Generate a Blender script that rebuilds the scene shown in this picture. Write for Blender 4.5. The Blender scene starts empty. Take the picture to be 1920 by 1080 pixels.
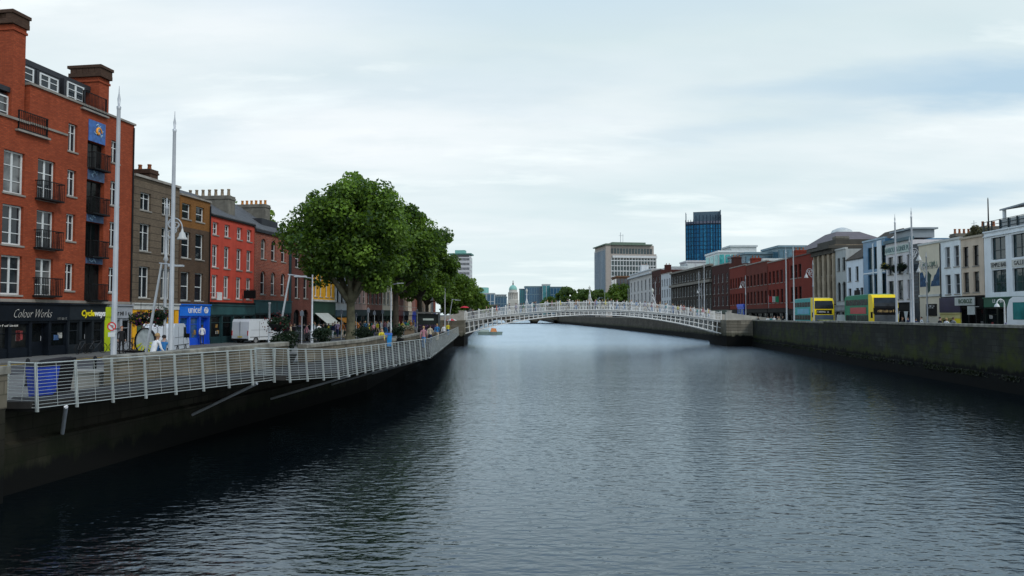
import bpy, bmesh, math, random
import numpy as np
from mathutils import Vector, Matrix
R = math.radians
sc = bpy.context.scene
COL = sc.collection
random.seed(11)
rng = np.random.default_rng(5)

# ------------------------------------------------------------------ camera model (metres; water at z = 0, eye at z = 5)
F = 1320.0
PITCH = math.atan(50 / F)
EYE = 5.0
cp, sp = math.cos(PITCH), math.sin(PITCH)

def ray(px, py):
    u = (px - 960) / F
    v = (540 - py) / F
    return (u, cp - v * sp, sp + v * cp)

def at(px, py, Y):
    r = ray(px, py); t = Y / r[1]
    return Vector((r[0] * t, Y, EYE + r[2] * t))

def on_line(px, py, line):
    (ax, ay), (bx, by) = line
    r = ray(px, py)
    dx, dy = bx - ax, by - ay
    # r0*t = ax+dx*s ; r1*t = ay+dy*s
    det = r[0] * (-dy) + dx * r[1]
    t = (ax * (-dy) + dx * ay) / det
    return Vector((r[0] * t, r[1] * t, EYE + r[2] * t))

# ------------------------------------------------------------------ materials
MATS = {}

def _new(name):
    m = bpy.data.materials.new(name)
    m.use_nodes = True
    nt = m.node_tree
    return m, nt, nt.nodes['Principled BSDF']

def _n(nt, typ, **kw):
    n = nt.nodes.new(typ)
    for k, v in kw.items():
        setattr(n, k, v)
    return n

def _mixc(nt, fac, a, b, mode='MIX'):
    n = _n(nt, 'ShaderNodeMix', data_type='RGBA', blend_type=mode)
    for sock, val in ((n.inputs[0], fac), (n.inputs[6], a), (n.inputs[7], b)):
        if hasattr(val, 'is_linked'):
            nt.links.new(val, sock)
        elif isinstance(val, (int, float)):
            sock.default_value = val
        else:
            sock.default_value = (val[0], val[1], val[2], 1)
    return n.outputs[2]

def _noise(nt, vec, scale, detail=3, rough=.55):
    n = _n(nt, 'ShaderNodeTexNoise')
    n.inputs['Scale'].default_value = scale
    n.inputs['Detail'].default_value = detail
    n.inputs['Roughness'].default_value = rough
    if vec is not None:
        nt.links.new(vec, n.inputs['Vector'])
    return n.outputs['Fac']

def _map(nt, vec, s, loc=(0, 0, 0), rot=(0, 0, 0)):
    n = _n(nt, 'ShaderNodeMapping')
    n.inputs['Scale'].default_value = s
    n.inputs['Location'].default_value = loc
    n.inputs['Rotation'].default_value = rot
    nt.links.new(vec, n.inputs['Vector'])
    return n.outputs['Vector']

def _range(nt, val, a, b, c=0, d=1):
    n = _n(nt, 'ShaderNodeMapRange')
    n.inputs[1].default_value = a; n.inputs[2].default_value = b
    n.inputs[3].default_value = c; n.inputs[4].default_value = d
    nt.links.new(val, n.inputs[0])
    return n.outputs[0]

def _math(nt, op, a, b=None):
    n = _n(nt, 'ShaderNodeMath', operation=op)
    for i, v in enumerate((a, b)):
        if v is None: continue
        if hasattr(v, 'is_linked'): nt.links.new(v, n.inputs[i])
        else: n.inputs[i].default_value = v
    return n.outputs[0]

def _bump(nt, bsdf, h, strength, dist=.02):
    b = _n(nt, 'ShaderNodeBump')
    b.inputs['Strength'].default_value = strength
    b.inputs['Distance'].default_value = dist
    nt.links.new(h, b.inputs['Height'])
    nt.links.new(b.outputs[0], bsdf.inputs['Normal'])

def mat(name, col=None, rough=.75, metal=0., var=.2, scale=.9, streak=0., bump=0., bscale=12., spec=.35):
    """a plain paint / stone / metal with uneven colour and optional rain streaks"""
    if name in MATS: return MATS[name]
    m, nt, b = _new(name)
    pos = _n(nt, 'ShaderNodeNewGeometry').outputs['Position']
    f = _range(nt, _noise(nt, pos, scale, 4), .3, .7)
    c = _mixc(nt, f, [min(1, x * (1 - var)) for x in col], [min(1, x * (1 + var)) for x in col])
    if streak:
        s = _range(nt, _noise(nt, _map(nt, pos, (1.6, 1.6, .13)), 1.0, 4), .45, .75)
        c = _mixc(nt, _math(nt, 'MULTIPLY', s, streak), c, [x * .28 for x in col])
    nt.links.new(c, b.inputs['Base Color'])
    b.inputs['Roughness'].default_value = rough
    b.inputs['Metallic'].default_value = metal
    b.inputs['Specular IOR Level'].default_value = spec
    if bump:
        _bump(nt, b, _noise(nt, pos, bscale, 3), bump)
    MATS[name] = m
    return m

def brick(name, c1, c2, mortar, bw=.27, rh=.09, streak=.25, patch=.35, ms=.012):
    if name in MATS: return MATS[name]
    m, nt, b = _new(name)
    uv = _n(nt, 'ShaderNodeUVMap').outputs[0]
    pos = _n(nt, 'ShaderNodeNewGeometry').outputs['Position']
    t = _n(nt, 'ShaderNodeTexBrick')
    t.inputs['Scale'].default_value = 1
    t.inputs['Mortar Size'].default_value = ms
    t.inputs['Brick Width'].default_value = bw
    t.inputs['Row Height'].default_value = rh
    t.inputs['Bias'].default_value = -.1
    t.inputs['Color1'].default_value = (*c1, 1)
    t.inputs['Color2'].default_value = (*c2, 1)
    t.inputs['Mortar'].default_value = (*mortar, 1)
    nt.links.new(uv, t.inputs['Vector'])
    f = _range(nt, _noise(nt, pos, .55, 5, .65), .35, .7)
    c = _mixc(nt, _math(nt, 'MULTIPLY', f, patch), t.outputs['Color'], [x * .45 for x in c2])
    f3 = _range(nt, _noise(nt, _map(nt, uv, (4, 12, 1)), 1.0, 2), .35, .65)
    c = _mixc(nt, _math(nt, 'MULTIPLY', f3, .6), c, [x * .42 for x in c1])
    s = _range(nt, _noise(nt, _map(nt, pos, (1.3, 1.3, .11)), 1.0, 4), .5, .8)
    c = _mixc(nt, _math(nt, 'MULTIPLY', s, streak), c, [x * .25 for x in c1])
    nt.links.new(c, b.inputs['Base Color'])
    b.inputs['Roughness'].default_value = .88
    b.inputs['Specular IOR Level'].default_value = .2
    _bump(nt, b, t.outputs['Fac'], -.3, .01)
    MATS[name] = m
    return m

def glass(name, dark=(.012, .017, .02), light=(.22, .23, .22), share=.3, rough=.05, spec=.6, tint=None):
    """opaque window glass: every window object draws its own depth of curtain"""
    if name in MATS: return MATS[name]
    m, nt, b = _new(name)
    info = _n(nt, 'ShaderNodeObjectInfo').outputs['Random']
    pos = _n(nt, 'ShaderNodeNewGeometry').outputs['Position']
    f = _range(nt, info, 1 - share, 1.0)
    n = _range(nt, _noise(nt, pos, 1.1, 3), .35, .65)
    c = _mixc(nt, _math(nt, 'MULTIPLY', f, n), dark, light)
    c = _mixc(nt, _math(nt, 'MULTIPLY', n, .35), c, [x * 2.6 for x in dark])
    nt.links.new(c, b.inputs['Base Color'])
    b.inputs['Roughness'].default_value = rough
    b.inputs['Specular IOR Level'].default_value = spec
    if tint: b.inputs['Specular Tint'].default_value = (*tint, 1)
    _bump(nt, b, _noise(nt, pos, 2.2, 1), .12, .03)
    MATS[name] = m
    return m

def quay_stone(name, base, moss, tide, course=.42, bw=1.05, mossiness=.5):
    """coursed quay masonry: weed grows below the tide line, moss in patches above it"""
    if name in MATS: return MATS[name]
    m, nt, b = _new(name)
    uv = _n(nt, 'ShaderNodeUVMap').outputs[0]
    pos = _n(nt, 'ShaderNodeNewGeometry').outputs['Position']
    t = _n(nt, 'ShaderNodeTexBrick')
    t.inputs['Scale'].default_value = 1
    t.inputs['Mortar Size'].default_value = .018
    t.inputs['Brick Width'].default_value = bw
    t.inputs['Row Height'].default_value = course
    t.inputs['Color1'].default_value = (*[x * 1.25 for x in base], 1)
    t.inputs['Color2'].default_value = (*[x * .7 for x in base], 1)
    t.inputs['Mortar'].default_value = (*[x * .4 for x in base], 1)
    nt.links.new(uv, t.inputs['Vector'])
    big = _noise(nt, pos, .35, 5, .65)
    c = _mixc(nt, _range(nt, big, .35, .68), t.outputs['Color'], [x * .55 for x in base])
    st = _noise(nt, _map(nt, pos, (1.4, 1.4, .16)), 1.0, 4, .6)
    c = _mixc(nt, _range(nt, st, .48, .72, 0, .75), c, [x * .35 for x in base])
    mo = _noise(nt, _map(nt, pos, (.35, .35, .4), (7, 3, 1)), 1.2, 7, .75)
    c = _mixc(nt, _range(nt, mo, .5, .68, 0, mossiness), c, moss)
    z = _n(nt, 'ShaderNodeSeparateXYZ')
    nt.links.new(pos, z.inputs[0])
    edge = _noise(nt, _map(nt, pos, (1.2, 1.2, .3)), 1.5, 5, .7)
    zz = _math(nt, 'ADD', z.outputs[2], _math(nt, 'MULTIPLY', _math(nt, 'SUBTRACT', edge, .5), 1.5))
    green = _math(nt, 'MULTIPLY', _range(nt, zz, tide + .75, tide + .1), _range(nt, mo, .3, .6, .25, 1))
    c = _mixc(nt, _math(nt, 'MULTIPLY', green, .8), c, [x * .7 for x in moss])
    wet_shade = _range(nt, zz, tide + .12, tide - .12)
    c = _mixc(nt, wet_shade, c, (.0035, .004, .0035))
    nt.links.new(c, b.inputs['Base Color'])
    b.inputs['Roughness'].default_value = .9
    b.inputs['Specular IOR Level'].default_value = .15
    _bump(nt, b, _math(nt, 'ADD', t.outputs['Fac'], _noise(nt, pos, 9, 4)), -.5, .03)
    MATS[name] = m
    return m

def leaf_mat(name, dark, light):
    if name in MATS: return MATS[name]
    m, nt, b = _new(name)
    a = _math(nt, 'POWER', _n(nt, 'ShaderNodeAttribute', attribute_name='tint').outputs['Fac'], 1.5)
    c = _mixc(nt, a, dark, light)
    nt.links.new(c, b.inputs['Base Color'])
    b.inputs['Roughness'].default_value = .5
    b.inputs['Specular IOR Level'].default_value = .3
    tr = _n(nt, 'ShaderNodeBsdfTranslucent')
    nt.links.new(_mixc(nt, .5, c, (light[0], light[1], light[2] * .4)), tr.inputs['Color'])
    mx = _n(nt, 'ShaderNodeMixShader')
    mx.inputs[0].default_value = .35
    nt.links.new(b.outputs[0], mx.inputs[1]); nt.links.new(tr.outputs[0], mx.inputs[2])
    nt.links.new(mx.outputs[0], nt.nodes['Material Output'].inputs['Surface'])
    MATS[name] = m
    return m

WHITE = mat('white_paint', (.62, .64, .63), .5, var=.12, streak=.12)
OFFW = mat('aged_white_paint', (.5, .51, .49), .5, var=.15, streak=.3)
BLACK = mat('black_paint', (.008, .008, .009), .6, var=.3, spec=.12)
STONE = mat('sill_stone', (.27, .25, .22), .85, var=.25, streak=.3)
GLASS = glass('window_glass', (.010, .014, .018), (.26, .27, .26), .45, .05, .5)
GLASSD = glass('dark_shop_glass', (.0035, .005, .006), (.03, .03, .027), .6, .1, .16)
SLATE = brick('roof_slate', (.15, .155, .16), (.11, .115, .12), (.05, .052, .056), .4, .25, .2, .4)
DARKROOF = mat('dark_roof_metal', (.025, .027, .032), .6, var=.3)
IRON = mat('black_iron', (.010, .011, .012), .6, var=.2, spec=.15)
STEEL = mat('galvanised_steel', (.42, .44, .46), .42, .35, var=.15, scale=2)
POLE = mat('pale_painted_steel', (.36, .38, .40), .4, .1, var=.12, scale=1.5, streak=.15)
ASPHALT = mat('asphalt', (.05, .05, .052), .9, var=.25, scale=1.2, bump=.3, bscale=30)
PAVE = mat('pavement_slabs', (.12, .118, .11), .85, var=.2, scale=.8)
GLAZE_TERRA = mat('terracotta', (.34, .12, .05), .8, var=.3)

# ------------------------------------------------------------------ mesh builder
class MB:
    def __init__(s): s.v = []; s.f = []; s.m = []; s.sm = []
    def add(s, vs, fs, m=0, smooth=False):
        o = len(s.v)
        s.v.extend([tuple(v) for v in vs])
        for f in fs:
            s.f.append(tuple(o + i for i in f)); s.m.append(m); s.sm.append(smooth)
    def poly(s, pts, m=0): s.add(pts, [tuple(range(len(pts)))], m)
    def box(s, x0, x1, y0, y1, z0, z1, m=0, T=None):
        vs = [Vector(p) for p in ((x0, y0, z0), (x1, y0, z0), (x1, y1, z0), (x0, y1, z0), (x0, y0, z1), (x1, y0, z1), (x1, y1, z1), (x0, y1, z1))]
        if T is not None: vs = [T @ v for v in vs]
        s.add(vs, [(0, 3, 2, 1), (4, 5, 6, 7), (0, 1, 5, 4), (1, 2, 6, 5), (2, 3, 7, 6), (3, 0, 4, 7)], m)
    def hexa(s, bot, top, m=0):
        n = len(bot)
        fs = [tuple(reversed(range(n))), tuple(range(n, 2 * n))] + [(i, (i + 1) % n, n + (i + 1) % n, n + i) for i in range(n)]
        s.add(list(bot) + list(top), fs, m)
    def prism(s, pts, vec, m=0):
        vec = Vector(vec)
        s.hexa([Vector(p) for p in pts], [Vector(p) + vec for p in pts], m)
    def tube(s, pts, rad, n=6, m=0, smooth=True, cap=True):
        pts = [Vector(p) for p in pts]
        k = len(pts)
        rs = rad if isinstance(rad, (list, tuple)) else [rad] * k
        vs = []; ref = None
        for i, p in enumerate(pts):
            t = (pts[min(i + 1, k - 1)] - pts[max(i - 1, 0)])
            t = t.normalized() if t.length > 1e-9 else Vector((0, 0, 1))
            if ref is None:
                ref = Vector((1, 0, 0)) if abs(t.x) < .8 else Vector((0, 1, 0))
            a = (ref - t * ref.dot(t)).normalized(); b = t.cross(a); ref = a
            for j in range(n):
                w = 2 * math.pi * j / n
                vs.append(p + (a * math.cos(w) + b * math.sin(w)) * rs[i])
        fs = []
        for i in range(k - 1):
            for j in range(n):
                q = (j + 1) % n
                fs.append((i * n + j, i * n + q, (i + 1) * n + q, (i + 1) * n + j))
        s.add(vs, fs, m, smooth)
        if cap:
            s.add(vs[:n], [tuple(reversed(range(n)))], m); s.add(vs[-n:], [tuple(range(n))], m)
    def lathe(s, c, prof, n=12, m=0, smooth=True):
        c = Vector(c)
        vs = [c + Vector((r * math.cos(2 * math.pi * j / n), r * math.sin(2 * math.pi * j / n), z)) for r, z in prof for j in range(n)]
        fs = [(i * n + j, i * n + (j + 1) % n, (i + 1) * n + (j + 1) % n, (i + 1) * n + j) for i in range(len(prof) - 1) for j in range(n)]
        s.add(vs, fs, m, smooth)
        s.add(vs[:n], [tuple(reversed(range(n)))], m); s.add(vs[-n:], [tuple(range(n))], m)
    def ring(s, c, r0, r1, y0, y1, n=24, m=0, axis='y'):
        """flat annulus with thickness, facing along y"""
        c = Vector(c); vs = []
        for j in range(n):
            w = 2 * math.pi * j / n
            for r in (r0, r1):
                for y in (y0, y1):
                    p = Vector((r * math.cos(w), y, r * math.sin(w)))
                    if axis == 'x': p = Vector((p.y, p.x, p.z))
                    vs.append(c + p)
        fs = []
        for j in range(n):
            a = 4 * j; b = 4 * ((j + 1) % n)
            fs += [(a, b, b + 2, a + 2), (a + 1, a + 3, b + 3, b + 1), (a + 2, b + 2, b + 3, a + 3), (a, a + 1, b + 1, b)]
        s.add(vs, fs, m)
    def mesh(s, name, mats):
        me = bpy.data.meshes.new(name)
        me.from_pydata(s.v, [], s.f)
        for mm in (mats if isinstance(mats, (list, tuple)) else [mats]): me.materials.append(mm)
        me.polygons.foreach_set('material_index', s.m)
        me.polygons.foreach_set('use_smooth', s.sm)
        uvl = me.uv_layers.new(name='UVMap')
        uv = np.zeros((len(me.loops), 2), np.float32)
        k = 0; V = s.v
        for p in me.polygons:
            nx, ny, nz = p.normal
            if abs(nz) > .85:
                for i in p.vertices:
                    uv[k] = V[i][0], V[i][1]; k += 1
            else:
                l = math.hypot(nx, ny) or 1
                tx, ty = -ny / l, nx / l
                for i in p.vertices:
                    q = V[i]
                    uv[k] = q[0] * tx + q[1] * ty, q[2]; k += 1
        uvl.data.foreach_set('uv', uv.ravel())
        me.update()
        return me
    def build(s, name, mats, parent=None, loc=(0, 0, 0), rot=0.):
        return link(name, s.mesh(name, mats), parent, loc, rot)

def link(name, data, parent=None, loc=(0, 0, 0), rot=0.):
    o = bpy.data.objects.new(name, data)
    COL.objects.link(o)
    o.location = loc
    o.rotation_euler = (0, 0, rot) if not isinstance(rot, (tuple, list)) else rot
    if parent is not None: o.parent = parent
    return o

LABELS = {}
def tag(o, label, cat, group=None, kind=None):
    if label in LABELS and kind is None:
        print('DUPLICATE LABEL', label)
    LABELS[label] = 1
    o['label'] = label; o['category'] = cat
    if group: o['group'] = group
    if kind: o['kind'] = kind
    return o
def thing(name, label, cat, loc=(0, 0, 0), rot=0., group=None):
    return tag(link(name, None, None, loc, rot), label, cat, group)
def struct(name, mb, m):
    o = mb.build(name, m); o['kind'] = 'structure'; return o
def copy_tree(o, parent=None):
    c = o.copy(); COL.objects.link(c); c.parent = parent
    for ch in list(o.children): copy_tree(ch, c)
    return c
def relabel(o, label, loc=None, rot=None, scale=None):
    o['label'] = label
    if label in LABELS: print('DUPLICATE LABEL', label)
    LABELS[label] = 1
    if loc is not None: o.location = loc
    if rot is not None: o.rotation_euler.z = rot
    if scale is not None: o.scale = (scale,) * 3 if isinstance(scale, (int, float)) else scale
    return o

def text(body, size, m, parent, loc, shear=0., xs=1., align='CENTER', ext=.012, offset=0., name='lettering', rot=(R(90), 0, 0), space=1.):
    cu = bpy.data.curves.new(name, 'FONT')
    cu.body = body; cu.size = size; cu.align_x = align; cu.align_y = 'CENTER'
    cu.shear = shear; cu.extrude = ext; cu.offset = offset; cu.resolution_u = 2; cu.space_character = space
    cu.materials.append(m)
    tmp = bpy.data.objects.new(name, cu); COL.objects.link(tmp)
    me = bpy.data.meshes.new_from_object(tmp.evaluated_get(bpy.context.evaluated_depsgraph_get()))
    bpy.data.objects.remove(tmp); bpy.data.curves.remove(cu)
    o = link(name, me, parent, loc, rot)
    o.scale = (xs, 1, 1)
    return o

# ------------------------------------------------------------------ windows, walls, shopfronts
WCACHE = {}
def arch_pts(w, h, n=8, x=0, z=0):
    r = w / 2
    return [(x - r, z)] + [(x - r * math.cos(math.pi * i / n), z + h - r + r * math.sin(math.pi * i / n)) for i in range(n + 1)] + [(x + r, z)]

def window(parent, x, z, w, h, style='sash', fm=None, y=.18, gm=None, sill=True, arch=False, fw=.07):
    fm = fm or WHITE; gm = gm or GLASS
    key = (round(w, 2), round(h, 2), style, fm.name, gm.name, y, sill, arch, fw)
    if key not in WCACHE:
        a = MB(); d = .07
        if arch:
            out = arch_pts(w, h); inn = [(p[0] * (1 - 2 * fw / w), fw + (p[1]) * (h - 2 * fw) / h) for p in out]
            k = len(out)
            for i in range(k):
                j = (i + 1) % k
                a.poly([(out[i][0], 0, out[i][1]), (out[j][0], 0, out[j][1]), (inn[j][0], 0, inn[j][1]), (inn[i][0], 0, inn[i][1])])
                a.poly([(inn[i][0], 0, inn[i][1]), (inn[j][0], 0, inn[j][1]), (inn[j][0], d, inn[j][1]), (inn[i][0], d, inn[i][1])])
        else:
            a.box(-w / 2, w / 2, 0, d, 0, fw); a.box(-w / 2, w / 2, 0, d, h - fw, h)
            a.box(-w / 2, -w / 2 + fw, 0, d, fw, h - fw); a.box(w / 2 - fw, w / 2, 0, d, fw, h - fw)
        x0, x1, z0, z1 = -w / 2 + fw, w / 2 - fw, fw, h - fw
        def vb(xx, t=.05, za=z0, zb=z1): a.box(xx - t / 2, xx + t / 2, .012, d - .01, za, zb)
        def hb(zz, t=.05): a.box(x0, x1, .006, d - .004, zz - t / 2, zz + t / 2)
        if style == 'sash': hb(h * .5, .07)
        elif style == 'sash4': hb(h * .5, .06); vb(0, .04)
        elif style == 'georgian':
            hb(h * .5, .06); hb(h * .25, .03); hb(h * .75, .03); vb(-w / 6, .03); vb(w / 6, .03)
        elif style == 'double': vb(0, .14); hb(h * .3, .05); hb(h * .66, .05)
        elif style == 'casement': vb(0, .07); hb(h * .68, .05)
        elif style == 'mullions':
            n = max(2, round(w / 1.0))
            for i in range(1, n): vb(-w / 2 + w * i / n, .06)
            hb(h * .42, .06)
        ms = [fm]
        if sill:
            a.box(-w / 2 - .07, w / 2 + .07, -y - .07, 0, -.11, -.003, 1); ms.append(STONE)
        b = MB()
        if arch: b.poly([(p[0] * .97, d - .02, p[1] * .985) for p in arch_pts(w, h)])
        else: b.poly([(-w / 2 + .02, d - .02, .02), (w / 2 - .02, d - .02, .02), (w / 2 - .02, d - .02, h - .02), (-w / 2 + .02, d - .02, h - .02)])
        WCACHE[key] = (a.mesh('window', ms), b.mesh('pane', gm))
    fme, pme = WCACHE[key]
    o = link('window', fme, parent, (x, y, z))
    link('pane', pme, o)
    return o

def wall_grid(mb, x0, x1, z0, z1, holes, y=0., rev=.3, m=0):
    """a facade sheet with real openings; holes are (xa, xb, za, zb, arch)"""
    hs = [(max(a, x0), min(b, x1), max(c, z0), min(d, z1), ar) for a, b, c, d, ar in holes if b > x0 and a < x1 and d > z0 and c < z1]
    xs = sorted({x0, x1, *[h[0] for h in hs], *[h[1] for h in hs]})
    zs = sorted({z0, z1, *[h[2] for h in hs], *[h[3] for h in hs]})
    for i in range(len(xs) - 1):
        for j in range(len(zs) - 1):
            a, b, c, d = xs[i], xs[i + 1], zs[j], zs[j + 1]
            if b - a < 1e-5 or d - c < 1e-5: continue
            mx, mz = (a + b) / 2, (c + d) / 2
            if any(h[0] < mx < h[1] and h[2] < mz < h[3] for h in hs): continue
            mb.poly([(a, y, c), (b, y, c), (b, y, d), (a, y, d)], m)
    for a, b, c, d, ar in hs:
        mb.poly([(a, y, c), (a, y, d), (a, y + rev, d), (a, y + rev, c)], m)
        mb.poly([(b, y, c), (b, y + rev, c), (b, y + rev, d), (b, y, d)], m)
        mb.poly([(a, y, d), (b, y, d), (b, y + rev, d), (a, y + rev, d)], m)
        mb.poly([(a, y, c), (a, y + rev, c), (b, y + rev, c), (b, y, c)], m)
        if ar:
            r = (b - a) / 2; cx = (a + b) / 2; cz = d - r; n = 8
            arc = [(cx - r * math.cos(math.pi * i / n), cz + r * math.sin(math.pi * i / n)) for i in range(n + 1)]
            for i in range(n):
                p, q = arc[i], arc[i + 1]
                mb.poly([(p[0], y, p[1]), (q[0], y, q[1]), (q[0], y, d), (p[0], y, d)], m)
                mb.poly([(p[0], y, p[1]), (p[0], y + rev, p[1]), (q[0], y + rev, q[1]), (q[0], y, q[1])], m)

class Bld:
    pass

def place(name, label, cat, px0, px1, line, zb, group=None, py=588):
    b = Bld()
    p0 = on_line(px0, py, line); p1 = on_line(px1, py, line)
    return place_pts(name, label, cat, p0, p1, zb, group)

def place_pts(name, label, cat, p0, p1, zb, group=None):
    b = Bld()
    p0 = Vector((p0[0], p0[1], 0)); p1 = Vector((p1[0], p1[1], 0))
    b.W = (p1 - p0).length; b.p0 = p0; b.d = (p1 - p0).normalized(); b.zb = zb
    b.theta = math.atan2(b.d.y, b.d.x)
    b.line = ((p0.x, p0.y), (p1.x, p1.y))
    b.root = thing(name, label, cat, (p0.x, p0.y, zb), b.theta, group)
    def lx(px, py): q = on_line(px, py, b.line); return (Vector((q.x, q.y, 0)) - p0).dot(b.d)
    def lz(px, py): return on_line(px, py, b.line).z - zb
    b.lx, b.lz = lx, lz
    return b

def body(b, top, wall, holes=(), z0=0., depth=10., x0=.01, x1=None, coping=None, cop=(.12, .22), roof='flat', roofm=None, rise=2.4, side=None, name='wall'):
    """front with openings, side and back walls, roof; heights local to the base"""
    x1 = b.W - .01 if x1 is None else x1
    w = MB()
    wall_grid(w, x0, x1, z0, top, holes)
    ms = [wall]
    sm = 0
    if side is not None: ms.append(side); sm = 1
    w.poly([(x0, depth, 0), (x0, 0, 0), (x0, 0, top), (x0, depth, top)], sm)
    w.poly([(x1, 0, 0), (x1, depth, 0), (x1, depth, top), (x1, 0, top)], sm)
    w.poly([(x1, depth, 0), (x0, depth, 0), (x0, depth, top), (x1, depth, top)], sm)
    if z0 > 0: w.poly([(x0, 0, z0), (x0, .5, z0), (x1, .5, z0), (x1, 0, z0)], 0)
    o = w.build(name, ms, b.root)
    rm = roofm or SLATE
    if roof == 'flat':
        q = MB(); q.poly([(x0, .25, top - .3), (x1, .25, top - .3), (x1, depth, top - .3), (x0, depth, top - .3)])
        q.build('roof', DARKROOF, b.root)
    elif roof == 'pitched':
        q = MB(); h = depth / 2
        q.hexa([(x0, -.15, top - .02), (x1, -.15, top - .02), (x1, h, top + rise - .02), (x0, h, top + rise - .02)],
               [(x0, -.15, top + .1), (x1, -.15, top + .1), (x1, h, top + rise + .1), (x0, h, top + rise + .1)])
        q.hexa([(x0, h, top + rise - .02), (x1, h, top + rise - .02), (x1, depth, top - .02), (x0, depth, top - .02)],
               [(x0, h, top + rise + .1), (x1, h, top + rise + .1), (x1, depth, top + .1), (x0, depth, top + .1)])
        q.poly([(x0 + .02, 0, top), (x0 + .02, depth, top), (x0 + .02, h, top + rise)], 1); q.poly([(x1 - .02, 0, top), (x1 - .02, h, top + rise), (x1 - .02, depth, top)], 1)
        q.build('roof', [rm, wall], b.root)
    if coping is not None:
        c = MB(); c.box(x0 - .005, x1 + .005, -cop[0], .3, top - .003, top + cop[1]); c.build('coping', coping, b.root)
    return o

def put_windows(b, cols, w, rows, style='sash', fm=None, holes=None, arch=False, skip=(), gm=None, y=.18, sill=True, fw=.07):
    for i, x in enumerate(cols):
        for j, (za, zc) in enumerate(rows):
            if (i, j) in skip: continue
            holes.append((x - w / 2, x + w / 2, za, zc, arch))
            window(b.root, x, za, w, zc - za, style, fm, y, gm, sill, arch, fw)

def chimney(b, x0, x1, y0, y1, z0, z1, m, pots=4, potm=None, potr=.14, poth=.55, cap=None, along='y'):
    c = MB(); c.box(x0, x1, y0, y1, z0, z1 - .35)
    c.box(x0 - .07, x1 + .07, y0 - .07, y1 + .07, z1 - .35, z1 - .2); c.box(x0 - .02, x1 + .02, y0 - .02, y1 + .02, z1 - .2, z1)
    o = c.build('chimney', m, b.root)
    if pots:
        p = MB(); p.lathe((0, 0, 0), [(potr, 0), (potr * .95, .08), (potr * .75, poth - .12), (potr * .95, poth - .1), (potr * .9, poth)], 8)
        me = p.mesh('chimney_pot', potm or GLAZE_TERRA)
        for i in range(pots):
            t = (i + .5) / pots
            link('chimney_pot', me, o, ((x0 + x1) / 2, y0 + (y1 - y0) * t, z1) if along == 'y' else (x0 + (x1 - x0) * t, (y0 + y1) / 2, z1))
    return o

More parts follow.
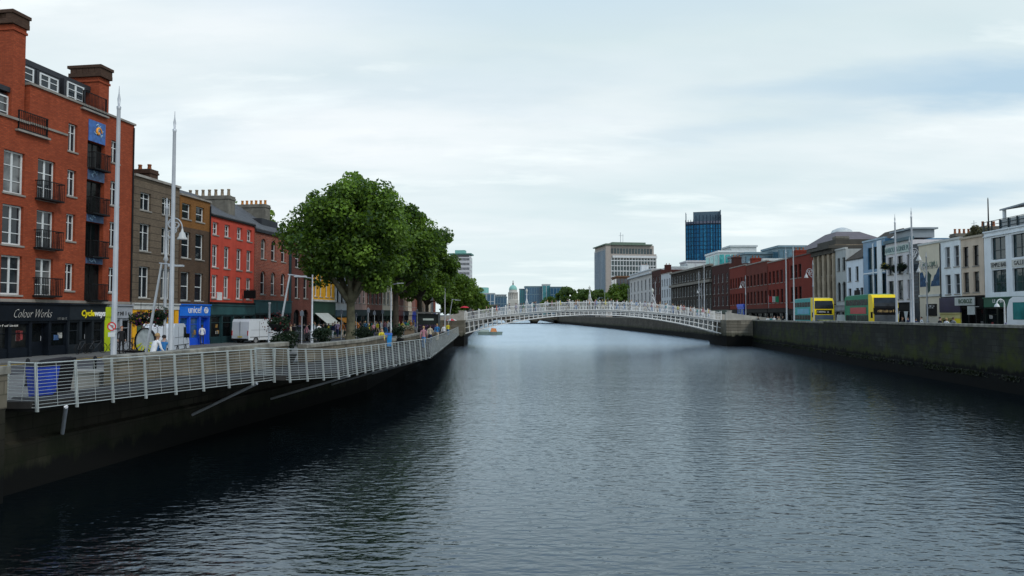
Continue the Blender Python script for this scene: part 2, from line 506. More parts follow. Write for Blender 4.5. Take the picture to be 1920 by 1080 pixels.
def shopfront(b, x0, x1, top, paint, bays=3, door=1, fascia=None, fh=.75, gm=None, sign=None, sm=None, ssize=.5, sxs=1., sx=None, shear=0., stall=.55, pw=.22, soff=0.):
    gm = gm or GLASSD
    zf = top - fh
    f = MB()
    bw = (x1 - x0 - .02) / bays
    for i in range(bays + 1):
        xc = x0 + .01 + i * bw
        a = max(x0 + .01, xc - pw / 2); c = min(x1 - .01, xc + pw / 2)
        f.box(a, c, -.1, .3, 0, zf)
        f.box(a - .0, c + .0, -.14, -.1, 0, .35)
    for i in range(bays):
        if i == door: continue
        f.box(x0 + .01 + i * bw + pw / 2, x0 + .01 + (i + 1) * bw - pw / 2, -.04, .3, 0, stall)
    f.box(x0 + .01, x1 - .01, -.06, .3, zf - .14, zf)
    o = f.build('shopfront', paint, b.root)
    g = MB(); g.box(x0 + .012, x1 - .012, -.17, .3, zf + .003, top - .1); g.box(x0 + .0, x1 - .0, -.28, .3, top - .1, top - .002)
    fo = g.build('shop_sign', fascia or paint, b.root)
    if sign:
        text(sign, ssize, sm, fo, (sx if sx is not None else (x0 + x1) / 2, -.185, zf + (fh - .1) / 2), shear, sxs, offset=soff)
    for i in range(bays):
        a = x0 + .01 + i * bw + pw / 2; c = x0 + .01 + (i + 1) * bw - pw / 2
        w = c - a
        if i == door:
            dm = MB(); dm.box(a, c, .3, .36, 0, .9); dm.box(a, a + .12, .3, .36, .9, 2.15); dm.box(c - .12, c, .3, .36, .9, 2.15); dm.box(a, c, .3, .36, 2.15, 2.3)
            dd = dm.build('door', paint, b.root)
            hm = MB(); hm.tube([(c - .2, .27, .95), (c - .2, .27, 1.25)], .02, 6); hm.build('handle', STEEL, dd)
            pm = MB(); pm.poly([(a + .1, .34, .88), (c - .1, .34, .88), (c - .1, .34, 2.17), (a + .1, .34, 2.17)]); pm.poly([(a, .34, 2.28), (c, .34, 2.28), (c, .34, zf), (a, .34, zf)])
            pm.build('pane', gm, dd)
        else:
            wm = MB(); t = .06
            wm.box(a, c, .05, .12, stall, stall + t); wm.box(a, c, .05, .12, zf - .14 - t, zf - .14)
            n = max(1, round(w / 1.3))
            for k in range(1, n): wm.box(a + w * k / n - .03, a + w * k / n + .03, .05, .12, stall + t, zf - .14 - t)
            wm.box(a, c, .052, .118, zf - .75, zf - .7); wm.box(a, a + .04, .051, .119, stall, zf - .14); wm.box(c - .04, c, .051, .119, stall, zf - .14)
            ww = wm.build('shop_window', paint, b.root)
            pm = MB(); pm.poly([(a, .1, stall), (c, .1, stall), (c, .1, zf - .1), (a, .1, zf - .1)]); pm.build('pane', gm, ww)
            rr = random.Random(int(a * 97 + top * 13 + b.p0.y * 7))
            if w > .9 and rr.random() < .75:
                q = MB()
                for k in range(rr.randrange(1, 4)):
                    u = a + .15 + (w - .6) * rr.random(); v = stall + .1 + (zf - stall - 1.2) * rr.random(); ww_ = .2 + .3 * rr.random(); hh_ = .25 + .45 * rr.random()
                    q.box(u, min(c - .08, u + ww_), .088, .096, v, v + hh_, rr.randrange(3))
                q.build('poster', [mat('poster_%s' % n_, c_, .7, var=.6, scale=6) for n_, c_ in rr.sample([('pale', (.3, .3, .28)), ('red', (.2, .03, .03)), ('amber', (.28, .16, .04)), ('green', (.05, .12, .07)), ('blue', (.04, .09, .2)), ('grey', (.12, .12, .12))], 3)], ww)
    bk = MB(); bk.poly([(x0 + .02, .4, 0), (x1 - .02, .4, 0), (x1 - .02, .4, top), (x0 + .02, .4, top)]); bk.build('shop_dark_backing', BLACK, b.root)  # flat black sheet paints in the dark of the shop behind the glass
    return fo

def balcony(b, x, z, w, d=.55, h=1.05):
    key = ('balc', round(w, 2), d)
    if key not in WCACHE:
        a = MB()
        a.box(-w / 2, w / 2, -d, -.003, -.1, 0); n = max(6, int(w / .13))
        for i in range(n + 1):
            xx = -w / 2 + .02 + (w - .04) * i / n
            a.box(xx - .012, xx + .012, -d + .01, -d + .034, 0, h)
        for i in range(1, 4):
            for s in (-1, 1):
                xx = s * (w / 2 - .02); yy = -d + d * i / 4
                a.box(xx - .012, xx + .012, yy - .012, yy + .012, 0, h)
        a.box(-w / 2, w / 2, -d - .01, -d + .04, h, h + .05)
        for s in (-1, 1): a.box(s * (w / 2 - .02) - .02, s * (w / 2 - .02) + .02, -d + .04, -.003, h, h + .05)
        WCACHE[key] = a.mesh('balcony', IRON)
    return link('balcony', WCACHE[key], b.root, (x, 0, z))

def strokes(parent, x, y, z, w, h, n, m, seed=1):
    """lettering too small to read in the photograph: a row of short pen strokes"""
    rr = random.Random(seed); a = MB(); st = w / n
    for i in range(n):
        if rr.random() < .12: continue
        xx = x - w / 2 + st * (i + .2); hh = h * (.7 + .3 * rr.random())
        k = rr.randrange(4)
        a.box(xx, xx + st * .22, y - .008, y, z - h / 2, z - h / 2 + hh)
        if k != 0: a.box(xx + st * .24, xx + st * .6, y - .008, y, z - h / 2 + hh * (.0, .8, .45, .02)[k], z - h / 2 + hh * (.0, .98, .62, .2)[k])
        if k > 1: a.box(xx + st * .62, xx + st * .8, y - .008, y, z - h / 2, z - h / 2 + hh)
    return a.build('lettering', m, parent)
# ================================================================== render, camera, light
sc.render.engine = 'CYCLES'
sc.cycles.use_denoising = True
sc.cycles.max_bounces = 6
sc.cycles.diffuse_bounces = 3
sc.cycles.glossy_bounces = 3
sc.cycles.transparent_max_bounces = 8
sc.view_settings.view_transform = 'Standard'
sc.view_settings.look = 'None'
sc.view_settings.exposure = 0.0
sc.view_settings.gamma = 1.0
cam_d = bpy.data.cameras.new('camera')
cam = link('camera', cam_d, None, (0, 0, EYE), (R(90) + PITCH, 0, 0))
cam_d.sensor_width = 36; cam_d.lens = 36 * F / 1920
cam_d.clip_start = .2; cam_d.clip_end = 6000
sc.camera = cam

SUN_EL, SUN_AZ = 44., 134.          # degrees; azimuth clockwise from the view direction (+Y)
sd = bpy.data.lights.new('sun', 'SUN')
sd.energy = 1.5; sd.angle = R(14); sd.color = (1, .95, .88)
sdir = Vector((math.sin(R(SUN_AZ)) * math.cos(R(SUN_EL)), math.cos(R(SUN_AZ)) * math.cos(R(SUN_EL)), math.sin(R(SUN_EL))))
so = link('sun', sd, None, (40, -30, 90)); so.rotation_euler = sdir.to_track_quat('Z', 'Y').to_euler()

world = bpy.data.worlds.new('World'); sc.world = world
world.use_nodes = True
nt = world.node_tree
bg = nt.nodes['Background']; wo = nt.nodes['World Output']
sky = _n(nt, 'ShaderNodeTexSky', sky_type='NISHITA')
sky.sun_disc = False; sky.sun_elevation = R(SUN_EL); sky.sun_rotation = R(SUN_AZ)
nt.links.new(sky.outputs[0], bg.inputs['Color']); bg.inputs['Strength'].default_value = .08
g = _n(nt, 'ShaderNodeTexCoord').outputs['Generated']
sx = _n(nt, 'ShaderNodeSeparateXYZ'); nt.links.new(g, sx.inputs[0])
den = _math(nt, 'ADD', _math(nt, 'MAXIMUM', sx.outputs[2], 0.), .16)
cb = _n(nt, 'ShaderNodeCombineXYZ')
nt.links.new(_math(nt, 'DIVIDE', sx.outputs[0], den), cb.inputs[0]); nt.links.new(_math(nt, 'DIVIDE', sx.outputs[1], den), cb.inputs[1])
# two decks of cloud: broad grey-blue undersides and thin bright tears
broad = _noise(nt, _map(nt, cb.outputs[0], (.42, .85, 1), (3.4, 1.2, 0), (0, 0, R(-12))), 1.0, 5, .5)
fine = _noise(nt, _map(nt, cb.outputs[0], (.9, 2.2, 1), (1.7, .3, 2), (0, 0, R(8))), 1.3, 6, .55)
base = _mixc(nt, _range(nt, broad, .36, .66), (.60, .715, .745), (.84, .875, .895))
mott = _noise(nt, _map(nt, cb.outputs[0], (1.1, 2.6, 1), (9, 4, 0), (0, 0, R(-5))), 2.2, 5, .6)
base = _mixc(nt, _range(nt, mott, .45, .72, 0, .32), base, (.58, .68, .72))
base = _mixc(nt, _range(nt, fine, .56, .76, 0, .8), base, (.98, 1.03, 1.01))
# long thin blue-grey gaps low on the right
def gap(az, el, wa, we, amount):
    global base
    az0 = R(az); 
    ang = _math(nt, 'ARCTAN2', sx.outputs[0], sx.outputs[1])
    da = _math(nt, 'DIVIDE', _math(nt, 'SUBTRACT', ang, az0), R(wa))
    wob = _math(nt, 'MULTIPLY', _math(nt, 'SUBTRACT', fine, .5), 3.4)
    de = _math(nt, 'ADD', _math(nt, 'DIVIDE', _math(nt, 'SUBTRACT', sx.outputs[2], math.sin(R(el))), R(we)), wob)
    r2 = _math(nt, 'ADD', _math(nt, 'MULTIPLY', da, da), _math(nt, 'MULTIPLY', de, de))
    k_ = _range(nt, r2, 1.0, 0.)
    f = _math(nt, 'MULTIPLY', _math(nt, 'MULTIPLY', k_, k_), amount)
    base = _mixc(nt, f, base, (.42, .575, .70))
gap(37, 15.2, 19, 1.7, 1.1); gap(27, 16.4, 18, 1.5, .6); gap(31, 8.2, 10, 1.0, .85); gap(18, 14, 14, 1.2, .35); gap(-4, 18, 26, 3.2, .22); gap(-26, 14, 9, 2.6, .2)
# low sky a little greyer
low = _range(nt, sx.outputs[2], .30, .0)
base = _mixc(nt, _math(nt, 'MULTIPLY', low, .45), base, (.63, .755, .775))
hi = _range(nt, sx.outputs[2], .36, .58)
base = _mixc(nt, _math(nt, 'MULTIPLY', hi, .8), base, (.34, .53, .80))
bg2 = _n(nt, 'ShaderNodeBackground'); nt.links.new(base, bg2.inputs['Color']); bg2.inputs['Strength'].default_value = 1.2
mx = _n(nt, 'ShaderNodeMixShader'); mx.inputs[0].default_value = .93
nt.links.new(bg.outputs[0], mx.inputs[1]); nt.links.new(bg2.outputs[0], mx.inputs[2]); nt.links.new(mx.outputs[0], wo.inputs['Surface'])

# ================================================================== plan
def pl(tab):
    def f(y):
        if y <= tab[0][0]: a, b = tab[0], tab[1]
        else:
            for a, b in zip(tab, tab[1:]):
                if y <= b[0]: break
        t = (y - a[0]) / (b[0] - a[0])
        return a[1] + (b[1] - a[1]) * t
    return f
BLt = [(6, -15.05), (19.5, -14.2), (30, -12.6), (47, -9.8), (80, -10.3), (112, -9.3), (180, -10.5), (260, -13), (400, -15), (700, -16)]
BRt = [(6, 30.2), (44, 31.8), (80, 35.0), (112, 38.0), (150, 38.6), (180, 38.2), (250, 36.0), (330, 31.5), (400, 26.5), (700, 24)]
BL, BR = pl(BLt), pl(BRt)
LF = pl([(20, -33.22), (116, -19.4), (400, -30.8), (700, -40)])
RF = pl([(20, 44.8), (180, 51.2), (300, 48.5), (400, 44), (700, 40)])
L1 = ((-33.22, 20), (-19.4, 116)); L2 = ((-19.4, 116), (-30.8, 400))
R1 = ((44.8, 20), (51.2, 180)); R2 = ((51.2, 180), (48.5, 300))
ZL, ZR = 2.4, 3.0

# ------------------------------------------------------------------ water
wm, nt, b = _new('river_water')
pos = _n(nt, 'ShaderNodeNewGeometry').outputs['Position']
h1 = _noise(nt, _map(nt, pos, (.7, 1.5, 1), (0, 0, 0), (0, 0, R(7))), 2.5, 2.6, .5)
h2 = _noise(nt, _map(nt, pos, (.7, 1.5, 1), (5, 9, 0), (0, 0, R(-14))), 5.0, 2, .5)
h3 = _noise(nt, _map(nt, pos, (.12, .25, 1), (2, 1, 0), (0, 0, R(20))), 1.0, 2, .5)
hh = _math(nt, 'ADD', _math(nt, 'MULTIPLY', h1, .041), _math(nt, 'ADD', _math(nt, 'MULTIPLY', h2, .007), _math(nt, 'MULTIPLY', h3, .04)))
sy_ = _n(nt, 'ShaderNodeSeparateXYZ'); nt.links.new(pos, sy_.inputs[0])
calm = _math(nt, 'MULTIPLY', _range(nt, sy_.outputs[1], 30, 110, 1, .95), _range(nt, _noise(nt, _map(nt, pos, (.05, .03, 1)), 1.0, 2), .35, .65, .75, 1.15))
hh = _math(nt, 'MULTIPLY', hh, calm)
bn = _n(nt, 'ShaderNodeBump'); bn.inputs['Strength'].default_value = 1.; bn.inputs['Distance'].default_value = 1.0
nt.links.new(hh, bn.inputs['Height']); nt.links.new(bn.outputs[0], b.inputs['Normal'])
b.inputs['Base Color'].default_value = (.0015, .0035, .0045, 1)
nt.links.new(_range(nt, sy_.outputs[1], 40, 115, .07, .24), b.inputs['Roughness']); b.inputs['Specular IOR Level'].default_value = 0.
fr = _n(nt, 'ShaderNodeFresnel'); fr.inputs['IOR'].default_value = 2.15; nt.links.new(bn.outputs[0], fr.inputs['Normal'])
gl = _n(nt, 'ShaderNodeBsdfGlossy'); gl.inputs['Color'].default_value = (.80, .91, 1.0, 1); nt.links.new(bn.outputs[0], gl.inputs['Normal'])
nt.links.new(_range(nt, sy_.outputs[1], 50, 125, .09, .27), gl.inputs['Roughness'])
mxw = _n(nt, 'ShaderNodeMixShader'); nt.links.new(fr.outputs[0], mxw.inputs[0]); nt.links.new(b.outputs[0], mxw.inputs[1]); nt.links.new(gl.outputs[0], mxw.inputs[2])
nt.links.new(mxw.outputs[0], nt.nodes['Material Output'].inputs['Surface'])
w = MB()
ys = [-30, 6, 19.5, 30, 47, 80, 112, 180, 260, 330, 400, 700]
for a, c in zip(ys, ys[1:]):
    w.poly([(BL(a) - 3, a, 0), (BR(a) + 3, a, 0), (BR(c) + 3, c, 0), (BL(c) - 3, c, 0)])
struct('water', w, wm)

# ------------------------------------------------------------------ ground, roads, pavements
def ribbon(fa, fb, ys, z, th=0.):
    m = MB()
    for a, c in zip(ys, ys[1:]):
        top = [(fa(a), a, z), (fb(a), a, z), (fb(c), c, z), (fa(c), c, z)]
        if th: m.hexa([(p[0], p[1], z - th) for p in top], top)
        else: m.poly(top)
    return m
YS = [-30, 6, 19.5, 30, 47, 80, 112, 116, 150, 180, 250, 300, 330, 400, 550, 700]
GROUND = mat('city_ground', (.09, .09, .085), .95, var=.3, scale=.05)
gm = ribbon(lambda y: -900, lambda y: BL(y) - .25, YS, ZL - .12)
for a, c in zip(YS, YS[1:]):
    gm.poly([(BR(a) + .25, a, ZR - .12), (900, a, ZR - .12), (900, c, ZR - .12), (BR(c) + .25, c, ZR - .12)])
gm.poly([(-2500, 700, 2.3), (2500, 700, 2.3), (2500, 4500, 2.3), (-2500, 4500, 2.3)])
gm.poly([(-900, 700, -1), (900, 700, -1), (900, 700, 2.9), (-900, 700, 2.9)])
struct('ground', gm, GROUND)
struct('road', ribbon(lambda y: LF(y) + 3.2, lambda y: LF(y) + 10.2 if y < 100 else LF(y) + 7.2, [10, 30, 60, 116, 180, 260, 400], ZL - .114), ASPHALT)
struct('road', ribbon(lambda y: RF(y) - 8.8, lambda y: RF(y) - 2.4, [10, 80, 180, 300, 400], ZR - .114), ASPHALT)
struct('pavement', ribbon(lambda y: LF(y) - 1, lambda y: LF(y) + 3.2, [10, 30, 60, 116, 180, 260, 400], ZL, .2), PAVE)
struct('pavement', ribbon(lambda y: LF(y) + 10.2 if y < 100 else LF(y) + 7.2, lambda y: BL(y) - .2, [10, 19.5, 30, 47, 80, 112, 116, 180, 260, 400], ZL, .2), PAVE)
struct('pavement', ribbon(lambda y: RF(y) - 2.4, lambda y: RF(y) + 1, [10, 80, 180, 300, 400], ZR, .2), PAVE)
struct('pavement', ribbon(lambda y: BR(y) + .2, lambda y: RF(y) - 8.8, [10, 44, 80, 112, 150, 180, 250, 300, 330, 400], ZR, .2), PAVE)
PAINTW = mat('road_paint', (.6, .6, .57), .8, var=.3, scale=4)
PAINTY = mat('yellow_road_paint', (.55, .36, .04), .8, var=.3, scale=4)
rm = MB()
for k in range(26):
    y = 30 + k * 6; x = LF(y) + (6.7 if y < 100 else 5.2); x2 = LF(y + 2.5) + (6.7 if y < 98 else 5.2)
    rm.poly([(x - .06, y, ZL - .108), (x + .06, y, ZL - .108), (x2 + .06, y + 2.5, ZL - .108), (x2 - .06, y + 2.5, ZL - .108)])
struct('road_marking', rm, PAINTW)
for off in (3.45, 3.7):
    struct('road_marking', ribbon(lambda y: LF(y) + off, lambda y: LF(y) + off + .1, [20, 60, 116, 180], ZL - .108), PAINTY)

# ------------------------------------------------------------------ quay walls
def sweep(poly, section, side, closed=True):
    """section: (outwards, z) points swept along a plan polyline; outwards = towards the river"""
    m = MB(); k = len(poly); nrm = []
    for i in range(k):
        a = Vector(poly[max(i - 1, 0)]); c = Vector(poly[min(i + 1, k - 1)]); d = (c - a).normalized()
        nrm.append(Vector((d.y, -d.x)) * side)
    n = len(section)
    vs = [(poly[i][0] + nrm[i].x * o, poly[i][1] + nrm[i].y * o, z) for i in range(k) for o, z in section]
    fs = []
    for i in range(k - 1):
        for j in range(n if closed else n - 1):
            q = (j + 1) % n
            f = (i * n + j, (i + 1) * n + j, (i + 1) * n + q, i * n + q)
            fs.append(f if side > 0 else tuple(reversed(f)))
    m.add(vs, fs)
    if closed:
        m.add(vs[:n], [tuple(range(n)) if side > 0 else tuple(reversed(range(n)))]); m.add(vs[-n:], [tuple(reversed(range(n))) if side > 0 else tuple(range(n))])
    return m
QUAYL = quay_stone('quay_stone_left', (.031, .028, .020), (.008, .013, .004), .7)  # tide set high here: the black foot also paints in the deck's shade
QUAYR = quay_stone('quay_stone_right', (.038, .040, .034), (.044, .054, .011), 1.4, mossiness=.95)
QUAYF = quay_stone('quay_stone_far', (.12, .105, .085), (.05, .06, .025), 1.2, mossiness=.3)
COPE = mat('granite_coping', (.21, .20, .165), .85, var=.45, scale=2.2, streak=.35, bump=.3)
PARA = quay_stone('parapet_stone', (.175, .152, .112), (.09, .10, .05), -3, .36, .8, .2)
def poly_between(f, tab, y0, y1, extra=()):
    ys = sorted({y0, y1, *[t[0] for t in tab if y0 < t[0] < y1], *[e for e in extra if y0 < e < y1]})
    return [(f(y), y) for y in ys]
def quay(label, f, tab, y0, y1, side, top, m, par=None, parm=None, ledge=1.05):
    o = thing('quay_wall', label, 'wall', (0, 0, 0))
    P = poly_between(f, tab, y0, y1)
    sweep(P, [(.2, -2), (.16, ledge), (0, ledge + .08), (0, top), (-.6, top), (-.6, -2)], side).build('wall_face', m, o)
    if par:
        sweep(P, [(-.02, top - .003), (-.02, par), (-.5, par), (-.5, top - .003)], side).build('parapet', parm or m, o)
        sweep(P, [(.05, par - .002), (.05, par + .17), (.0, par + .2), (-.52, par + .2), (-.57, par + .17), (-.57, par - .002)], side).build('coping', COPE, o)
    return o
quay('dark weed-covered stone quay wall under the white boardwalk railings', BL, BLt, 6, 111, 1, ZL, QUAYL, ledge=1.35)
quay('far left quay wall beyond the white arched footbridge', BL, BLt, 121, 690, 1, ZL, QUAYF, 3.4)
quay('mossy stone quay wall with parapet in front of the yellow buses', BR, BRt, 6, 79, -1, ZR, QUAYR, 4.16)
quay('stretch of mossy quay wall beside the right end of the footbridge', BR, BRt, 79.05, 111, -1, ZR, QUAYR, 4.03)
quay('brown stone quay wall curving away behind the footbridge arch', BR, BRt, 121, 690, -1, ZR, QUAYF, 3.95)
# left parapet walls behind the boardwalk
def parapet(label, y0, y1, top=3.62, off=-.1):
    o = thing('parapet_wall', label, 'wall', (0, 0, 0))
    P = poly_between(BL, BLt, y0, y1)
    sweep(P, [(off, ZL), (off, top - .2), (off - .45, top - .2), (off - .45, ZL)], 1).build('wall_face', PARA, o)
    sweep(P, [(off + .06, top - .203), (off + .06, top - .03), (off, top), (off - .45, top), (off - .51, top - .03), (off - .51, top - .203)], 1).build('coping', COPE, o)
o = thing('stone_pier', 'sandy stone pier at the near end of the boardwalk railings', 'pier', (0, 0, 0))
m = MB(); m.box(-17, -13.52, 13, 18.9, -2, 2.5); m.build('wall_face', QUAYL, o)
m = MB(); m.box(-15.2, -13.5, 13, 18.92, 2.503, 3.42); m.build('parapet', PARA, o)
m = MB(); m.box(-15.25, -13.45, 12.95, 18.97, 3.423, 3.62); m.build('coping', COPE, o)
parapet('long sandy stone parapet behind the railings, below the two tall masts', 24.2, 36.6, 3.6)
parapet('stone parapet between the flower planter and the big tree', 38.6, 58, 3.38)
parapet('stone parapet running on from the big tree to the kiosk', 59.5, 92, 2.95)

def weed(label, f, y0, y1, n, z0, side):
    global rng
    rng = np.random.default_rng(n)
    y = y0 + (y1 - y0) * rng.random(n); nz = np.clip(.5 + .5 * np.sin(y * 1.3) + .5 * np.sin(y * .37 + 1), .05, 2)
    keep = rng.random(n) < nz; y = y[keep]; k = len(y)
    P = np.stack([np.array([f(v) for v in y]) + side * (.13 + .1 * rng.random(k)), y, z0 + .06 - .34 * rng.random(k) ** 1.5], 1)
    N_ = rng.normal(size=(k, 3)) * .6 + np.array([side, 0, .5]); N_ /= np.linalg.norm(N_, axis=1)[:, None]
    o = link('weed', leaf_mesh('weed', P, N_, .15, rng.random(k) * .6, leaf_mat('river_weed', (.006, .010, .003), (.035, .05, .010))))
    tag(o, label, 'weed', None, 'stuff')
# ------------------------------------------------------------------ boardwalk
DECKM = mat('boardwalk_timber', (.02, .019, .017), .85, var=.3, scale=3, bump=.2)
RAILM = mat('railing_pale_metal', (.39, .42, .40), .38, .25, var=.12, scale=3)
BW = [(-14.15, 19.75, 2.47), (-13.07, 19.5, 2.46), (-9.23, 27.5, 2.5), (-9.95, 27.62, 2.5), (-9.6, 28.42, 2.44), (-8.87, 28.3, 2.42), (-7.7, 31.5, 2.26), (-5.41, 47, 2.22), (-6.0, 60, 2.12), (-7.25, 88, 1.98), (-8.25, 110, 1.93)]
bw = thing('boardwalk', 'timber boardwalk with pale metal railings hanging over the left river wall', 'boardwalk', (0, 0, 0))
dk = MB(); fs_ = MB()
BD = [BW[1], BW[2]] + BW[5:]
for (x0, y0, z0), (x1, y1, z1) in zip(BD, BD[1:]):
    a, c = BL(y0) - .1, BL(y1) - .1; e0, e1 = x0 - .2, x1 - .2
    dk.hexa([(a, y0, z0 - .05), (e0, y0, z0 - .05), (e1, y1, z1 - .05), (c, y1, z1 - .05)], [(a, y0, z0 + .14), (e0, y0, z0 + .14), (e1, y1, z1 + .14), (c, y1, z1 + .14)])
dk.hexa([(-15.5, 22, 2.2), (-14.15, 19.75, 2.31), (-13.3, 19.7, 2.3), (-13.3, 22, 2.3)], [(-15.5, 22, 2.46), (-14.15, 19.75, 2.47), (-13.3, 19.7, 2.46), (-13.3, 22, 2.46)])
dk.build('deck', DECKM, bw)
HR = 1.22
for si, (p, q) in enumerate(zip(BW, BW[1:])):
    p, q = Vector(p), Vector(q)
    d = (q - p); L = d.length; d2 = Vector((d.x, d.y, 0)).normalized(); nrm = Vector((d2.y, -d2.x, 0))
    if si == 0: nrm = Vector((0, -1, 0))
    lean = nrm * -.13
    far = si >= len(BW) - 4; n = max(1, round(L / (1.7 if far else 1.12))); dp_ = .3 if far else 1.
    rl = MB()
    for k in range(14):
        t = k / 13; o_ = lean * t + Vector((0, 0, HR * t - .03))
        r_ = .02 if k == 13 else (.014 if k == 0 else .0075)
        rl.tube([p + o_, q + o_], r_, 5)
    for i in range(n):
        c = p + d * ((i + .5) / n); rl.tube([c + Vector((0, 0, -.03)), c + lean + Vector((0, 0, HR - .03))], .006, 4)
    rl.build('railing', RAILM, bw)
    for i in range(n + (1 if si == len(BW) - 2 else 0)):
        c = p + d * (i / n)
        pm = MB(); T = d2 * .019; nf = nrm * dp_
        for s in (-1, 1):
            cc = c + T * s
            pm.hexa([cc - d2 * .009 + nf * .03 + Vector((0, 0, -.14)), cc + d2 * .009 + nf * .03 + Vector((0, 0, -.14)), cc + d2 * .009 - nf * .05 + Vector((0, 0, -.14)), cc - d2 * .009 - nf * .05 + Vector((0, 0, -.14))],
                    [cc - d2 * .009 + lean + nf * .02 + Vector((0, 0, HR)), cc + d2 * .009 + lean + nf * .02 + Vector((0, 0, HR)), cc + d2 * .009 + lean - nf * .03 + Vector((0, 0, HR)), cc - d2 * .009 + lean - nf * .03 + Vector((0, 0, HR))])
        pm.build('railing_post', RAILM, bw)
for y, zz in ((20.3, 1.35), (26.8, 1.0), (33, .9), (40, .9), (47.5, .9), (55, .9), (64, .9), (74, .9), (86, .9), (98, .9)):
    for (x0, y0, z0), (x1, y1, z1) in zip(BW[1:], BW[2:]):
        if y0 <= y <= y1:
            t = (y - y0) / (y1 - y0); x = x0 + (x1 - x0) * t; z = z0 + (z1 - z0) * t
            s_ = MB(); s_.tube([(x - .1, y, z - .1), (BL(y + 1.4) + .1, y + 1.4, zz)], .055, 8); s_.build('strut', STEEL, bw)

def qy(px, Y, z):
    if z == ZR:
        while at(px, 590, Y).x < BR(Y) + .8 and Y < 330: Y += .5
    return Y
def late_weed():
    weed('dark green weed hanging from the ledge of the right quay wall', BR, 44, 111, 9000, 1.05, -1)
# ================================================================== left bank buildings
RB = brick('orange_red_brick', (.43, .086, .034), (.28, .052, .023), (.19, .065, .035), .27, .09, .35, .4)
RBD = brick('dark_chimney_brick', (.10, .055, .035), (.075, .04, .028), (.06, .045, .035), .25, .085, .2)
def zl(*a): return [(p - ZL, q - ZL) for p, q in a]

# ---- 1 the big orange-red brick apartment block
b = place('apartment_building', 'tall orange-red brick apartment block with black balconies and two stout chimneys', 'building', -70, 245, L1, ZL)
H = []
top_r, top_l = 19.25 - ZL, 16.75 - ZL
xs = b.lx(56, 190)
shop = 5.75 - ZL
R3 = zl((6.2, 8.55), (9.2, 11.6), (12.3, 14.85))
cA = b.lx(24, 420); cA0 = b.lx(-38, 420); cB = b.lx(85, 430); cC = b.lx(132, 450); cD = b.lx(177, 450); cE = b.lx(213, 440)
put_windows(b, [cA0, cA], 1.5, R3, 'double', WHITE, H, fw=.1)
put_windows(b, [cB], 1.4, R3, 'double', WHITE, H, fw=.08, skip=())
for z0, z1 in R3: balcony(b, cB, z0 + .02, 1.8)
R4 = zl((6.6, 8.4), (9.9, 11.7), (12.9, 14.65))
put_windows(b, [cC], .78, R4 + zl((15.9, 17.75)), 'casement', WHITE, H, fw=.08)
put_windows(b, [cE], .85, R4 + zl((16.0, 17.6)), 'casement', WHITE, H, fw=.08)
RD = zl((6.0, 8.5), (9.0, 11.4), (12.0, 14.3), (15.1, 17.0))
for z0, z1 in RD:
    H.append((cD - .85, cD + .85, z0, z1, False))
    balcony(b, cD, z0 + .02, 1.6)
    dm = MB(); t = .07
    for xx in (-.85, -.02, .78): dm.box(cD + xx, cD + xx + t, .3, .36, z0, z1)
    dm.box(cD - .85, cD + .85, .302, .358, z1 - t, z1); dr = dm.build('balcony_door', IRON, b.root)
    pm = MB(); pm.poly([(cD - .84, .34, z0), (cD + .84, .34, z0), (cD + .84, .34, z1), (cD - .84, .34, z1)]); pm.build('pane', GLASSD, dr)
w = MB()
wall_grid(w, .01, xs, shop, top_l, H, rev=.34); wall_grid(w, xs, b.W - .01, shop, top_r, H, rev=.34)
w.poly([(.01, 11, 0), (.01, 0, 0), (.01, 0, top_l), (.01, 11, top_l)])
w.poly([(xs, 11, top_l), (xs, 0, top_l), (xs, 0, top_r), (xs, 11, top_r)])
w.poly([(b.W - .01, 0, 0), (b.W - .01, 11, 0), (b.W - .01, 11, top_r), (b.W - .01, 0, top_r)])
w.poly([(.01, .3, top_l - .3), (xs, .3, top_l - .3), (xs, 11, top_l - .3), (.01, 11, top_l - .3)]); w.poly([(xs, .3, top_r - .3), (b.W, .3, top_r - .3), (b.W, 11, top_r - .3), (xs, 11, top_r - .3)])
w.build('wall', RB, b.root)
cop = MB(); cop.box(0, xs - .02, -.12, .32, top_l - .002, top_l + .14); cop.box(xs - .08, b.W + .05, -.12, .32, top_r - .002, top_r + .14)
cop.box(xs - .03, cC - .52, -.1, -.003, top_l + .05, top_l + .18)
cop.build('coping', mat('grey_coping', (.25, .23, .2), .85, var=.25, streak=.3), b.root)
cop = MB(); cop.box(0, b.W, -.1, -.003, shop + .02, shop + .2); cop.build('string_course', MATS['grey_coping'], b.root)
# mansard storeys
dp = MB()
for px in (101, 152, 233):
    x = b.lx(px, 500); dp.tube([(x, -.07, shop + .25), (x, -.07, top_r - .1 if px > 60 else top_l)], .05, 6)
dp2 = MB(); dp2.tube([(b.W - .12, -.07, .1), (b.W - .12, -.07, top_r - .2)], .055, 6); dp2.build('drainpipe', IRON, b.root)
mm = MB()
def mans(x0, x1, z0, z1, y0, y1):
    mm.hexa([(x0, y0, z0), (x1, y0, z0), (x1, 10.5, z0), (x0, 10.5, z0)], [(x0, y1, z1), (x1, y1, z1), (x1, 10.5, z1), (x0, 10.5, z1)])
mans(.05, xs - .05, top_l - .2, 18.45 - ZL, .9, 1.5)
mans(xs + .6, b.W - 2.6, top_r - .2, 20.85 - ZL, 1.0, 1.6)
mm.box(.05, xs - .02, .35, 10.5, 18.45 - ZL, 18.75 - ZL, 1); mm.box(xs + .5, b.W - 2.5, 1.0, 10.5, 20.85 - ZL, 21.2 - ZL, 1)
mm.build('mansard', [brick('dark_slate', (.04, .043, .05), (.03, .033, .04), (.02, .022, .025), .3, .2, .1), DARKROOF], b.root)
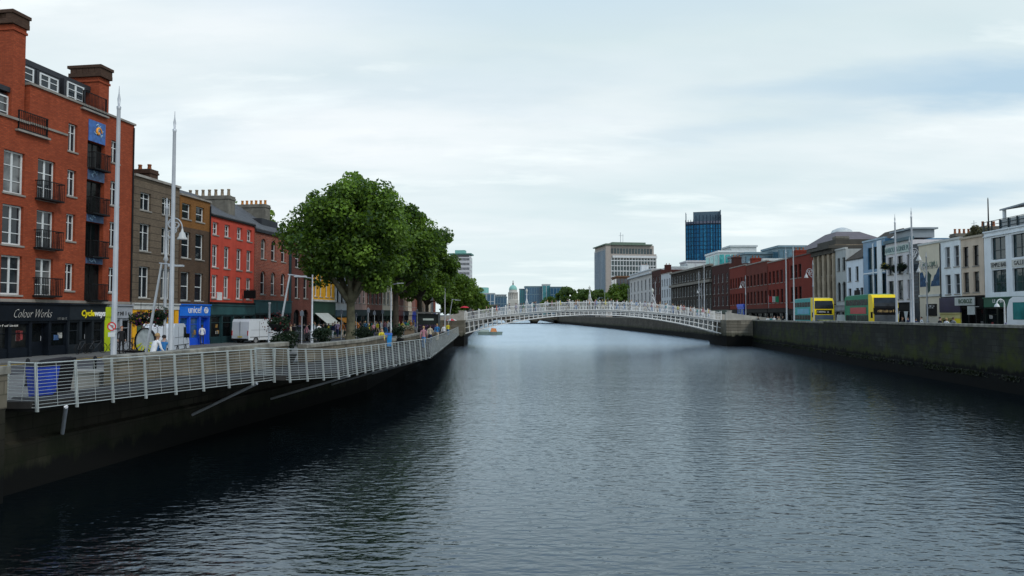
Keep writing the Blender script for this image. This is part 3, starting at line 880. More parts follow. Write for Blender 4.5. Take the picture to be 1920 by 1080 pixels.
for px, py, zb_, zt in ((22, 212, 16.8, 18.2), (70, 152, 19.3, 20.5), (116, 165, 19.3, 20.5), (164, 185, 19.3, 20.7)):
    x = b.lx(px, py) - .5
    dm = MB(); dm.box(x - .95, x + .95, .55, 2.4, zb_ - ZL - .3, zt - ZL + .12)
    do = dm.build('dormer', DARKROOF, b.root)
    ww = window(do, x, zb_ - ZL, 1.5, zt - zb_, 'double', WHITE, .0, sill=False, fw=.09); ww.location.y = .47
# terrace balcony rails in the parapet
for px, py, zz in ((60, 250, 16.35), (176, 208, 19.2)):
    x = b.lx(px, py); bo = balcony(b, x, zz - ZL, 2.2, .14)
    s_ = MB(); s_.box(x - 1.25, x + 1.25, -.22, -.005, zz - ZL - .22, zz - ZL - .103); s_.build('balcony_slab', STONE, b.root)
chimney(b, b.lx(31, 100), b.lx(57, 110) - .1, .25, 4.6, 16.4 - ZL, 22.65 - ZL, RB, 0)
chimney(b, b.lx(190, 170) + .2, b.lx(208, 175) + .25, .35, 2.5, 18.9 - ZL, 21.9 - ZL, RB, 0)
for (pa, pb, y1, zt) in ((31, 57, 4.6, 22.65), (190, 208, 2.5, 21.9)):
    c = MB(); xa = b.lx(pa, 120) - .25 + (.33 if pa > 100 else 0); xb_ = b.lx(pb, 120) + (.33 if pa > 100 else 0)
    z = zt - ZL
    c.box(xa, xb_, .1, y1 + .15, z + .003, z + .28); n = 5
    for i in range(n): c.box(xa - .0, xb_ + .0, .12 + (y1 - .1) * i / n, .12 + (y1 - .1) * i / n + .45, z + .28, z + .62)
    c.box(xa - .06, xb_ + .06, .04, y1 + .2, z + .62, z + .82); c.box(xa + .1, xb_ - .1, .3, y1 - .1, z + .28, z + .62)
    c.build('chimney_cap', RBD, b.root)
# blue panels, one with an orange swirl emblem
BLU = mat('blue_enamel', (.03, .11, .33), .4, var=.35, scale=3); BLUD = mat('dull_blue_panel', (.05, .09, .17), .5, var=.4, scale=4)
for k, (z0, z1) in enumerate(zl((8.52, 8.98), (11.42, 11.98), (14.32, 15.08), (17.02, 18.5))):
    p = MB(); p.box(cD - .8, cD + .8, -.04, .3, z0, z1 - .005)
    po = p.build('wall_panel', BLU if k == 3 else BLUD, b.root)
    e = MB(); random.seed(30 + k)
    for i in range(9 if k == 3 else 4):
        xa = cD - .6 + random.random() * .9; za = z0 + (.25 + .6 * random.random()) * (z1 - z0); w_ = .35 if k == 3 else .25
        pts = [(xa + w_ * t, -.055, za + .09 * math.sin(t * 6 + i)) for t in (0, .25, .5, .75, 1)]
        e.tube(pts, [.01, .035, .045, .035, .01], 5)
    e.build('wave_pattern', mat('pale_blue_enamel', (.3, .45, .6), .4), po)
    if k == 3:
        s_ = MB(); zc = (z0 + z1) / 2 + .0
        s_.tube([(cD + .32 * (1 - t) * math.cos(7 * t) + .1, -.07, zc + .4 * (1 - t) * math.sin(7 * t)) for t in [i / 14 for i in range(15)]], [.04 + .05 * math.sin(math.pi * i / 14) for i in range(15)], 6)
        s_.build('emblem', mat('orange_enamel', (.75, .3, .03), .4), po)
# shopfronts of block 1
NAVY = mat('blue_black_paint', (.006, .009, .014), .55, var=.3, spec=.15); CHAR = mat('charcoal_paint', (.016, .021, .026), .55, var=.25, spec=.15)
CREAMT = mat('cream_lettering', (.62, .6, .55), .5); WHT = mat('white_lettering', (.8, .8, .78), .5, var=.03)
LIME = mat('lime_paint', (.42, .52, .01), .5, var=.12); GREYP = mat('pale_grey_paint', (.3, .32, .35), .6, var=.12, streak=.2)
xd1 = b.lx(126, 585); xd2 = b.lx(194, 585); xd3 = b.lx(205, 585)
shopfront(b, 0, xd1, shop, NAVY, 5, 3, NAVY, 1.15, sign=None)
text('Colour Works', .78, CREAMT, b.root, (b.lx(56, 578), -.2, 5.05 - ZL), .55, .62, offset=-.02, ext=.004)
strokes(b.root, b.lx(12, 597), -.12, 4.35 - ZL, 1.6, .12, 9, CREAMT, 8)
strokes(b.root, b.lx(112, 588), -.2, 4.75 - ZL, .8, .16, 7, mat('dim_lettering', (.2, .2, .19), .6), 5)
f = shopfront(b, xd1, xd2, shop, CHAR, 3, 1, CHAR, 1.1)
xc = b.lx(171, 581)
text('Cycle', .56, mat('yellow_lettering', (.75, .62, .01), .5), f, (xc + .06, -.2, 5.08 - ZL), .15, .95, 'RIGHT', offset=.018)
text('ways', .56, WHT, f, (xc + .06, -.2, 5.08 - ZL), .15, .95, 'LEFT', offset=.018)
lp = MB(); lp.box(xd2 + .01, xd3, -.12, .3, 0, shop - .2); lp.box(xd2 + .01, xd3, -.16, -.12, shop - .9, shop - .2); lp.build('pilaster', LIME, b.root)
shopfront(b, xd3 + .02, b.W - .02, shop, GREYP, 2, 0, GREYP, 1.0)
strokes(b.root, b.lx(228, 581), -.19, 5.1 - ZL, 1.4, .3, 5, BLACK, 9)

# ---- 2 the brown rendered house with a yellow shopfront
BROWN = brick('brown_render', (.175, .135, .095), (.15, .115, .082), (.05, .04, .03), 40, .56, .4, .4, .03)
b = place('terraced_house', 'narrow brown rendered house with yellow shopfront and five chimney pots', 'house', 246.5, 333, L1, ZL)
H = []; cols = [b.lx(272, 440), b.lx(312, 450)]
put_windows(b, cols, 1.25, zl((6.3, 8.7), (9.9, 12.0), (13.05, 14.4)), 'casement', WHITE, H)
body(b, 15.5 - ZL, BROWN, H, 5.9 - ZL, 10, coping=STONE, cop=(.15, .18))
chimney(b, 2.5, 3.5, .5, 5.4, 13.2 - ZL, 16.55 - ZL, RBD, 6, GLAZE_TERRA, poth=.45, potr=.17)
ORG = mat('orange_yellow_paint', (.72, .36, .012), .5, var=.12, streak=.12)
sf = shopfront(b, 0, b.W, 5.9 - ZL, ORG, 3, 1, OFFW, .5, pw=.95, stall=.5)
sg = MB(); sg.box(1.2, b.W - 1.6, -.16, -.06, 2.0, 2.75); s_ = sg.build('shop_sign', BLACK, b.root)
strokes(s_, b.W / 2 - .2, -.165, 2.38, 2.2, .36, 9, WHT, 3)

# ---- 3 half ochre, half brown house above the blue charity shop
OCH = brick('ochre_brick', (.30, .135, .035), (.25, .11, .032), (.18, .09, .04), .26, .09, .3, .35)
b = place('terraced_house', 'brown brick house with ochre top storey above a bright blue shop', 'house', 334, 391.5, L1, ZL)
H = []; cols = [b.lx(348.5, 470), b.lx(374, 475)]
put_windows(b, cols, 1.25, zl((6.2, 8.6), (9.8, 12.0), (13.1, 14.4)), 'sash', WHITE, H)
body(b, 12.4 - ZL, brick('weathered_brown_brick', (.14, .085, .05), (.10, .065, .045), (.09, .07, .055), .26, .09, .4, .5), [h for h in H if h[3] < 12.2 - ZL], 5.9 - ZL, 10)
w = MB(); wall_grid(w, .01, b.W - .01, 12.4 - ZL, 15.0 - ZL, H, m=0)
w.poly([(.01, 10, 12.4 - ZL), (.01, 0, 12.4 - ZL), (.01, 0, 15 - ZL), (.01, 10, 15 - ZL)]); w.poly([(b.W - .01, 0, 12.4 - ZL), (b.W - .01, 10, 12.4 - ZL), (b.W - .01, 10, 15 - ZL), (b.W - .01, 0, 15 - ZL)])
w.poly([(.01, 0.3, 14.8 - ZL), (b.W, .3, 14.8 - ZL), (b.W, 10, 14.8 - ZL), (.01, 10, 14.8 - ZL)])
w.build('upper_wall', OCH, b.root)
c = MB(); c.box(-.02, b.W + .02, -.14, .3, 15.0 - ZL + .002, 15.15 - ZL); c.build('coping', STONE, b.root)
dp = MB(); dp.tube([(b.W - .1, -.08, 3.6), (b.W - .1, -.08, 12.3)], .06, 6); dp.build('drainpipe', IRON, b.root)
BLUE = mat('bright_blue_paint', (.012, .085, .60), .4, var=.12)
sf = shopfront(b, 0, b.W, 5.9 - ZL, BLUE, 3, 2, mat('sky_blue_fascia', (.01, .15, .66), .4, var=.08), 1.0, glass('blue_shop_glass', (.01, .05, .14), (.05, .16, .3), .6))
text('unicef', .86, WHT, sf, (b.W * .46, -.19, 5.4 - ZL), 0, .95)
e = MB(); e.ring((b.W * .84, -.19, 5.4 - ZL), .2, .27, -.01, .01, 20)
e.ring((b.W * .84, -.19, 5.4 - ZL), .09, .12, -.01, .01, 14); e.tube([(b.W * .84 - .2, -.19, 5.4 - ZL), (b.W * .84 + .2, -.19, 5.4 - ZL)], .016, 4); e.tube([(b.W * .84, -.19, 5.2 - ZL), (b.W * .84, -.19, 5.6 - ZL)], .016, 4)
for s in (-1, 1): e.tube([(b.W * .84 + s * .3 * math.cos(a_), -.19, 5.4 - ZL + .3 * math.sin(a_)) for a_ in (-1.2, -.7, -.2, .3)], .022, 4)
e.build('emblem', WHT, sf)

# ---- 4 the red painted house
REDP = mat('red_painted_render', (.50, .065, .038), .75, var=.13, scale=1.1, streak=.22)
TEAL = mat('dark_teal_paint', (.014, .042, .048), .5, var=.25, streak=.15); TEALS = mat('teal_fascia', (.02, .075, .08), .5, var=.2, streak=.15)
b = place('terraced_house', 'bright red painted house with twelve white sash windows over teal shop', 'house', 392.5, 475, L1, ZL)
H = []; cols = [b.lx(403.5, 480), b.lx(425.5, 485), b.lx(448.5, 490), b.lx(467, 490)]
put_windows(b, cols, 1.0, zl((6.5, 8.6), (9.3, 11.35)), 'sash4', WHITE, H, fw=.13)
put_windows(b, cols, .95, zl((12.25, 13.4)), 'sash4', WHITE, H, fw=.13)
body(b, 14.0 - ZL, REDP, H, 5.95 - ZL, 9.5, roof='pitched', rise=2.7)
c = MB(); c.box(0, b.W, -.16, -.003, 13.86 - ZL, 14.02 - ZL); c.box(0, b.W, -.2, -.003, 5.96 - ZL, 6.15 - ZL); c.build('gutter', IRON, b.root)
chimney(b, 4.4, 5.6, .9, 5.6, 13.6 - ZL, 16.5 - ZL, mat('chimney_render', (.16, .15, .125), .9, var=.25, scale=2, streak=.4), 7, mat('buff_pots', (.30, .24, .17), .85, var=.4, scale=6), poth=.7, potr=.17)
shopfront(b, 0, b.W, 5.95 - ZL, TEAL, 4, 3, TEALS, .95)
s_ = MB(); s_.box(5.3, 5.42, -1.5, -.3, 6.55 - ZL, 7.35 - ZL); s_.tube([(5.36, -1.4, 7.4 - ZL), (5.36, 0, 7.4 - ZL)], .025, 5); s_.build('hanging_sign', BLACK, b.root)
s_ = MB(); s_.box(-.35, .35, -1.0, -.9, 6.3 - ZL, 7.0 - ZL); s_.tube([(0, -.95, 6.98 - ZL), (0, 0, 6.98 - ZL)], .02, 5); s_.build('hanging_sign', WHITE, b.root)

# ---- 5 the patterned brick house with round-headed windows
PB = brick('patterned_red_brick', (.42, .10, .055), (.22, .06, .045), (.40, .25, .19), .46, .15, .35, .4, .022)
b = place('terraced_house', 'red brick house with round-headed windows and slate roof by the big tree', 'house', 476, 544, L1, ZL)
H = []; cols = [b.lx(493.5, 500), b.lx(512.5, 505), b.lx(531, 510)]
put_windows(b, cols, 1.05, zl((7.1, 9.5), (10.75, 12.85)), 'sash', WHITE, H, arch=True)
body(b, 13.65 - ZL, PB, H, 6.5 - ZL, 9.5, roof='pitched', rise=3.2)
c = MB(); c.box(0, b.W, -.2, -.003, 13.4 - ZL, 13.67 - ZL); c.build('gutter', DARKROOF, b.root)
c = MB(); c.box(b.W - .5, b.W - .01, -.1, -.003, 2.5, 13.4 - ZL); c.build('pilaster', TEAL, b.root)
chimney(b, 5.0, 6.2, 1.6, 4.8, 13.9 - ZL, 17.0 - ZL, MATS['chimney_render'], 6, mat('orange_pots', (.55, .22, .05), .8, var=.35, scale=8), poth=.5, potr=.16)
sk = MB(); sk.box(3.2, 6.8, 1.0, 2.2, 14.2 - ZL, 15.2 - ZL); sk.build('dormer', DARKROOF, b.root)
shopfront(b, 0, b.W, 6.5 - ZL, TEAL, 3, 1, TEALS, 1.35)

# ---- 6 dark brick, 7 yellow pub, 8 white house, 9-10
DRB = brick('dusky_red_brick', (.20, .062, .045), (.14, .05, .04), (.14, .09, .075), .3, .1, .4, .4)
b = place('terraced_house', 'dusky brick house with arched ground floor openings, half hidden by the tree', 'house', 546, 584, L1, ZL)
H = []; cols = [b.lx(557, 545), b.lx(573, 545)]
put_windows(b, cols, 1.1, zl((6.9, 9.4), (10.4, 12.4)), 'sash', OFFW, H)
put_windows(b, cols, 1.7, zl((2.9, 5.6)), 'casement', BLACK, H, arch=True, gm=GLASSD, sill=False)
body(b, 13.6 - ZL, DRB, H, 0, 9.5, coping=STONE)
YEL = mat('yellow_painted_render', (.70, .36, .02), .7, var=.1, streak=.12)
PGR = mat('pub_green_paint', (.016, .05, .034), .45, var=.25)
b = place('pub', 'yellow painted pub with dark green front and pale awning', 'building', 585.5, 627, L1, ZL)
H = []; cols = [b.lx(592.5, 540), b.lx(602, 540), b.lx(613, 540), b.lx(622, 540)]
put_windows(b, cols, .85, zl((7.2, 9.9), (10.8, 12.6)), 'sash', WHITE, H, fw=.16)
body(b, 13.4 - ZL, YEL, H, 6.6 - ZL, 9.5, coping=STONE)
shopfront(b, 0, b.W, 6.6 - ZL, PGR, 4, 2, PGR, 1.6)
c = MB(); c.box(0, b.W, -.3, -.003, 6.62 - ZL, 6.85 - ZL); c.build('cornice', OFFW, b.root)
def awning(b, x0, x1, z, out, drop, m):
    a = MB(); a.hexa([(x0, -.2, z - .04), (x1, -.2, z - .04), (x1, -out, z - drop - .04), (x0, -out, z - drop - .04)], [(x0, -.2, z), (x1, -.2, z), (x1, -out, z - drop), (x0, -out, z - drop)])
    a.box(x0, x1, -out - .02, -out, z - drop - .25, z - drop - .0)
    for x in (x0 + .05, x1 - .05): a.tube([(x, -.2, z - drop - .3), (x, -out, z - drop - .1)], .02, 5)
    return a.build('awning', m, b.root)
awning(b, .3, 4.3, 5.2 - ZL, 1.7, 1.2, mat('grey_canvas', (.42, .45, .42), .85, var=.12))
b = place('terraced_house', 'white rendered house with tall windows and an orange awning', 'house', 628.5, 653, L1, ZL)
WR = mat('white_render', (.55, .57, .58), .8, var=.1, streak=.25)
H = []; cols = [b.lx(634, 550), b.lx(642, 550), b.lx(650, 550)]
put_windows(b, cols, .9, zl((6.6, 8.9), (10, 12)), 'sash', BLACK, H)
body(b, 13 - ZL, WR, H, 5.6 - ZL, 9.5, coping=STONE)
shopfront(b, 0, b.W, 5.6 - ZL, PGR, 3, 1, mat('slate_blue_fascia', (.06, .12, .16), .5), .8)
awning(b, .2, b.W - .2, 4.6 - ZL, 1.6, .75, mat('orange_canvas', (.75, .27, .02), .8, var=.1))
# ---- 9 onwards: smaller houses seen between the tree trunks
def terrace(name, label, p0, p1, zb, top, wall, cols, rows, shopz, paint, winm=None, cw=1.1, style='sash', roof='flat', arch=False, cat='house', depth=9.5, coping=STONE, shopdoor=1, bays=3, sign=None, fascia=None, side=None):
    b = place_pts(name, label, cat, p0, p1, zb)
    H = []
    xs_ = [b.W * (i + .5) / cols for i in range(cols)] if isinstance(cols, int) else cols
    put_windows(b, xs_, cw, [(p - zb, q - zb) for p, q in rows], style, winm or WHITE, H, arch=arch)
    body(b, top - zb, wall, H, shopz - zb, depth, coping=coping, roof=roof, side=side)
    shopfront(b, 0, b.W, shopz - zb, paint, bays, shopdoor, fascia or paint, .75, sign=sign, sm=WHT, ssize=.45)
    return b
def onL(y): return (LF(y), y)
PINKB = brick('pinkish_brick', (.36, .16, .12), (.28, .12, .10), (.3, .2, .17), .3, .1, .3)
BUFFB = brick('buff_brick', (.34, .24, .16), (.28, .2, .14), (.25, .2, .16), .3, .1, .3)
CREAMR = mat('cream_render', (.55, .47, .36), .8, var=.12, streak=.3)
GREYR = mat('grey_render', (.28, .29, .29), .85, var=.18, streak=.3)
PINKR = mat('pale_pink_render', (.50, .34, .30), .8, var=.12, streak=.25)
REDB2 = brick('plain_red_brick', (.33, .085, .05), (.25, .065, .045), (.2, .11, .08), .3, .1, .35)
shops = [TEAL, BLACK, PGR, mat('maroon_paint', (.11, .012, .016), .5), NAVY, mat('stone_shop_paint', (.34, .3, .24), .6), mat('royal_blue_paint', (.02, .04, .3), .5)]
spec = [
    (95.8, 103, 14.0, PINKR, 4, 'pale pink house with white windows just right of the orange awning'),
    (103.1, 110, 13.5, PINKB, 4, 'pinkish brick house seen between the first and second tree trunks'),
    (110.1, 115.9, 14.2, CREAMR, 3, 'cream rendered house beside the second tree trunk'),
    (121, 129, 14, PINKB, 4, 'pinkish corner house past the side street, behind the tree trunks'),
    (129.1, 137, 13.2, BUFFB, 3, 'buff brick house next after the pinkish corner one'),
    (137.1, 144, 14.4, CREAMR, 3, 'cream rendered house behind the third tree trunk'),
    (144.1, 152, 13.5, PINKB, 3, 'pinkish brick house farther along, right of the cream one'),
    (152.1, 160, 14.2, REDB2, 3, 'red brick house beyond the kiosk, left of a grey one'),
    (160.1, 168, 13.6, GREYR, 3, 'grey rendered house above the dark kiosk roof'),
    (168.1, 177, 14.4, BUFFB, 3, 'buff brick house right of the grey rendered one'),
    (177.1, 186, 13.2, WR, 3, 'white rendered house far along the left quay'),
    (186.1, 195, 14.4, CREAMR, 3, 'distant cream house just left of the far mast'),
    (195.1, 205, 13.8, GREYR, 3, 'distant grey house next to the far mast'),
    (205.1, 216, 14.5, REDB2, 3, 'last red brick house before the light green trees'),
]
for i, (ya, yb, top, wl, nc, lab) in enumerate(spec):
    terrace('terraced_house', lab, onL(ya), onL(yb), ZL, top, wl, nc, ((6.6, 8.6), (9.5, 11.4), (12.0, 13.2) if top > 14 else (11.9, 12.8)), 5.7, shops[i % len(shops)])
# ================================================================== right bank buildings
def zr(*a): return [(p - ZR, q - ZR) for p, q in a]
GLT = glass('teal_window_glass', (.012, .03, .034), (.06, .1, .1), .5)
WHR = mat('cool_white_render', (.72, .76, .78), .75, var=.07, streak=.2)
# ---- white gallery building at the frame edge
b = place('gallery_building', 'white four-storey gallery building with roof terrace at the right edge', 'building', 1848, 1985, R1, ZR)
H = []
cw = 3.0; c1 = b.lx(1872, 480); c2 = b.lx(1912, 480); c3 = 2 * c2 - c1
FR = mat('dark_teal_frame', (.02, .035, .04), .5)
put_windows(b, [c1, c2, c3], b.lx(1885, 480) - b.lx(1858, 480), zr((10.3, 12.45), (7.15, 9.3)), 'mullions', FR, H, gm=GLT, sill=False)
for c_ in (c3 + c2 - c1,):
    put_windows(b, [c_], b.lx(1885, 480) - b.lx(1858, 480), zr((10.3, 12.45), (7.15, 9.3)), 'mullions', FR, H, gm=GLT, sill=False)
body(b, 13.05 - ZR, WHR, H, 6.7 - ZR, 12)
ww = b.lx(1885, 480) - b.lx(1858, 480)
s_ = MB()
for c_ in (c1, c2, c3): s_.box(c_ - ww / 2, c_ + ww / 2, -.05, -.002, 9.42 - ZR, 10.1 - ZR)
so_ = s_.build('shop_sign', mat('pale_sign_board', (.5, .5, .46), .6), b.root)
text('TEMPLE BAR', .58, BLACK, so_, (c1, -.06, 9.76 - ZR), 0, .72)
text('GALLERY', .58, BLACK, so_, (c2 + .2, -.06, 9.76 - ZR), 0, .8)
text('+ STUDIOS', .58, BLACK, so_, (c3, -.06, 9.76 - ZR), 0, .72)
c = MB(); c.box(0, b.W, -.12, -.003, 12.62 - ZR, 12.72 - ZR); c.build('string_course', WHR, b.root); c = MB(); c.box(0, b.W, -.12, .3, 13.05 - ZR + .002, 13.18 - ZR); c.build('coping', WHR, b.root)
rl = MB()
for i in range(9):
    x = b.W * i / 8; rl.box(x - .05, x + .05, -.02, .08, 13.18 - ZR, 14.15 - ZR)
for z in (13.4, 13.75, 14.1): rl.box(0, b.W, .01, .05, z - ZR, z + .05 - ZR)
rl.build('railing', FR, b.root)
pg = MB(); pg.poly([(b.lx(1872, 400), .1, 13.2 - ZR), (b.W, .1, 13.2 - ZR), (b.W, .1, 14.08 - ZR), (b.lx(1872, 400), .1, 14.08 - ZR)]); pg.build('pane', glass('terrace_glass', (.1, .13, .15), (.2, .24, .26), .5), b.root)
# roof pavilion
x0 = b.lx(1868, 400)
p = MB(); r0 = 15.0 - ZR
p.hexa([(x0, .3, r0), (b.W, .3, r0 + .25), (b.W, 6, r0 + 1.1), (x0, 6, r0 + .9)], [(x0, .3, r0 + .15), (b.W, .3, r0 + .4), (b.W, 6, r0 + 1.3), (x0, 6, r0 + 1.1)])
p.box(x0 + 5.5, b.W, 1.5, 5.5, r0 + .6, r0 + 1.9)
po = p.build('pavilion_roof', mat('grey_zinc', (.25, .29, .32), .5, var=.15), b.root)
q = MB()
for x in (x0 + .25, x0 + 4.6, x0 + 9): q.lathe((x, .6, 12.7 - ZR), [(.16, 0), (.16, 2.4)], 10)
for x in (x0 + .25, x0 + 2.4): q.lathe((x, 4.6, 12.7 - ZR), [(.08, 0), (.08, 3.1)], 8)
q.build('column', WHR, po)
q = MB(); q.box(x0 + 4.9, b.W, 2.5, 9, 12.7 - ZR, 15.75 - ZR); q.build('pavilion_room', mat('dark_glazed_room', (.02, .03, .033), .2), po)
q = MB()
for dx in (0, 1.0, 2.2): q.tube([(x0 + 6.3 + dx, 2.4, r0 + 1.9), (x0 + 6.6 + dx, 2.4, r0 + 2.8), (x0 + 7.1 + dx, 2.4, r0 + 3.2)], .05, 6)
q.build('finial', WHR, po)
q = MB(); q.lathe((b.lx(1845, 440) + .1, .4, 13 - ZR), [(.07, 0), (.05, 3.4), (.02, 3.6)], 8); q.build('mast', IRON, b.root)
PGN = mat('green_fascia', (.015, .10, .06), .45, var=.15)
f = shopfront(b, 0, b.W, 6.68 - ZR, mat('black_green_paint', (.008, .014, .013), .4), 5, 1, PGN, .95)
text('LE     80', .5, WHT, f, (c1, -.19, 6.3 - ZR), 0, .9); text('THE GREEN', .45, WHT, f, (c2, -.19, 6.3 - ZR), 0, .8)

# ---- cream house with the white restaurant sign
CRM = mat('warm_cream_render', (.55, .45, .35), .8, var=.08, streak=.2)
b = place('terraced_house', 'cream house with dark windows beside the white gallery building', 'house', 1804.5, 1847, R1, ZR)
H = []; cc = [b.lx(1811, 500), b.lx(1830, 500)]
put_windows(b, cc, .95, zr((9.95, 12.0), (7.3, 9.35)), 'sash', BLACK, H)
body(b, 12.8 - ZR, CRM, H, 6.95 - ZR, 10, coping=mat('cream_coping', (.42, .36, .28), .8))
f = shopfront(b, 0, b.W, 6.9 - ZR, BLACK, 3, 1, BLACK, 1.2)
s_ = MB(); s_.box(-.6, b.W * .72, -.42, -.3, 5.95 - ZR, 6.78 - ZR)
s2 = s_.build('shop_sign', mat('pale_grey_sign', (.45, .48, .46), .6), b.root)
text('BOBOZ', .62, mat('green_lettering', (.05, .1, .06), .5), s2, (b.W * .33, -.44, 6.36 - ZR), 0, 1.1, offset=.01)
s_ = MB(); s_.box(b.W * .68, b.W * .98, -1.0, -.9, 5.0 - ZR, 5.85 - ZR); s_.tube([(b.W * .83, -.95, 5.8 - ZR), (b.W * .83, -.1, 5.8 - ZR)], .03, 5); s_.build('hanging_sign', mat('pale_grey_sign'), b.root)
# roof garden shrubs are a separate thing, added with the trees
# ---- white house
b = place('terraced_house', 'slim white house with four sash windows between mural and cream house', 'house', 1765, 1804, R1, ZR)
H = []; cc = [b.lx(1777, 500), b.lx(1794, 500)]
put_windows(b, cc, .95, zr((10.1, 12.3), (7.2, 9.3)), 'sash', mat('grey_frame', (.3, .32, .34), .5), H)
body(b, 12.95 - ZR, WHR, H, 6.95 - ZR, 10, coping=OFFW)
PALY = mat('pale_yellow_paint', (.55, .50, .22), .6, var=.1)
f = shopfront(b, 0, b.W, 5.2 - ZR, PALY, 3, 2, PALY, .6)
s_ = MB(); s_.box(0, b.W, -.2, .3, 5.22 - ZR, 6.85 - ZR); s_.build('shop_sign', mat('dark_purple_paint', (.03, .025, .06), .5), b.root)
s_ = MB(); s_.box(b.W - 1.4, b.W - .1, -.15, -.1, .1, 1.9); s_.build('door_panel', mat('bright_yellow_paint', (.75, .6, .02), .5), b.root)
chimney(b, b.W - 1.2, b.W - .3, 2.5, 4.2, 12.5 - ZR, 14.3 - ZR, MATS['chimney_render'], 3)
m_ = MB(); m_.tube([(1.2, 3, 12.5 - ZR), (1.2, 3, 15.2 - ZR)], .025, 5); m_.tube([(.7, 3, 14.9 - ZR), (1.7, 3, 14.9 - ZR)], .018, 4); m_.tube([(.8, 3, 14.6 - ZR), (1.6, 3, 14.6 - ZR)], .018, 4); m_.build('aerial', STEEL, b.root)
m_ = MB(); m_.tube([(.12, -.07, 3.9), (.12, -.07, 9.8)], .05, 6); m_.build('drainpipe', IRON, b.root)
# ---- mural house
CRM2 = mat('pale_cream_render', (.62, .55, .43), .8, var=.07, streak=.12)
b = place('terraced_house', 'windowless cream house front painted with a dark blue landscape mural', 'house', 1725, 1764.5, R1, ZR)
body(b, 12.95 - ZR, CRM2, [], 0, 10, coping=OFFW)
mz = lambda py: b.lz(1745, py)
mu = MB(); W_ = b.W
random.seed(4)
def blob(pts, m): mu.prism([(p[0], -.012, p[1]) for p in pts], (0, .01, 0), m)
zb0, zb1 = mz(537), mz(505)
left = [(.15, zb0), (W_ * .37, zb0)] + [(W_ * (.37 - .05 * i), zb0 + (zb1 - zb0) * (.55 + .35 * math.sin(i * 2.1) * .5 + .05 * i)) for i in range(5)] + [(.15, zb1 - .3)]
blob(left, 0)
rgt = [(W_ * .55, zb0), (W_ - .1, zb0), (W_ - .1, zb1 + .25)] + [(W_ * (.95 - .07 * i), zb1 + .15 - i * .32 + .12 * math.sin(i * 2.7)) for i in range(6)]
blob(rgt, 0)
mid = [(W_ * .42, zb0 - .75), (W_ * .52, zb0 - .5), (W_ * .56, zb0 + .9), (W_ * .6, zb0 + 1.25), (W_ * .5, zb0 + 1.55), (W_ * .43, zb0 + 1.8), (W_ * .4, zb0 + .8)]
mu.prism([(p[0], -.02, p[1]) for p in mid], (0, .015, 0), 1)
for i in range(7):
    x = W_ * (.3 + .55 * random.random()); z = mz(503 + 10 * random.random() * .6) + .3
    mu.prism([(x, -.012, z), (x + .22, -.012, z - .06), (x + .45, -.012, z + .08), (x + .22, -.012, z + .02)], (0, .01, 0), 1)
mo = mu.build('mural', [mat('mural_blue', (.03, .07, .14), .8, var=.5, scale=2.5), mat('mural_dark_green', (.03, .06, .05), .8, var=.5, scale=3)], b.root)
strokes(mo, W_ * .55, -.02, mz(493.5), W_ * .72, .55, 11, mat('mural_green_letters', (.07, .18, .15), .8, var=.4, scale=3), 21)
strokes(mo, W_ * .5, -.02, mz(500), W_ * .8, .5, 13, mat('mural_grey_letters', (.13, .15, .15), .8), 22)
c = MB(); c.box(.02, W_ - .02, -.14, -.003, mz(556), mz(552)); c.build('cornice', OFFW, b.root)
s_ = MB(); s_.box(W_ * .33, W_ * .82, -.08, -.003, mz(592), mz(570)); s_ = s_.build('poster_board', BLACK, b.root)
strokes(s_, W_ * .58, -.09, mz(573.5), 1.3, .22, 8, WHT, 23)
strokes(s_, W_ * .58, -.09, mz(577), 1.0, .14, 8, WHT, 24)
chimney(b, 1.0, 2.2, 3, 5, 12.5 - ZR, 14.2 - ZR, MATS['chimney_render'], 4)
# ---- dark tiled slot and the pub
b = place('narrow_building', 'narrow dark navy slatted building slot left of the mural', 'building', 1712.5, 1724.5, R1, ZR)
body(b, 13.3 - ZR, mat('navy_cladding', (.015, .025, .04), .4, var=.3), [], 0, 9)
s_ = MB()
for i in range(16): s_.box(.05, b.W - .05, -.06, -.003, 3.4 + i * .45, 3.5 + i * .45)
s_.build('slats', mat('navy_slats', (.04, .07, .09), .4), b.root)
PUBR = mat('lilac_white_render', (.64, .62, .63), .8, var=.08, streak=.22)
b = place('pub', 'pale lilac-white pub with lettered fascia and hanging flower baskets', 'building', 1663, 1712, R1, ZR)
H = []; cc = [b.lx(1670, 500), b.lx(1687.5, 500), b.lx(1706, 500)]
put_windows(b, cc, 1.3, zr((10.0, 12.2), (6.9, 9.2)), 'sash', BLACK, H)
body(b, 13.9 - ZR, PUBR, H, 6.5 - ZR, 10)
s_ = MB(); s_.box(.0, b.W, -.1, -.003, 12.55 - ZR, 13.5 - ZR); s_ = s_.build('shop_sign', mat('pale_green_board', (.45, .52, .48), .7, var=.1), b.root)
text("HARBOUR & DINER PUB", .85, mat('blue_green_letters', (.03, .10, .12), .6), s_, (b.W / 2, -.11, 13.03 - ZR), 0, .68)
c = MB(); c.box(0, b.W, -.3, .3, 13.92 - ZR, 14.3 - ZR); c.build('cornice', mat('blue_grey_paint', (.05, .11, .14), .5), b.root)
at_ = MB(); at_.box(.3, b.W - 1.5, .9, 3.5, 14.3 - ZR, 15.3 - ZR); at_.box(.0, b.W - 1.2, .5, 3.8, 15.3 - ZR, 15.5 - ZR); at_.build('attic', mat('grey_zinc'), b.root)
shopfront(b, 0, b.W, 6.48 - ZR, NAVY, 4, 2, BLACK, 1.0)
LANT = MB()
for i in range(3):
    x = b.W * (.2 + .3 * i); LANT.prism([(x - .45, -.2, 2.4), (x, -.2, .9), (x + .45, -.2, 2.4)], (0, .05, 0))
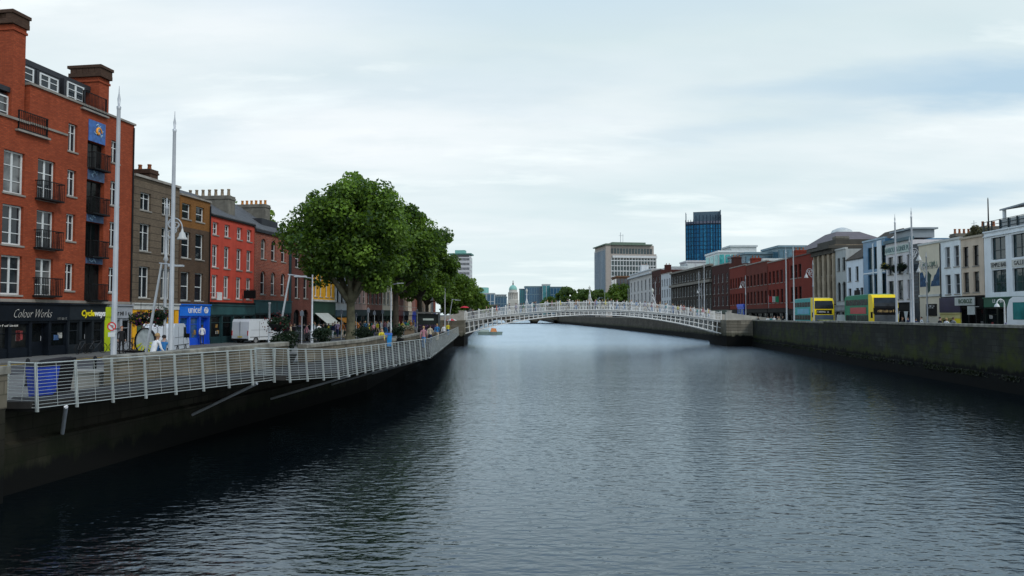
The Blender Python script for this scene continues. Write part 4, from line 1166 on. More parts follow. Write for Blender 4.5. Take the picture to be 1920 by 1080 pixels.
LANT.build('window_graphic', WHITE, b.root)
# ---- blue glazed building
BLG = mat('blue_panel', (.09, .22, .36), .35, var=.3, scale=.4)
b = place('office_building', 'blue panelled building with tall white window strips left of the pub', 'building', 1620.5, 1662, R1, ZR)
H = []
c_ = [b.lx(1633, 520), b.lx(1644, 520), b.lx(1656.5, 520)]
wm_ = mat('black_frame', (.015, .018, .02), .5)
put_windows(b, c_, 1.55, zr((11.0, 13.9), (7.4, 10.3)), 'casement', wm_, H, gm=GLT, sill=False)
body(b, 14.75 - ZR, BLG, H, 6.4 - ZR, 10, coping=mat('pale_blue_coping', (.3, .42, .5), .5))
s_ = MB(); xm = b.lx(1638.5, 520); xn = b.lx(1650.5, 520)
s_.box(xm - .12, xm + .12, -.1, -.003, 3.6, 11.4); s_.box(xn - .6, xn + .6, -.1, -.003, 3.6, 11.6); s_.box(0, b.W, -.06, -.004, 10.45 - ZR, 10.6 - ZR); s_.build('white_bands', WHR, b.root)
shopfront(b, 0, b.W, 6.4 - ZR, GREYP, 3, 1, GREYP, .6)
text('EN', 1.2, WHT, b.root, (b.W - .7, -.12, 10.9 - ZR), 0, .7)
# ---- low white house, arched cream house
b = place('terraced_house', 'low bluish-white house with a brown slate roof behind the second bus', 'house', 1588.5, 1620, R1, ZR)
H = []; cc = [b.lx(1593, 520), b.lx(1607, 520)]
put_windows(b, cc + [b.lx(1615.5, 540)], .95, zr((9.7, 11.7), (6.6, 8.7)), 'sash', BLACK, H, skip=((2, 0),))
BRR = brick('brown_slate', (.105, .09, .07), (.085, .07, .058), (.05, .045, .04), .4, .25, .2, .5)
body(b, 12.7 - ZR, mat('bluish_white_render', (.66, .72, .78), .75, var=.06, streak=.18), H, 5.8 - ZR, 11, roof='pitched', rise=4.0, roofm=BRR)
shopfront(b, 0, b.W, 5.8 - ZR, GREYP, 4, 1, BLACK, .8)
s_ = MB(); s_.box(b.W - 2.6, b.W - 1.1, -.12, -.003, 7.0 - ZR, 8.4 - ZR); s_.build('sign_board', BLACK, b.root)
b = place('terraced_house', 'slim cream house with arched windows beside the stone corner building', 'house', 1568, 1588, R1, ZR)
H = []; cc = [b.lx(1573, 520), b.lx(1582.5, 520)]
put_windows(b, cc, .95, zr((11.4, 13.3)), 'sash', BLACK, H); put_windows(b, cc, 1.2, zr((7.0, 9.8)), 'sash', BLACK, H, arch=True)
body(b, 14.5 - ZR, mat('grey_cream_render', (.40, .42, .41), .8, var=.08, streak=.2), H, 6.4 - ZR, 10, coping=OFFW)
shopfront(b, 0, b.W, 6.4 - ZR, GREYR, 2, 0, GREYR, .8)
# ---- classical stone corner building
STB = quay_stone('brown_ashlar', (.26, .21, .155), (.12, .1, .07), -30, .5, 1.1, .3)
b = place('stone_building', 'old brown stone building with pilasters and a heavy dark cornice', 'building', 1530, 1567.5, R1, ZR)
H = []; cc = [b.W * (i + .5) / 4 for i in range(4)]
put_windows(b, cc, 1.2, zr((11.0, 13.4), (7.2, 10.0)), 'sash', BLACK, H)
body(b, 15.5 - ZR, STB, H, 0, 14, side=STB)
p = MB()
for i in range(5):
    x = b.W * i / 4; p.box(max(0, x - .4), min(b.W, x + .4), -.3, -.003, 4.2, 14.2 - ZR)
p.box(0, b.W, -.25, -.002, 3.6, 4.2); p.build('pilaster', mat('tan_stone', (.34, .28, .2), .85, var=.25, streak=.3), b.root)
c = MB(); c.box(-.9, b.W + .2, -1.0, 14, 14.9 - ZR, 15.35 - ZR); c.box(-.5, b.W + .1, -.5, 14, 14.2 - ZR, 14.9 - ZR); c.box(.2, b.W - .4, .3, 13, 15.35 - ZR, 16.3 - ZR); c.build('cornice', mat('dark_cornice', (.07, .065, .055), .9), b.root)
chimney(b, 2, 3.2, 2, 4, 16.2 - ZR, 17.2 - ZR, MATS['chimney_render'], 0)
# ---- dark red gable and the long red brick row
DR = brick('deep_red_brick', (.28, .042, .026), (.21, .032, .02), (.14, .04, .028), .3, .1, .35, .35)
DR2 = brick('red_brown_brick', (.23, .052, .034), (.17, .04, .028), (.09, .035, .028), .3, .1, .35, .4)
DB = brick('maroon_brick', (.09, .032, .026), (.07, .026, .022), (.06, .032, .028), .3, .1, .35, .4)
DKW = mat('dark_window_paint', (.05, .02, .018), .6)
b = place('brick_building', 'deep red brick building with a plain gable behind the first bus', 'building', 1479.5, 1529, R1, ZR)
H = []; cc = [b.W * .14, b.W * .3, b.W * .46]
put_windows(b, cc, 1.3, zr((11.3, 13.6), (7.2, 9.8)), 'sash', DKW, H, gm=GLASSD)
body(b, 14.9 - ZR, DR, H, 6.0 - ZR, 11, coping=DKW)
shopfront(b, 0, b.W, 6.0 - ZR, BLACK, 5, 2, BLACK, .9)
def rowR(label, px0, px1, top, wall, nc, rows, paint, shopz=6.2, winm=None, cw=1.2, line=R1, pots=3, roof='flat', sign=None):
    p0 = on_line(px0, 588, line); p1 = on_line(px1, 588, line)
    b = terrace('brick_building' if 'brick' in label else 'terraced_house', label, p0, p1, ZR, top, wall, nc, rows, shopz, paint, winm, cw, roof=roof, cat='building', depth=11, bays=4, sign=sign)
    if pots: chimney(b, b.W * .45, b.W * .45 + 1.6, 3, 5, top - .5 - ZR, top + 2.0 - ZR, wall, pots)
    return b
RR = ((10.9, 13.2), (7.2, 9.7))
rowR('red brick building with tall dark windows and a wide chimney, left of the gable', 1441, 1478.5, 14.9, DR, 5, RR, BLACK, winm=DKW)
rowR('red-brown brick building above the bright blue shop front', 1400, 1440, 15.4, DR2, 6, RR, BLACK, winm=DKW, pots=0)
rowR('red-brown brick building with flower-topped roof left of the blue shop', 1369, 1399.3, 15.6, DR, 6, RR, BLACK, winm=DKW)
rowR('maroon brick building with white windows behind the right end of the footbridge', 1336, 1368, 17.2, DB, 4, ((12.9, 15.0), (10.2, 12.2), (7.2, 9.5)), PGR, winm=WHITE, line=R2, sign='Pims')
# ---- dark stone arcade building
DKS = quay_stone('dark_ashlar', (.065, .055, .046), (.04, .035, .03), -30, .5, 1.2, .3)
b = place('stone_building', 'long dark stone building with rows of white-framed windows and cornice', 'building', 1259, 1335, R2, ZR)
H = []; n = 14; cc = [b.W * (i + .5) / n for i in range(n)]
put_windows(b, cc, 1.4, zr((14.6, 16.6), (10.2, 13.0), (6.0, 9.2)), 'sash', WHITE, H, fw=.13)
body(b, 17.6 - ZR, DKS, H, 0, 14)
c = MB(); c.box(-.3, b.W + .3, -.7, .3, 13.4 - ZR, 14.1 - ZR); c.box(-.2, b.W + .2, -.5, .4, 17.6 - ZR + .003, 18.1 - ZR); c.build('cornice', mat('pale_cornice', (.2, .18, .15), .85, streak=.3), b.root)
rowR('narrow white house with dark windows between the dark stone and brown houses', 1240, 1258.5, 18.3, WR, 4, ((14.4, 16.6), (10.8, 13.2), (7.2, 9.6)), GREYP, line=R2, winm=BLACK, pots=0)
rowR('dark brown brick house right of the ornate white bank', 1223, 1239.5, 20.2, DB, 3, ((16, 18.2), (12, 14.4), (7.6, 10)), BLACK, line=R2, pots=2)
b = place('bank_building', 'ornate off-white corner bank with arched ground windows and chimney', 'building', 1181, 1222.5, R2, ZR)
H = []; cc = [b.W * (i + .5) / 6 for i in range(6)]
put_windows(b, cc, 2.0, zr((14.2, 18), (9.6, 13.2)), 'sash', mat('grey_frame'), H); put_windows(b, cc, 2.6, zr((4, 8.4)), 'sash', mat('grey_frame'), H, arch=True)
body(b, 21.0 - ZR, mat('bank_white_stone', (.52, .5, .48), .8, var=.1, streak=.25), H, 0, 16)
c = MB(); c.box(-.5, b.W + .4, -.9, .5, 19.6 - ZR, 20.2 - ZR); c.box(-.3, b.W + .3, -.5, -.003, 8.9 - ZR, 9.4 - ZR); c.box(-.2, b.W + .2, -.3, 16, 21 - ZR + .003, 21.4 - ZR); c.build('cornice', WR, b.root)
chimney(b, 6, 9, 3, 6, 20.5 - ZR, 25 - ZR, WR, 3)
# ================================================================== far buildings
def box_building(b, W, D, H, wall, name='wall', x0=0, y0=0):
    m = MB(); m.box(x0, x0 + W, y0, y0 + D, 0, H); return m.build(name, wall, b)
# ---- office tower with strip windows behind the left trees
PALEC = mat('pale_concrete', (.50, .50, .52), .8, var=.08)
GRC = mat('green_copper', (.16, .36, .32), .6, var=.2)
DKG = glass('far_dark_glass', (.03, .035, .045), (.09, .1, .12), .6)
x = at(843, 588, 620).x; x2 = at(881, 588, 620).x
t = thing('office_tower', 'white office tower with dark window bands and green roof cap behind left trees', 'building', (x, 620, 2.3), R(-4))
W = x2 - x; Ht = 57.
box_building(t, W, 17, Ht - 3.5, PALEC)
fl = 4.15
for k in range(12):
    z = Ht - 4.2 - 2.35 - k * fl
    if z < 8: break
    m = MB(); m.poly([(.4, -.05, z), (W - .4, -.05, z), (W - .4, -.05, z + 2.1), (.4, -.05, z + 2.1)]); m.poly([(W + .05, .4, z), (W + .05, 16.5, z), (W + .05, 16.5, z + 2.1), (W + .05, .4, z + 2.1)])
    for i in range(15): xx = .4 + (W - .8) * i / 14; m.box(xx - .12, xx + .12, -.16, -.05, z, z + 2.1, 1)
    m.build('window_band', [DKG, PALEC], t)
m = MB(); m.box(.6, W - .6, .6, 16, Ht - 3.5, Ht - 1.2, 1); m.hexa([(-1, -1, Ht - 1.2), (W + 1, -1, Ht - 1.2), (W + 1, 18, Ht - 1.2), (-1, 18, Ht - 1.2)], [(-1.4, -1.4, Ht - .2), (W + 1.4, -1.4, Ht - .2), (W + 1.4, 18.4, Ht - .2), (-1.4, 18.4, Ht - .2)])
m.box(4, W - 5, 4, 14, Ht - .2, Ht + 3); m.build('roof', [GRC, DKG], t)
# ---- domed customs building at the end of the river
PS = mat('portland_stone', (.42, .41, .37), .85, var=.12)
CUP = mat('verdigris', (.22, .46, .40), .6, var=.15)
Y = 900; c = at(962, 588, Y)
t = thing('domed_building', 'distant pale domed building with green copper dome at the end of the river', 'building', (c.x, Y, 2.3))
m = MB(); m.box(-27, 27, 0, 30, 0, 12.5); m.box(-34, -27, -2, 30, 0, 14.5); m.box(27, 34, -2, 30, 0, 14.5); m.box(-11, 11, -2.5, 30, 0, 15.5)
m.hexa([(-11, -2.5, 15.5), (11, -2.5, 15.5), (11, 6, 15.5), (-11, 6, 15.5)], [(-1, -2.5, 18.5), (1, -2.5, 18.5), (1, 6, 18.5), (-1, 6, 18.5)])
m.build('wall', PS, t)
m = MB()
for i in range(11):
    xx = -25 + 5 * i
    if abs(xx) < 11: continue
    m.box(xx - 1, xx + 1, -.15, 0, 2, 5); m.box(xx - .9, xx + .9, -.15, 0, 7, 10)
m.build('window', DKG, t)
m = MB(); m.box(-7, 7, 4, 18, 15, 21.5); m.lathe((0, 11, 21.5), [(6.6, 0), (6.6, 1), (5.6, 1.2), (5.6, 9), (6.3, 9.2), (6.3, 10.4), (5.2, 10.6), (5.2, 13.5)], 20); m.build('drum', PS, t)
m = MB()
for i in range(16):
    a_ = 2 * math.pi * i / 16; m.lathe((6.1 * math.cos(a_), 11 + 6.1 * math.sin(a_), 22.7), [(.42, 0), (.36, 7.9)], 6)
m.build('column', mat('light_stone', (.5, .48, .44), .8), t)
m = MB(); m.lathe((0, 11, 34.9), [(5.3 * math.cos(a_), 6.2 * math.sin(a_)) for a_ in [i * math.pi / 2 / 8 for i in range(8)]] + [(.9, 6.2)], 20)
do = m.build('dome', CUP, t)
m = MB(); m.lathe((0, 11, 41), [(.9, 0), (.9, 2), (1.1, 2.1), (.5, 3), (.55, 4.5), (.35, 5.6), (.1, 6.2)], 8); m.build('statue', mat('grey_bronze', (.16, .17, .17), .7), do)
# ---- low glass offices either side of the dome
TG = glass('teal_curtain_glass', (.03, .13, .15), (.08, .25, .27), .6, .1, tint=(.6, 1, .95)); BG = glass('blue_curtain_glass', (.015, .06, .11), (.04, .12, .2), .6, .1)
LG = mat('light_grey_cladding', (.50, .54, .54), .7, var=.08)
GR = mat('blue_grey_cladding', (.16, .24, .28), .6, var=.12)
def glass_office(label, px0, px1, Y, ztop, D, glassm, frame, floors, bays, rot=0., zbase=2.3, name='glass_building', cap=None, py=588, fw=.25):
    a = at(px0, py, Y); c = at(px1, py, Y); W = (c.x - a.x) / max(.3, math.cos(rot))
    t = thing(name, label, 'building', (a.x, Y, zbase), rot)
    H = ztop - zbase
    box_building(t, W, D, H, frame)
    for k in range(bays):
        x0 = W * (k + .08) / bays; x1 = W * (k + .92) / bays
        m = MB(); m.poly([(x0, -.12, H * .05), (x1, -.12, H * .05), (x1, -.12, H * .97), (x0, -.12, H * .97)])
        for f in range(1, floors): m.box(x0, x1, -.2, -.12, H * f / floors - fw, H * f / floors + fw, 1)
        m.build('window', [glassm, frame], t)
    m = MB(); nb = max(2, bays // 2)
    for k in range(nb):
        y0 = D * (k + .1) / nb; y1 = D * (k + .9) / nb
        m.poly([(-.1, y1, H * .05), (-.1, y0, H * .05), (-.1, y0, H * .97), (-.1, y1, H * .97)])
    m.build('side_window', glassm, t)
    m = MB(); m.box(-.4, W + .4, -.5, D, H + .01, H + .7); m.build('roof', cap or frame, t)
    return t, W, H
glass_office('long low teal-blue office block left of the distant dome', 905, 950, 760, 24, 30, BG, GR, 3, 8)
glass_office('pale office block with a green corner drum beyond the left trees', 884, 927, 720, 26.5, 30, BG, LG, 3, 6)
m = MB(); m.lathe((12, 6, 24), [(5.5, 0), (5.5, 6.5), (4.5, 6.7)], 16); m.build('corner_drum', GRC, bpy.data.objects['glass_building.001'])
glass_office('white flat-roofed block just left of the distant dome', 927, 949, 800, 27.5, 20, DKG, LG, 3, 5)
glass_office('dark teal office block with oversailing roof right of the distant dome', 984, 1020, 780, 36, 30, BG, GR, 4, 8)
glass_office('small teal glass block immediately right of the distant dome', 974, 986, 790, 33.5, 20, TG, GR, 4, 3)
glass_office('pale stair tower beside the dark teal office block', 1017, 1032, 775, 38, 15, TG, LG, 2, 2)
glass_office('blue glass office partly behind the trees on the right of the dome', 1032, 1062, 770, 35, 30, BG, GR, 4, 5)
# ---- slab office block at the bridge (three faces)
t = thing('office_building', 'tall gridded concrete office block with beige corner pier and green roof', 'building', (at(1137, 588, 440).x, 440, 2.5), R(9))
W, D, H = 33., 26., 46.2
CON = mat('beige_concrete', (.36, .32, .285), .85, var=.08, streak=.12); WGR = mat('white_mullions', (.58, .60, .60), .7, var=.06)
BGL = glass('office_grid_glass', (.018, .032, .036), (.07, .11, .11), .7); BGL2 = glass('blue_side_glass', (.03, .085, .15), (.07, .16, .23), .7, .1, .25, tint=(.5, .8, 1))
m = MB(); m.box(0, W, 0, D, 0, H - 5.5); m.box(0, W - 1.5, .6, D - .6, H - 5.5, H); m.box(-.3, 2.9, -.5, 1.0, 0, H + 1); m.build('wall', CON, t)
n = 15
for k in range(n):
    x0 = 3.3 + (W - 3.7) * k / n; x1 = 3.3 + (W - 3.7) * (k + .82) / n
    m = MB(); m.poly([(x0, -.1, 4), (x1, -.1, 4), (x1, -.1, H - 8.5), (x0, -.1, H - 8.5)]); m.build('window_strip', BGL, t)
    if k < n - 1:
        m = MB(); m.poly([(x0, .5, H - 6), (x1, .5, H - 6), (x1, .5, H - 2), (x0, .5, H - 2)]); m.build('window', BGL, t)
g = MB()
for k in range(n + 1): xx = 3.2 + (W - 3.7) * k / n; g.box(xx - .16, xx + .16, -.5, -.12, 3, H - 8)
z = 6.5
while z < H - 8: g.box(2.95, W, -.4, -.11, z, z + .55); z += 3.3
g.box(4, W + .2, -.8, -.11, H - 8, H - 6.6)
g.build('facade_grid', WGR, t)
for k in range(9):
    y0 = .9 + (D - 1.2) * k / 9
    m = MB(); m.poly([(-.1, y0 + 2.5, 4), (-.1, y0, 4), (-.1, y0, H - 3), (-.1, y0 + 2.5, H - 3)]); m.build('window_strip', BGL2, t)
g = MB()
for k in range(10): y0 = .75 + (D - 1.2) * k / 9; g.box(-.4, -.12, y0 - .1, y0 + .1, 3, H - 2)
g.build('facade_grid', WGR, t)
m = MB(); m.box(-1.2, W - 3, -1.2, D + .5, H + .01, H + .7); m.box(5, W - 6, 3, D - 4, H + .7, H + 2.2); m.build('roof', mat('dull_green_roof', (.12, .17, .13), .7), t)
m = MB(); m.tube([(12, 8, H + 2), (12, 8, H + 9)], .18, 6); m.tube([(13.6, 8, H + 2), (13.6, 8, H + 8)], .12, 6); m.tube([(10.8, 8, H + 7), (14, 8, H + 7)], .1, 5); m.build('antenna', STEEL, t)
# ---- tall blue glass tower
t = thing('glass_tower', 'tall dark blue glass tower rising above the brick rooftops', 'building', (at(1287, 588, 520).x, 520, 3), R(-15))
W = at(1353, 588, 520).x - at(1289, 588, 520).x; H = 78.; D = 26
TWG = glass('tower_glass', (.010, .075, .17), (.05, .30, .46), .98, .15, .3, tint=(.3, .7, 1)); TWD = mat('tower_dark_fin', (.010, .024, .045), .5, var=.3, spec=.15)
pts = [(0, 0), (W * .3, -2.5), (W * .7, -3), (W, -1), (W, D), (0, D)]
m = MB(); m.hexa([(p[0], p[1], 0) for p in pts], [(p[0], p[1], H - 8) for p in pts]); m.build('wall', TWD, t)
for s in range(3):
    (xa, ya), (xb, yb) = pts[s], pts[s + 1]
    for k in range(4):
        q = lambda u: (xa + (xb - xa) * u, ya + (yb - ya) * u - .12)
        a_, c_ = q((k + .06) / 4), q((k + .94) / 4)
        for f in range(3):
            z0, z1 = 4 + (H - 14) * f / 3, 4 + (H - 14) * (f + .992) / 3
            m = MB(); m.poly([(a_[0], a_[1], z0), (c_[0], c_[1], z0), (c_[0], c_[1], z1), (a_[0], a_[1], z1)])
            for j in range(1, 7):
                zz = z0 + (z1 - z0) * j / 7; m.hexa([(a_[0], a_[1] - .06, zz - .16), (c_[0], c_[1] - .06, zz - .16), (c_[0], c_[1], zz - .16), (a_[0], a_[1], zz - .16)], [(a_[0], a_[1] - .06, zz + .16), (c_[0], c_[1] - .06, zz + .16), (c_[0], c_[1], zz + .16), (a_[0], a_[1], zz + .16)], 1)
            m.build('window', [TWG, TWD], t)
m = MB()
for s in range(4):
    for k in range(4 if s < 3 else 1):
        (xa, ya) = pts[s]; (xb, yb) = pts[min(s + 1, 3)]
        xx, yy = xa + (xb - xa) * k / 4, ya + (yb - ya) * k / 4
        m.box(xx - .22, xx + .22, yy - .7, yy, 3, H - 5 + (2 if s > 0 else -1))
m.build('fin', TWD, t)
m = MB(); m.box(W * .22, W - .5, 1, D, H - 8, H); m.hexa([(0, 0, H - 8), (.6, 0, H - 8), (.6, 5, H - 8), (0, 5, H - 8)], [(0, 0, H), (.6, 0, H - 1.2), (.6, 5, H - 1), (0, 5, H - .5)]); m.box(W - .8, W, -1, 3, H - 8, H + .6); m.build('crown', mat('tower_crown', (.055, .10, .14), .4), t)
m = MB(); m.hexa([(p[0], p[1] - .3, H - 9.2) for p in pts], [(p[0], p[1] - .3, H - 7.4) for p in pts]); m.build('sky_lobby_band', mat('mauve_band', (.11, .12, .17), .4), t)
# ---- glass offices behind the right rows
TG2 = glass('bright_teal_glass', (.03, .22, .22), (.10, .36, .36), .7, .1, tint=(.5, 1, .95))
glass_office('bright turquoise glazed box with white mullions above the brick roofs', 1349, 1416, 262, 28.2, 18, TG2, mat('white_cladding', (.62, .66, .66), .6, var=.06), 1, 6)
glass_office('white rooftop block behind the turquoise glazed box', 1372, 1420, 285, 32.5, 12, LG, LG, 1, 3)
SBG = glass('steel_blue_glass', (.04, .10, .14), (.12, .22, .27), .7, .1)
t, W, H = glass_office('long blue-grey glass office with curved roofline behind the red brick row', 1400, 1470, 238, 25.5, 20, SBG, GR, 3, 9)
glass_office('upper blue glass storey at the right end of the long glass office', 1462, 1512, 232, 27.2, 16, SBG, GR, 2, 6)
glass_office('pale grey flat-roofed block above the red brick row', 1433, 1488, 205, 20.7, 12, LG, LG, 1, 3)
glass_office('small teal glazed attic left of the blue tower base', 1257, 1289, 330, 27, 14, TG, LG, 2, 5)
glass_office('pale concrete block at the foot of the blue glass tower', 1289, 1352, 340, 30.5, 14, LG, PALEC, 2, 4)
t, W, H = glass_office('brown and orange brick office behind the trees left of the white bank', 1157, 1183, 330, 22.5, 16, DKG, brick('orange_brown_brick', (.25, .13, .07), (.2, .1, .06), (.2, .14, .1)), 3, 4)
glass_office('low brick building behind the trees at the far right end of the river', 1046, 1100, 480, 12.5, 14, DKG, brick('far_brown_brick', (.13, .08, .055), (.1, .065, .05), (.11, .08, .07)), 3, 8)
glass_office('low stone building behind the trees left of the concrete block', 1098, 1165, 470, 11.5, 14, DKG, mat('far_grey_stone', (.16, .15, .13), .85, var=.2), 3, 9)
glass_office('low grey building behind the light green trees on the far left quay', 868, 932, 500, 11.5, 14, DKG, MATS['far_grey_stone'], 3, 9)
# ---- hipped-roof hall behind the stone corner
Y = 150; c0 = at(1566, 588, Y); c1 = at(1672, 588, Y)
t = thing('hall', 'brown brick hall with a low hipped roof and glazed top light', 'building', (c0.x, Y, 3), R(-3))
W = c1.x - c0.x; D = 22; H = 17.2
m = MB(); m.box(0, W, 0, D, 0, H); m.box(-4, W * .45, -5, D, 0, H - 3); m.build('wall', brick('brown_hall_brick', (.14, .10, .07), (.10, .075, .055), (.1, .08, .06), .4, .15, .4), t)
m = MB(); m.hexa([(-.5, -.5, H), (W + .5, -.5, H), (W + .5, D + .5, H), (-.5, D + .5, H)], [(W * .3, D * .35, H + 3.4), (W * .72, D * .35, H + 3.4), (W * .72, D * .65, H + 3.4), (W * .3, D * .65, H + 3.4)])
r_ = m.build('roof', mat('grey_brown_roof', (.13, .11, .115), .7, var=.15, streak=.2), t)
m = MB(); m.lathe((W * .51, D * .5, H + 3.4), [(W * .2, 0), (W * .17, .7), (W * .08, 1.2), (.2, 1.35)], 14); m.build('top_light', mat('pale_rooflight', (.5, .53, .52), .4), r_)
# ---- road bridge at the far end of the reach
t = thing('road_bridge', 'low pale three-arched road bridge far down the river', 'bridge', (0, 402, 0))
xa, xb = BL(402) - 2, BR(402) + 2
m = MB(); cuts = [xa, xa + (xb - xa) * .33, xa + (xb - xa) * .66, xb]
for s in range(3):
    x0, x1 = cuts[s] + 1.6, cuts[s + 1] - 1.6; n = 10; cx = (x0 + x1) / 2; hw = (x1 - x0) / 2
    arc = [(cx - hw * math.cos(math.pi * i / n), .2 + 2.5 * math.sin(math.pi * i / n)) for i in range(n + 1)]
    for (xp, zp), (xq, zq) in zip(arc, arc[1:]):
        m.poly([(xp, 0, zp), (xq, 0, zq), (xq, 0, 3.6), (xp, 0, 3.6)]); m.poly([(xp, 0, zp), (xp, 40, zp), (xq, 40, zq), (xq, 0, zq)])
for c in cuts: m.box(c - 1.6, c + 1.6, -1, 40, -2, 3.4)
m.box(xa - 4, xb + 4, 0, 40, 3.4, 3.9); m.build('arch', QUAYF, t)
m = MB(); m.box(xa - 4, xb + 4, -.3, .2, 3.9, 4.15); m.box(xa - 4, xb + 4, -.2, .1, 4.75, 4.95)
for i in range(70): xx = xa + (xb - xa) * i / 69; m.box(xx - .14, xx + .14, -.15, .05, 4.15, 4.75)
m.build('balustrade', mat('pale_granite', (.26, .25, .22), .8, var=.15), t)

# ================================================================== the white footbridge
CI = mat('bridge_white_paint', (.80, .80, .77), .5, var=.08, scale=1.5, streak=.15); CIG = mat('bridge_grey_paint', (.40, .41, .40), .55, var=.15)
YB = 114.2; DW = 3.7
XA, XB = at(872, 600, YB).x, at(1352, 600, YB).x
t = thing('footbridge', 'white cast-iron arched footbridge with fine railings across the river', 'bridge', (0, YB, 0))
S = XB - XA; XM = (XA + XB) / 2
def q_(x): return ((x - XM) / (S / 2)) ** 2
def zlo(x): return 5.0 - 3.05 * q_(x)
def zdk(x): return 5.72 - 1.75 * q_(x)
N = 56
for yy in (0, DW / 2, DW):
    m = MB(); xs_ = [XA + S * i / N for i in range(N + 1)]
    th = .14
    def strip(zf, h, hw=.09):
        for a_, c_ in zip(xs_, xs_[1:]):
            m.hexa([(a_, yy - hw, zf(a_) - h / 2), (c_, yy - hw, zf(c_) - h / 2), (c_, yy + hw, zf(c_) - h / 2), (a_, yy + hw, zf(a_) - h / 2)],
                   [(a_, yy - hw, zf(a_) + h / 2), (c_, yy - hw, zf(c_) + h / 2), (c_, yy + hw, zf(c_) + h / 2), (a_, yy + hw, zf(a_) + h / 2)])
    strip(zlo, .15, .11); strip(lambda x: (zlo(x) + zdk(x) - .15) / 2, .08, .07); strip(lambda x: zdk(x) - .15, .13, .1)
    for x in xs_[::1]:
        sl = -6.1 * (x - XM) / (S / 2) / (S / 2); dx = -sl * (zdk(x) - zlo(x)) * .8
        m.hexa([(x - .05, yy - .05, zlo(x)), (x + .05, yy - .05, zlo(x)), (x + .05, yy + .05, zlo(x)), (x - .05, yy + .05, zlo(x))],
               [(x + dx * .3 - .05, yy - .05, zdk(x) - .15), (x + dx * .3 + .05, yy - .05, zdk(x) - .15), (x + dx * .3 + .05, yy + .05, zdk(x) - .15), (x + dx * .3 - .05, yy + .05, zdk(x) - .15)])
    m.build('arch_rib', CI, t)
m = MB()
for i in range(N):
    a_, c_ = XA + S * i / N, XA + S * (i + 1) / N
    m.hexa([(a_, -.2, zdk(a_) - .04), (c_, -.2, zdk(c_) - .04), (c_, DW + .2, zdk(c_) - .04), (a_, DW + .2, zdk(a_) - .04)], [(a_, -.2, zdk(a_) + .06), (c_, -.2, zdk(c_) + .06), (c_, DW + .2, zdk(c_) + .06), (a_, DW + .2, zdk(a_) + .06)])
m.build('deck', CIG, t)
HB = 1.28
for yy in (-.12, DW + .12):
    m = MB(); n = 190
    for i in range(n + 1):
        x = XA + S * i / n; z = zdk(x) + .06
        if i % 10 == 0: m.box(x - .055, x + .055, yy - .055, yy + .055, z, z + HB + .16); m.lathe((x, yy, z + HB + .16), [(.08, 0), (.09, .06), (.02, .14)], 6)
        else:
            m.box(x - .019, x + .019, yy - .019, yy + .019, z, z + HB + (.06 if i % 2 else -.02))
            if i % 2: m.box(x + .1, x + .13, yy - .015, yy + .015, z, z + .62)
    for hz, h in ((.05, .06), (.62, .04), (HB - .03, .06)):
        for i in range(N):
            a_, c_ = XA + S * i / N, XA + S * (i + 1) / N
            za, zc = zdk(a_) + .06 + hz, zdk(c_) + .06 + hz
            m.hexa([(a_, yy - .03, za), (c_, yy - .03, zc), (c_, yy + .03, zc), (a_, yy + .03, za)], [(a_, yy - .03, za + h), (c_, yy - .03, zc + h), (c_, yy + .03, zc + h), (a_, yy + .03, za + h)])
    m.build('railing', CI, t)
for px in (988, 1108, 1228):
    x = at(px, 560, YB).x; z = zdk(x) + .06
    m = MB()
    for s in (-1, 1):
        ya = DW / 2 + s * (DW / 2 + .1)
        pth = [(x, ya + (DW / 2 - ya) * u, z + HB + (1.75) * (1 - (1 - u) ** 2)) for u in [i / 8 for i in range(9)]]
        m.tube([(x, ya, z)] + pth, .04, 6)
        for k in (-1, 1):
            m.tube([(x + k * .38 * (1 - u) ** 1.6, ya + (DW / 2 - ya) * u, z + HB * .85 + 1.55 * u) for u in [i / 6 for i in range(7)]], .028, 5)
    zt = z + HB + 1.75
    m.lathe((x, DW / 2, zt), [(.1, -.1), (.06, .2), (.09, .25)], 8)
    lo = m.build('lamp_arch', CI, t)
    m = MB(); m.lathe((x, DW / 2, zt + .25), [(.1, 0), (.2, .45), (.05, .62), (.03, .75)], 6); m.build('lantern', mat('lantern_glass', (.55, .56, .5), .2), lo)
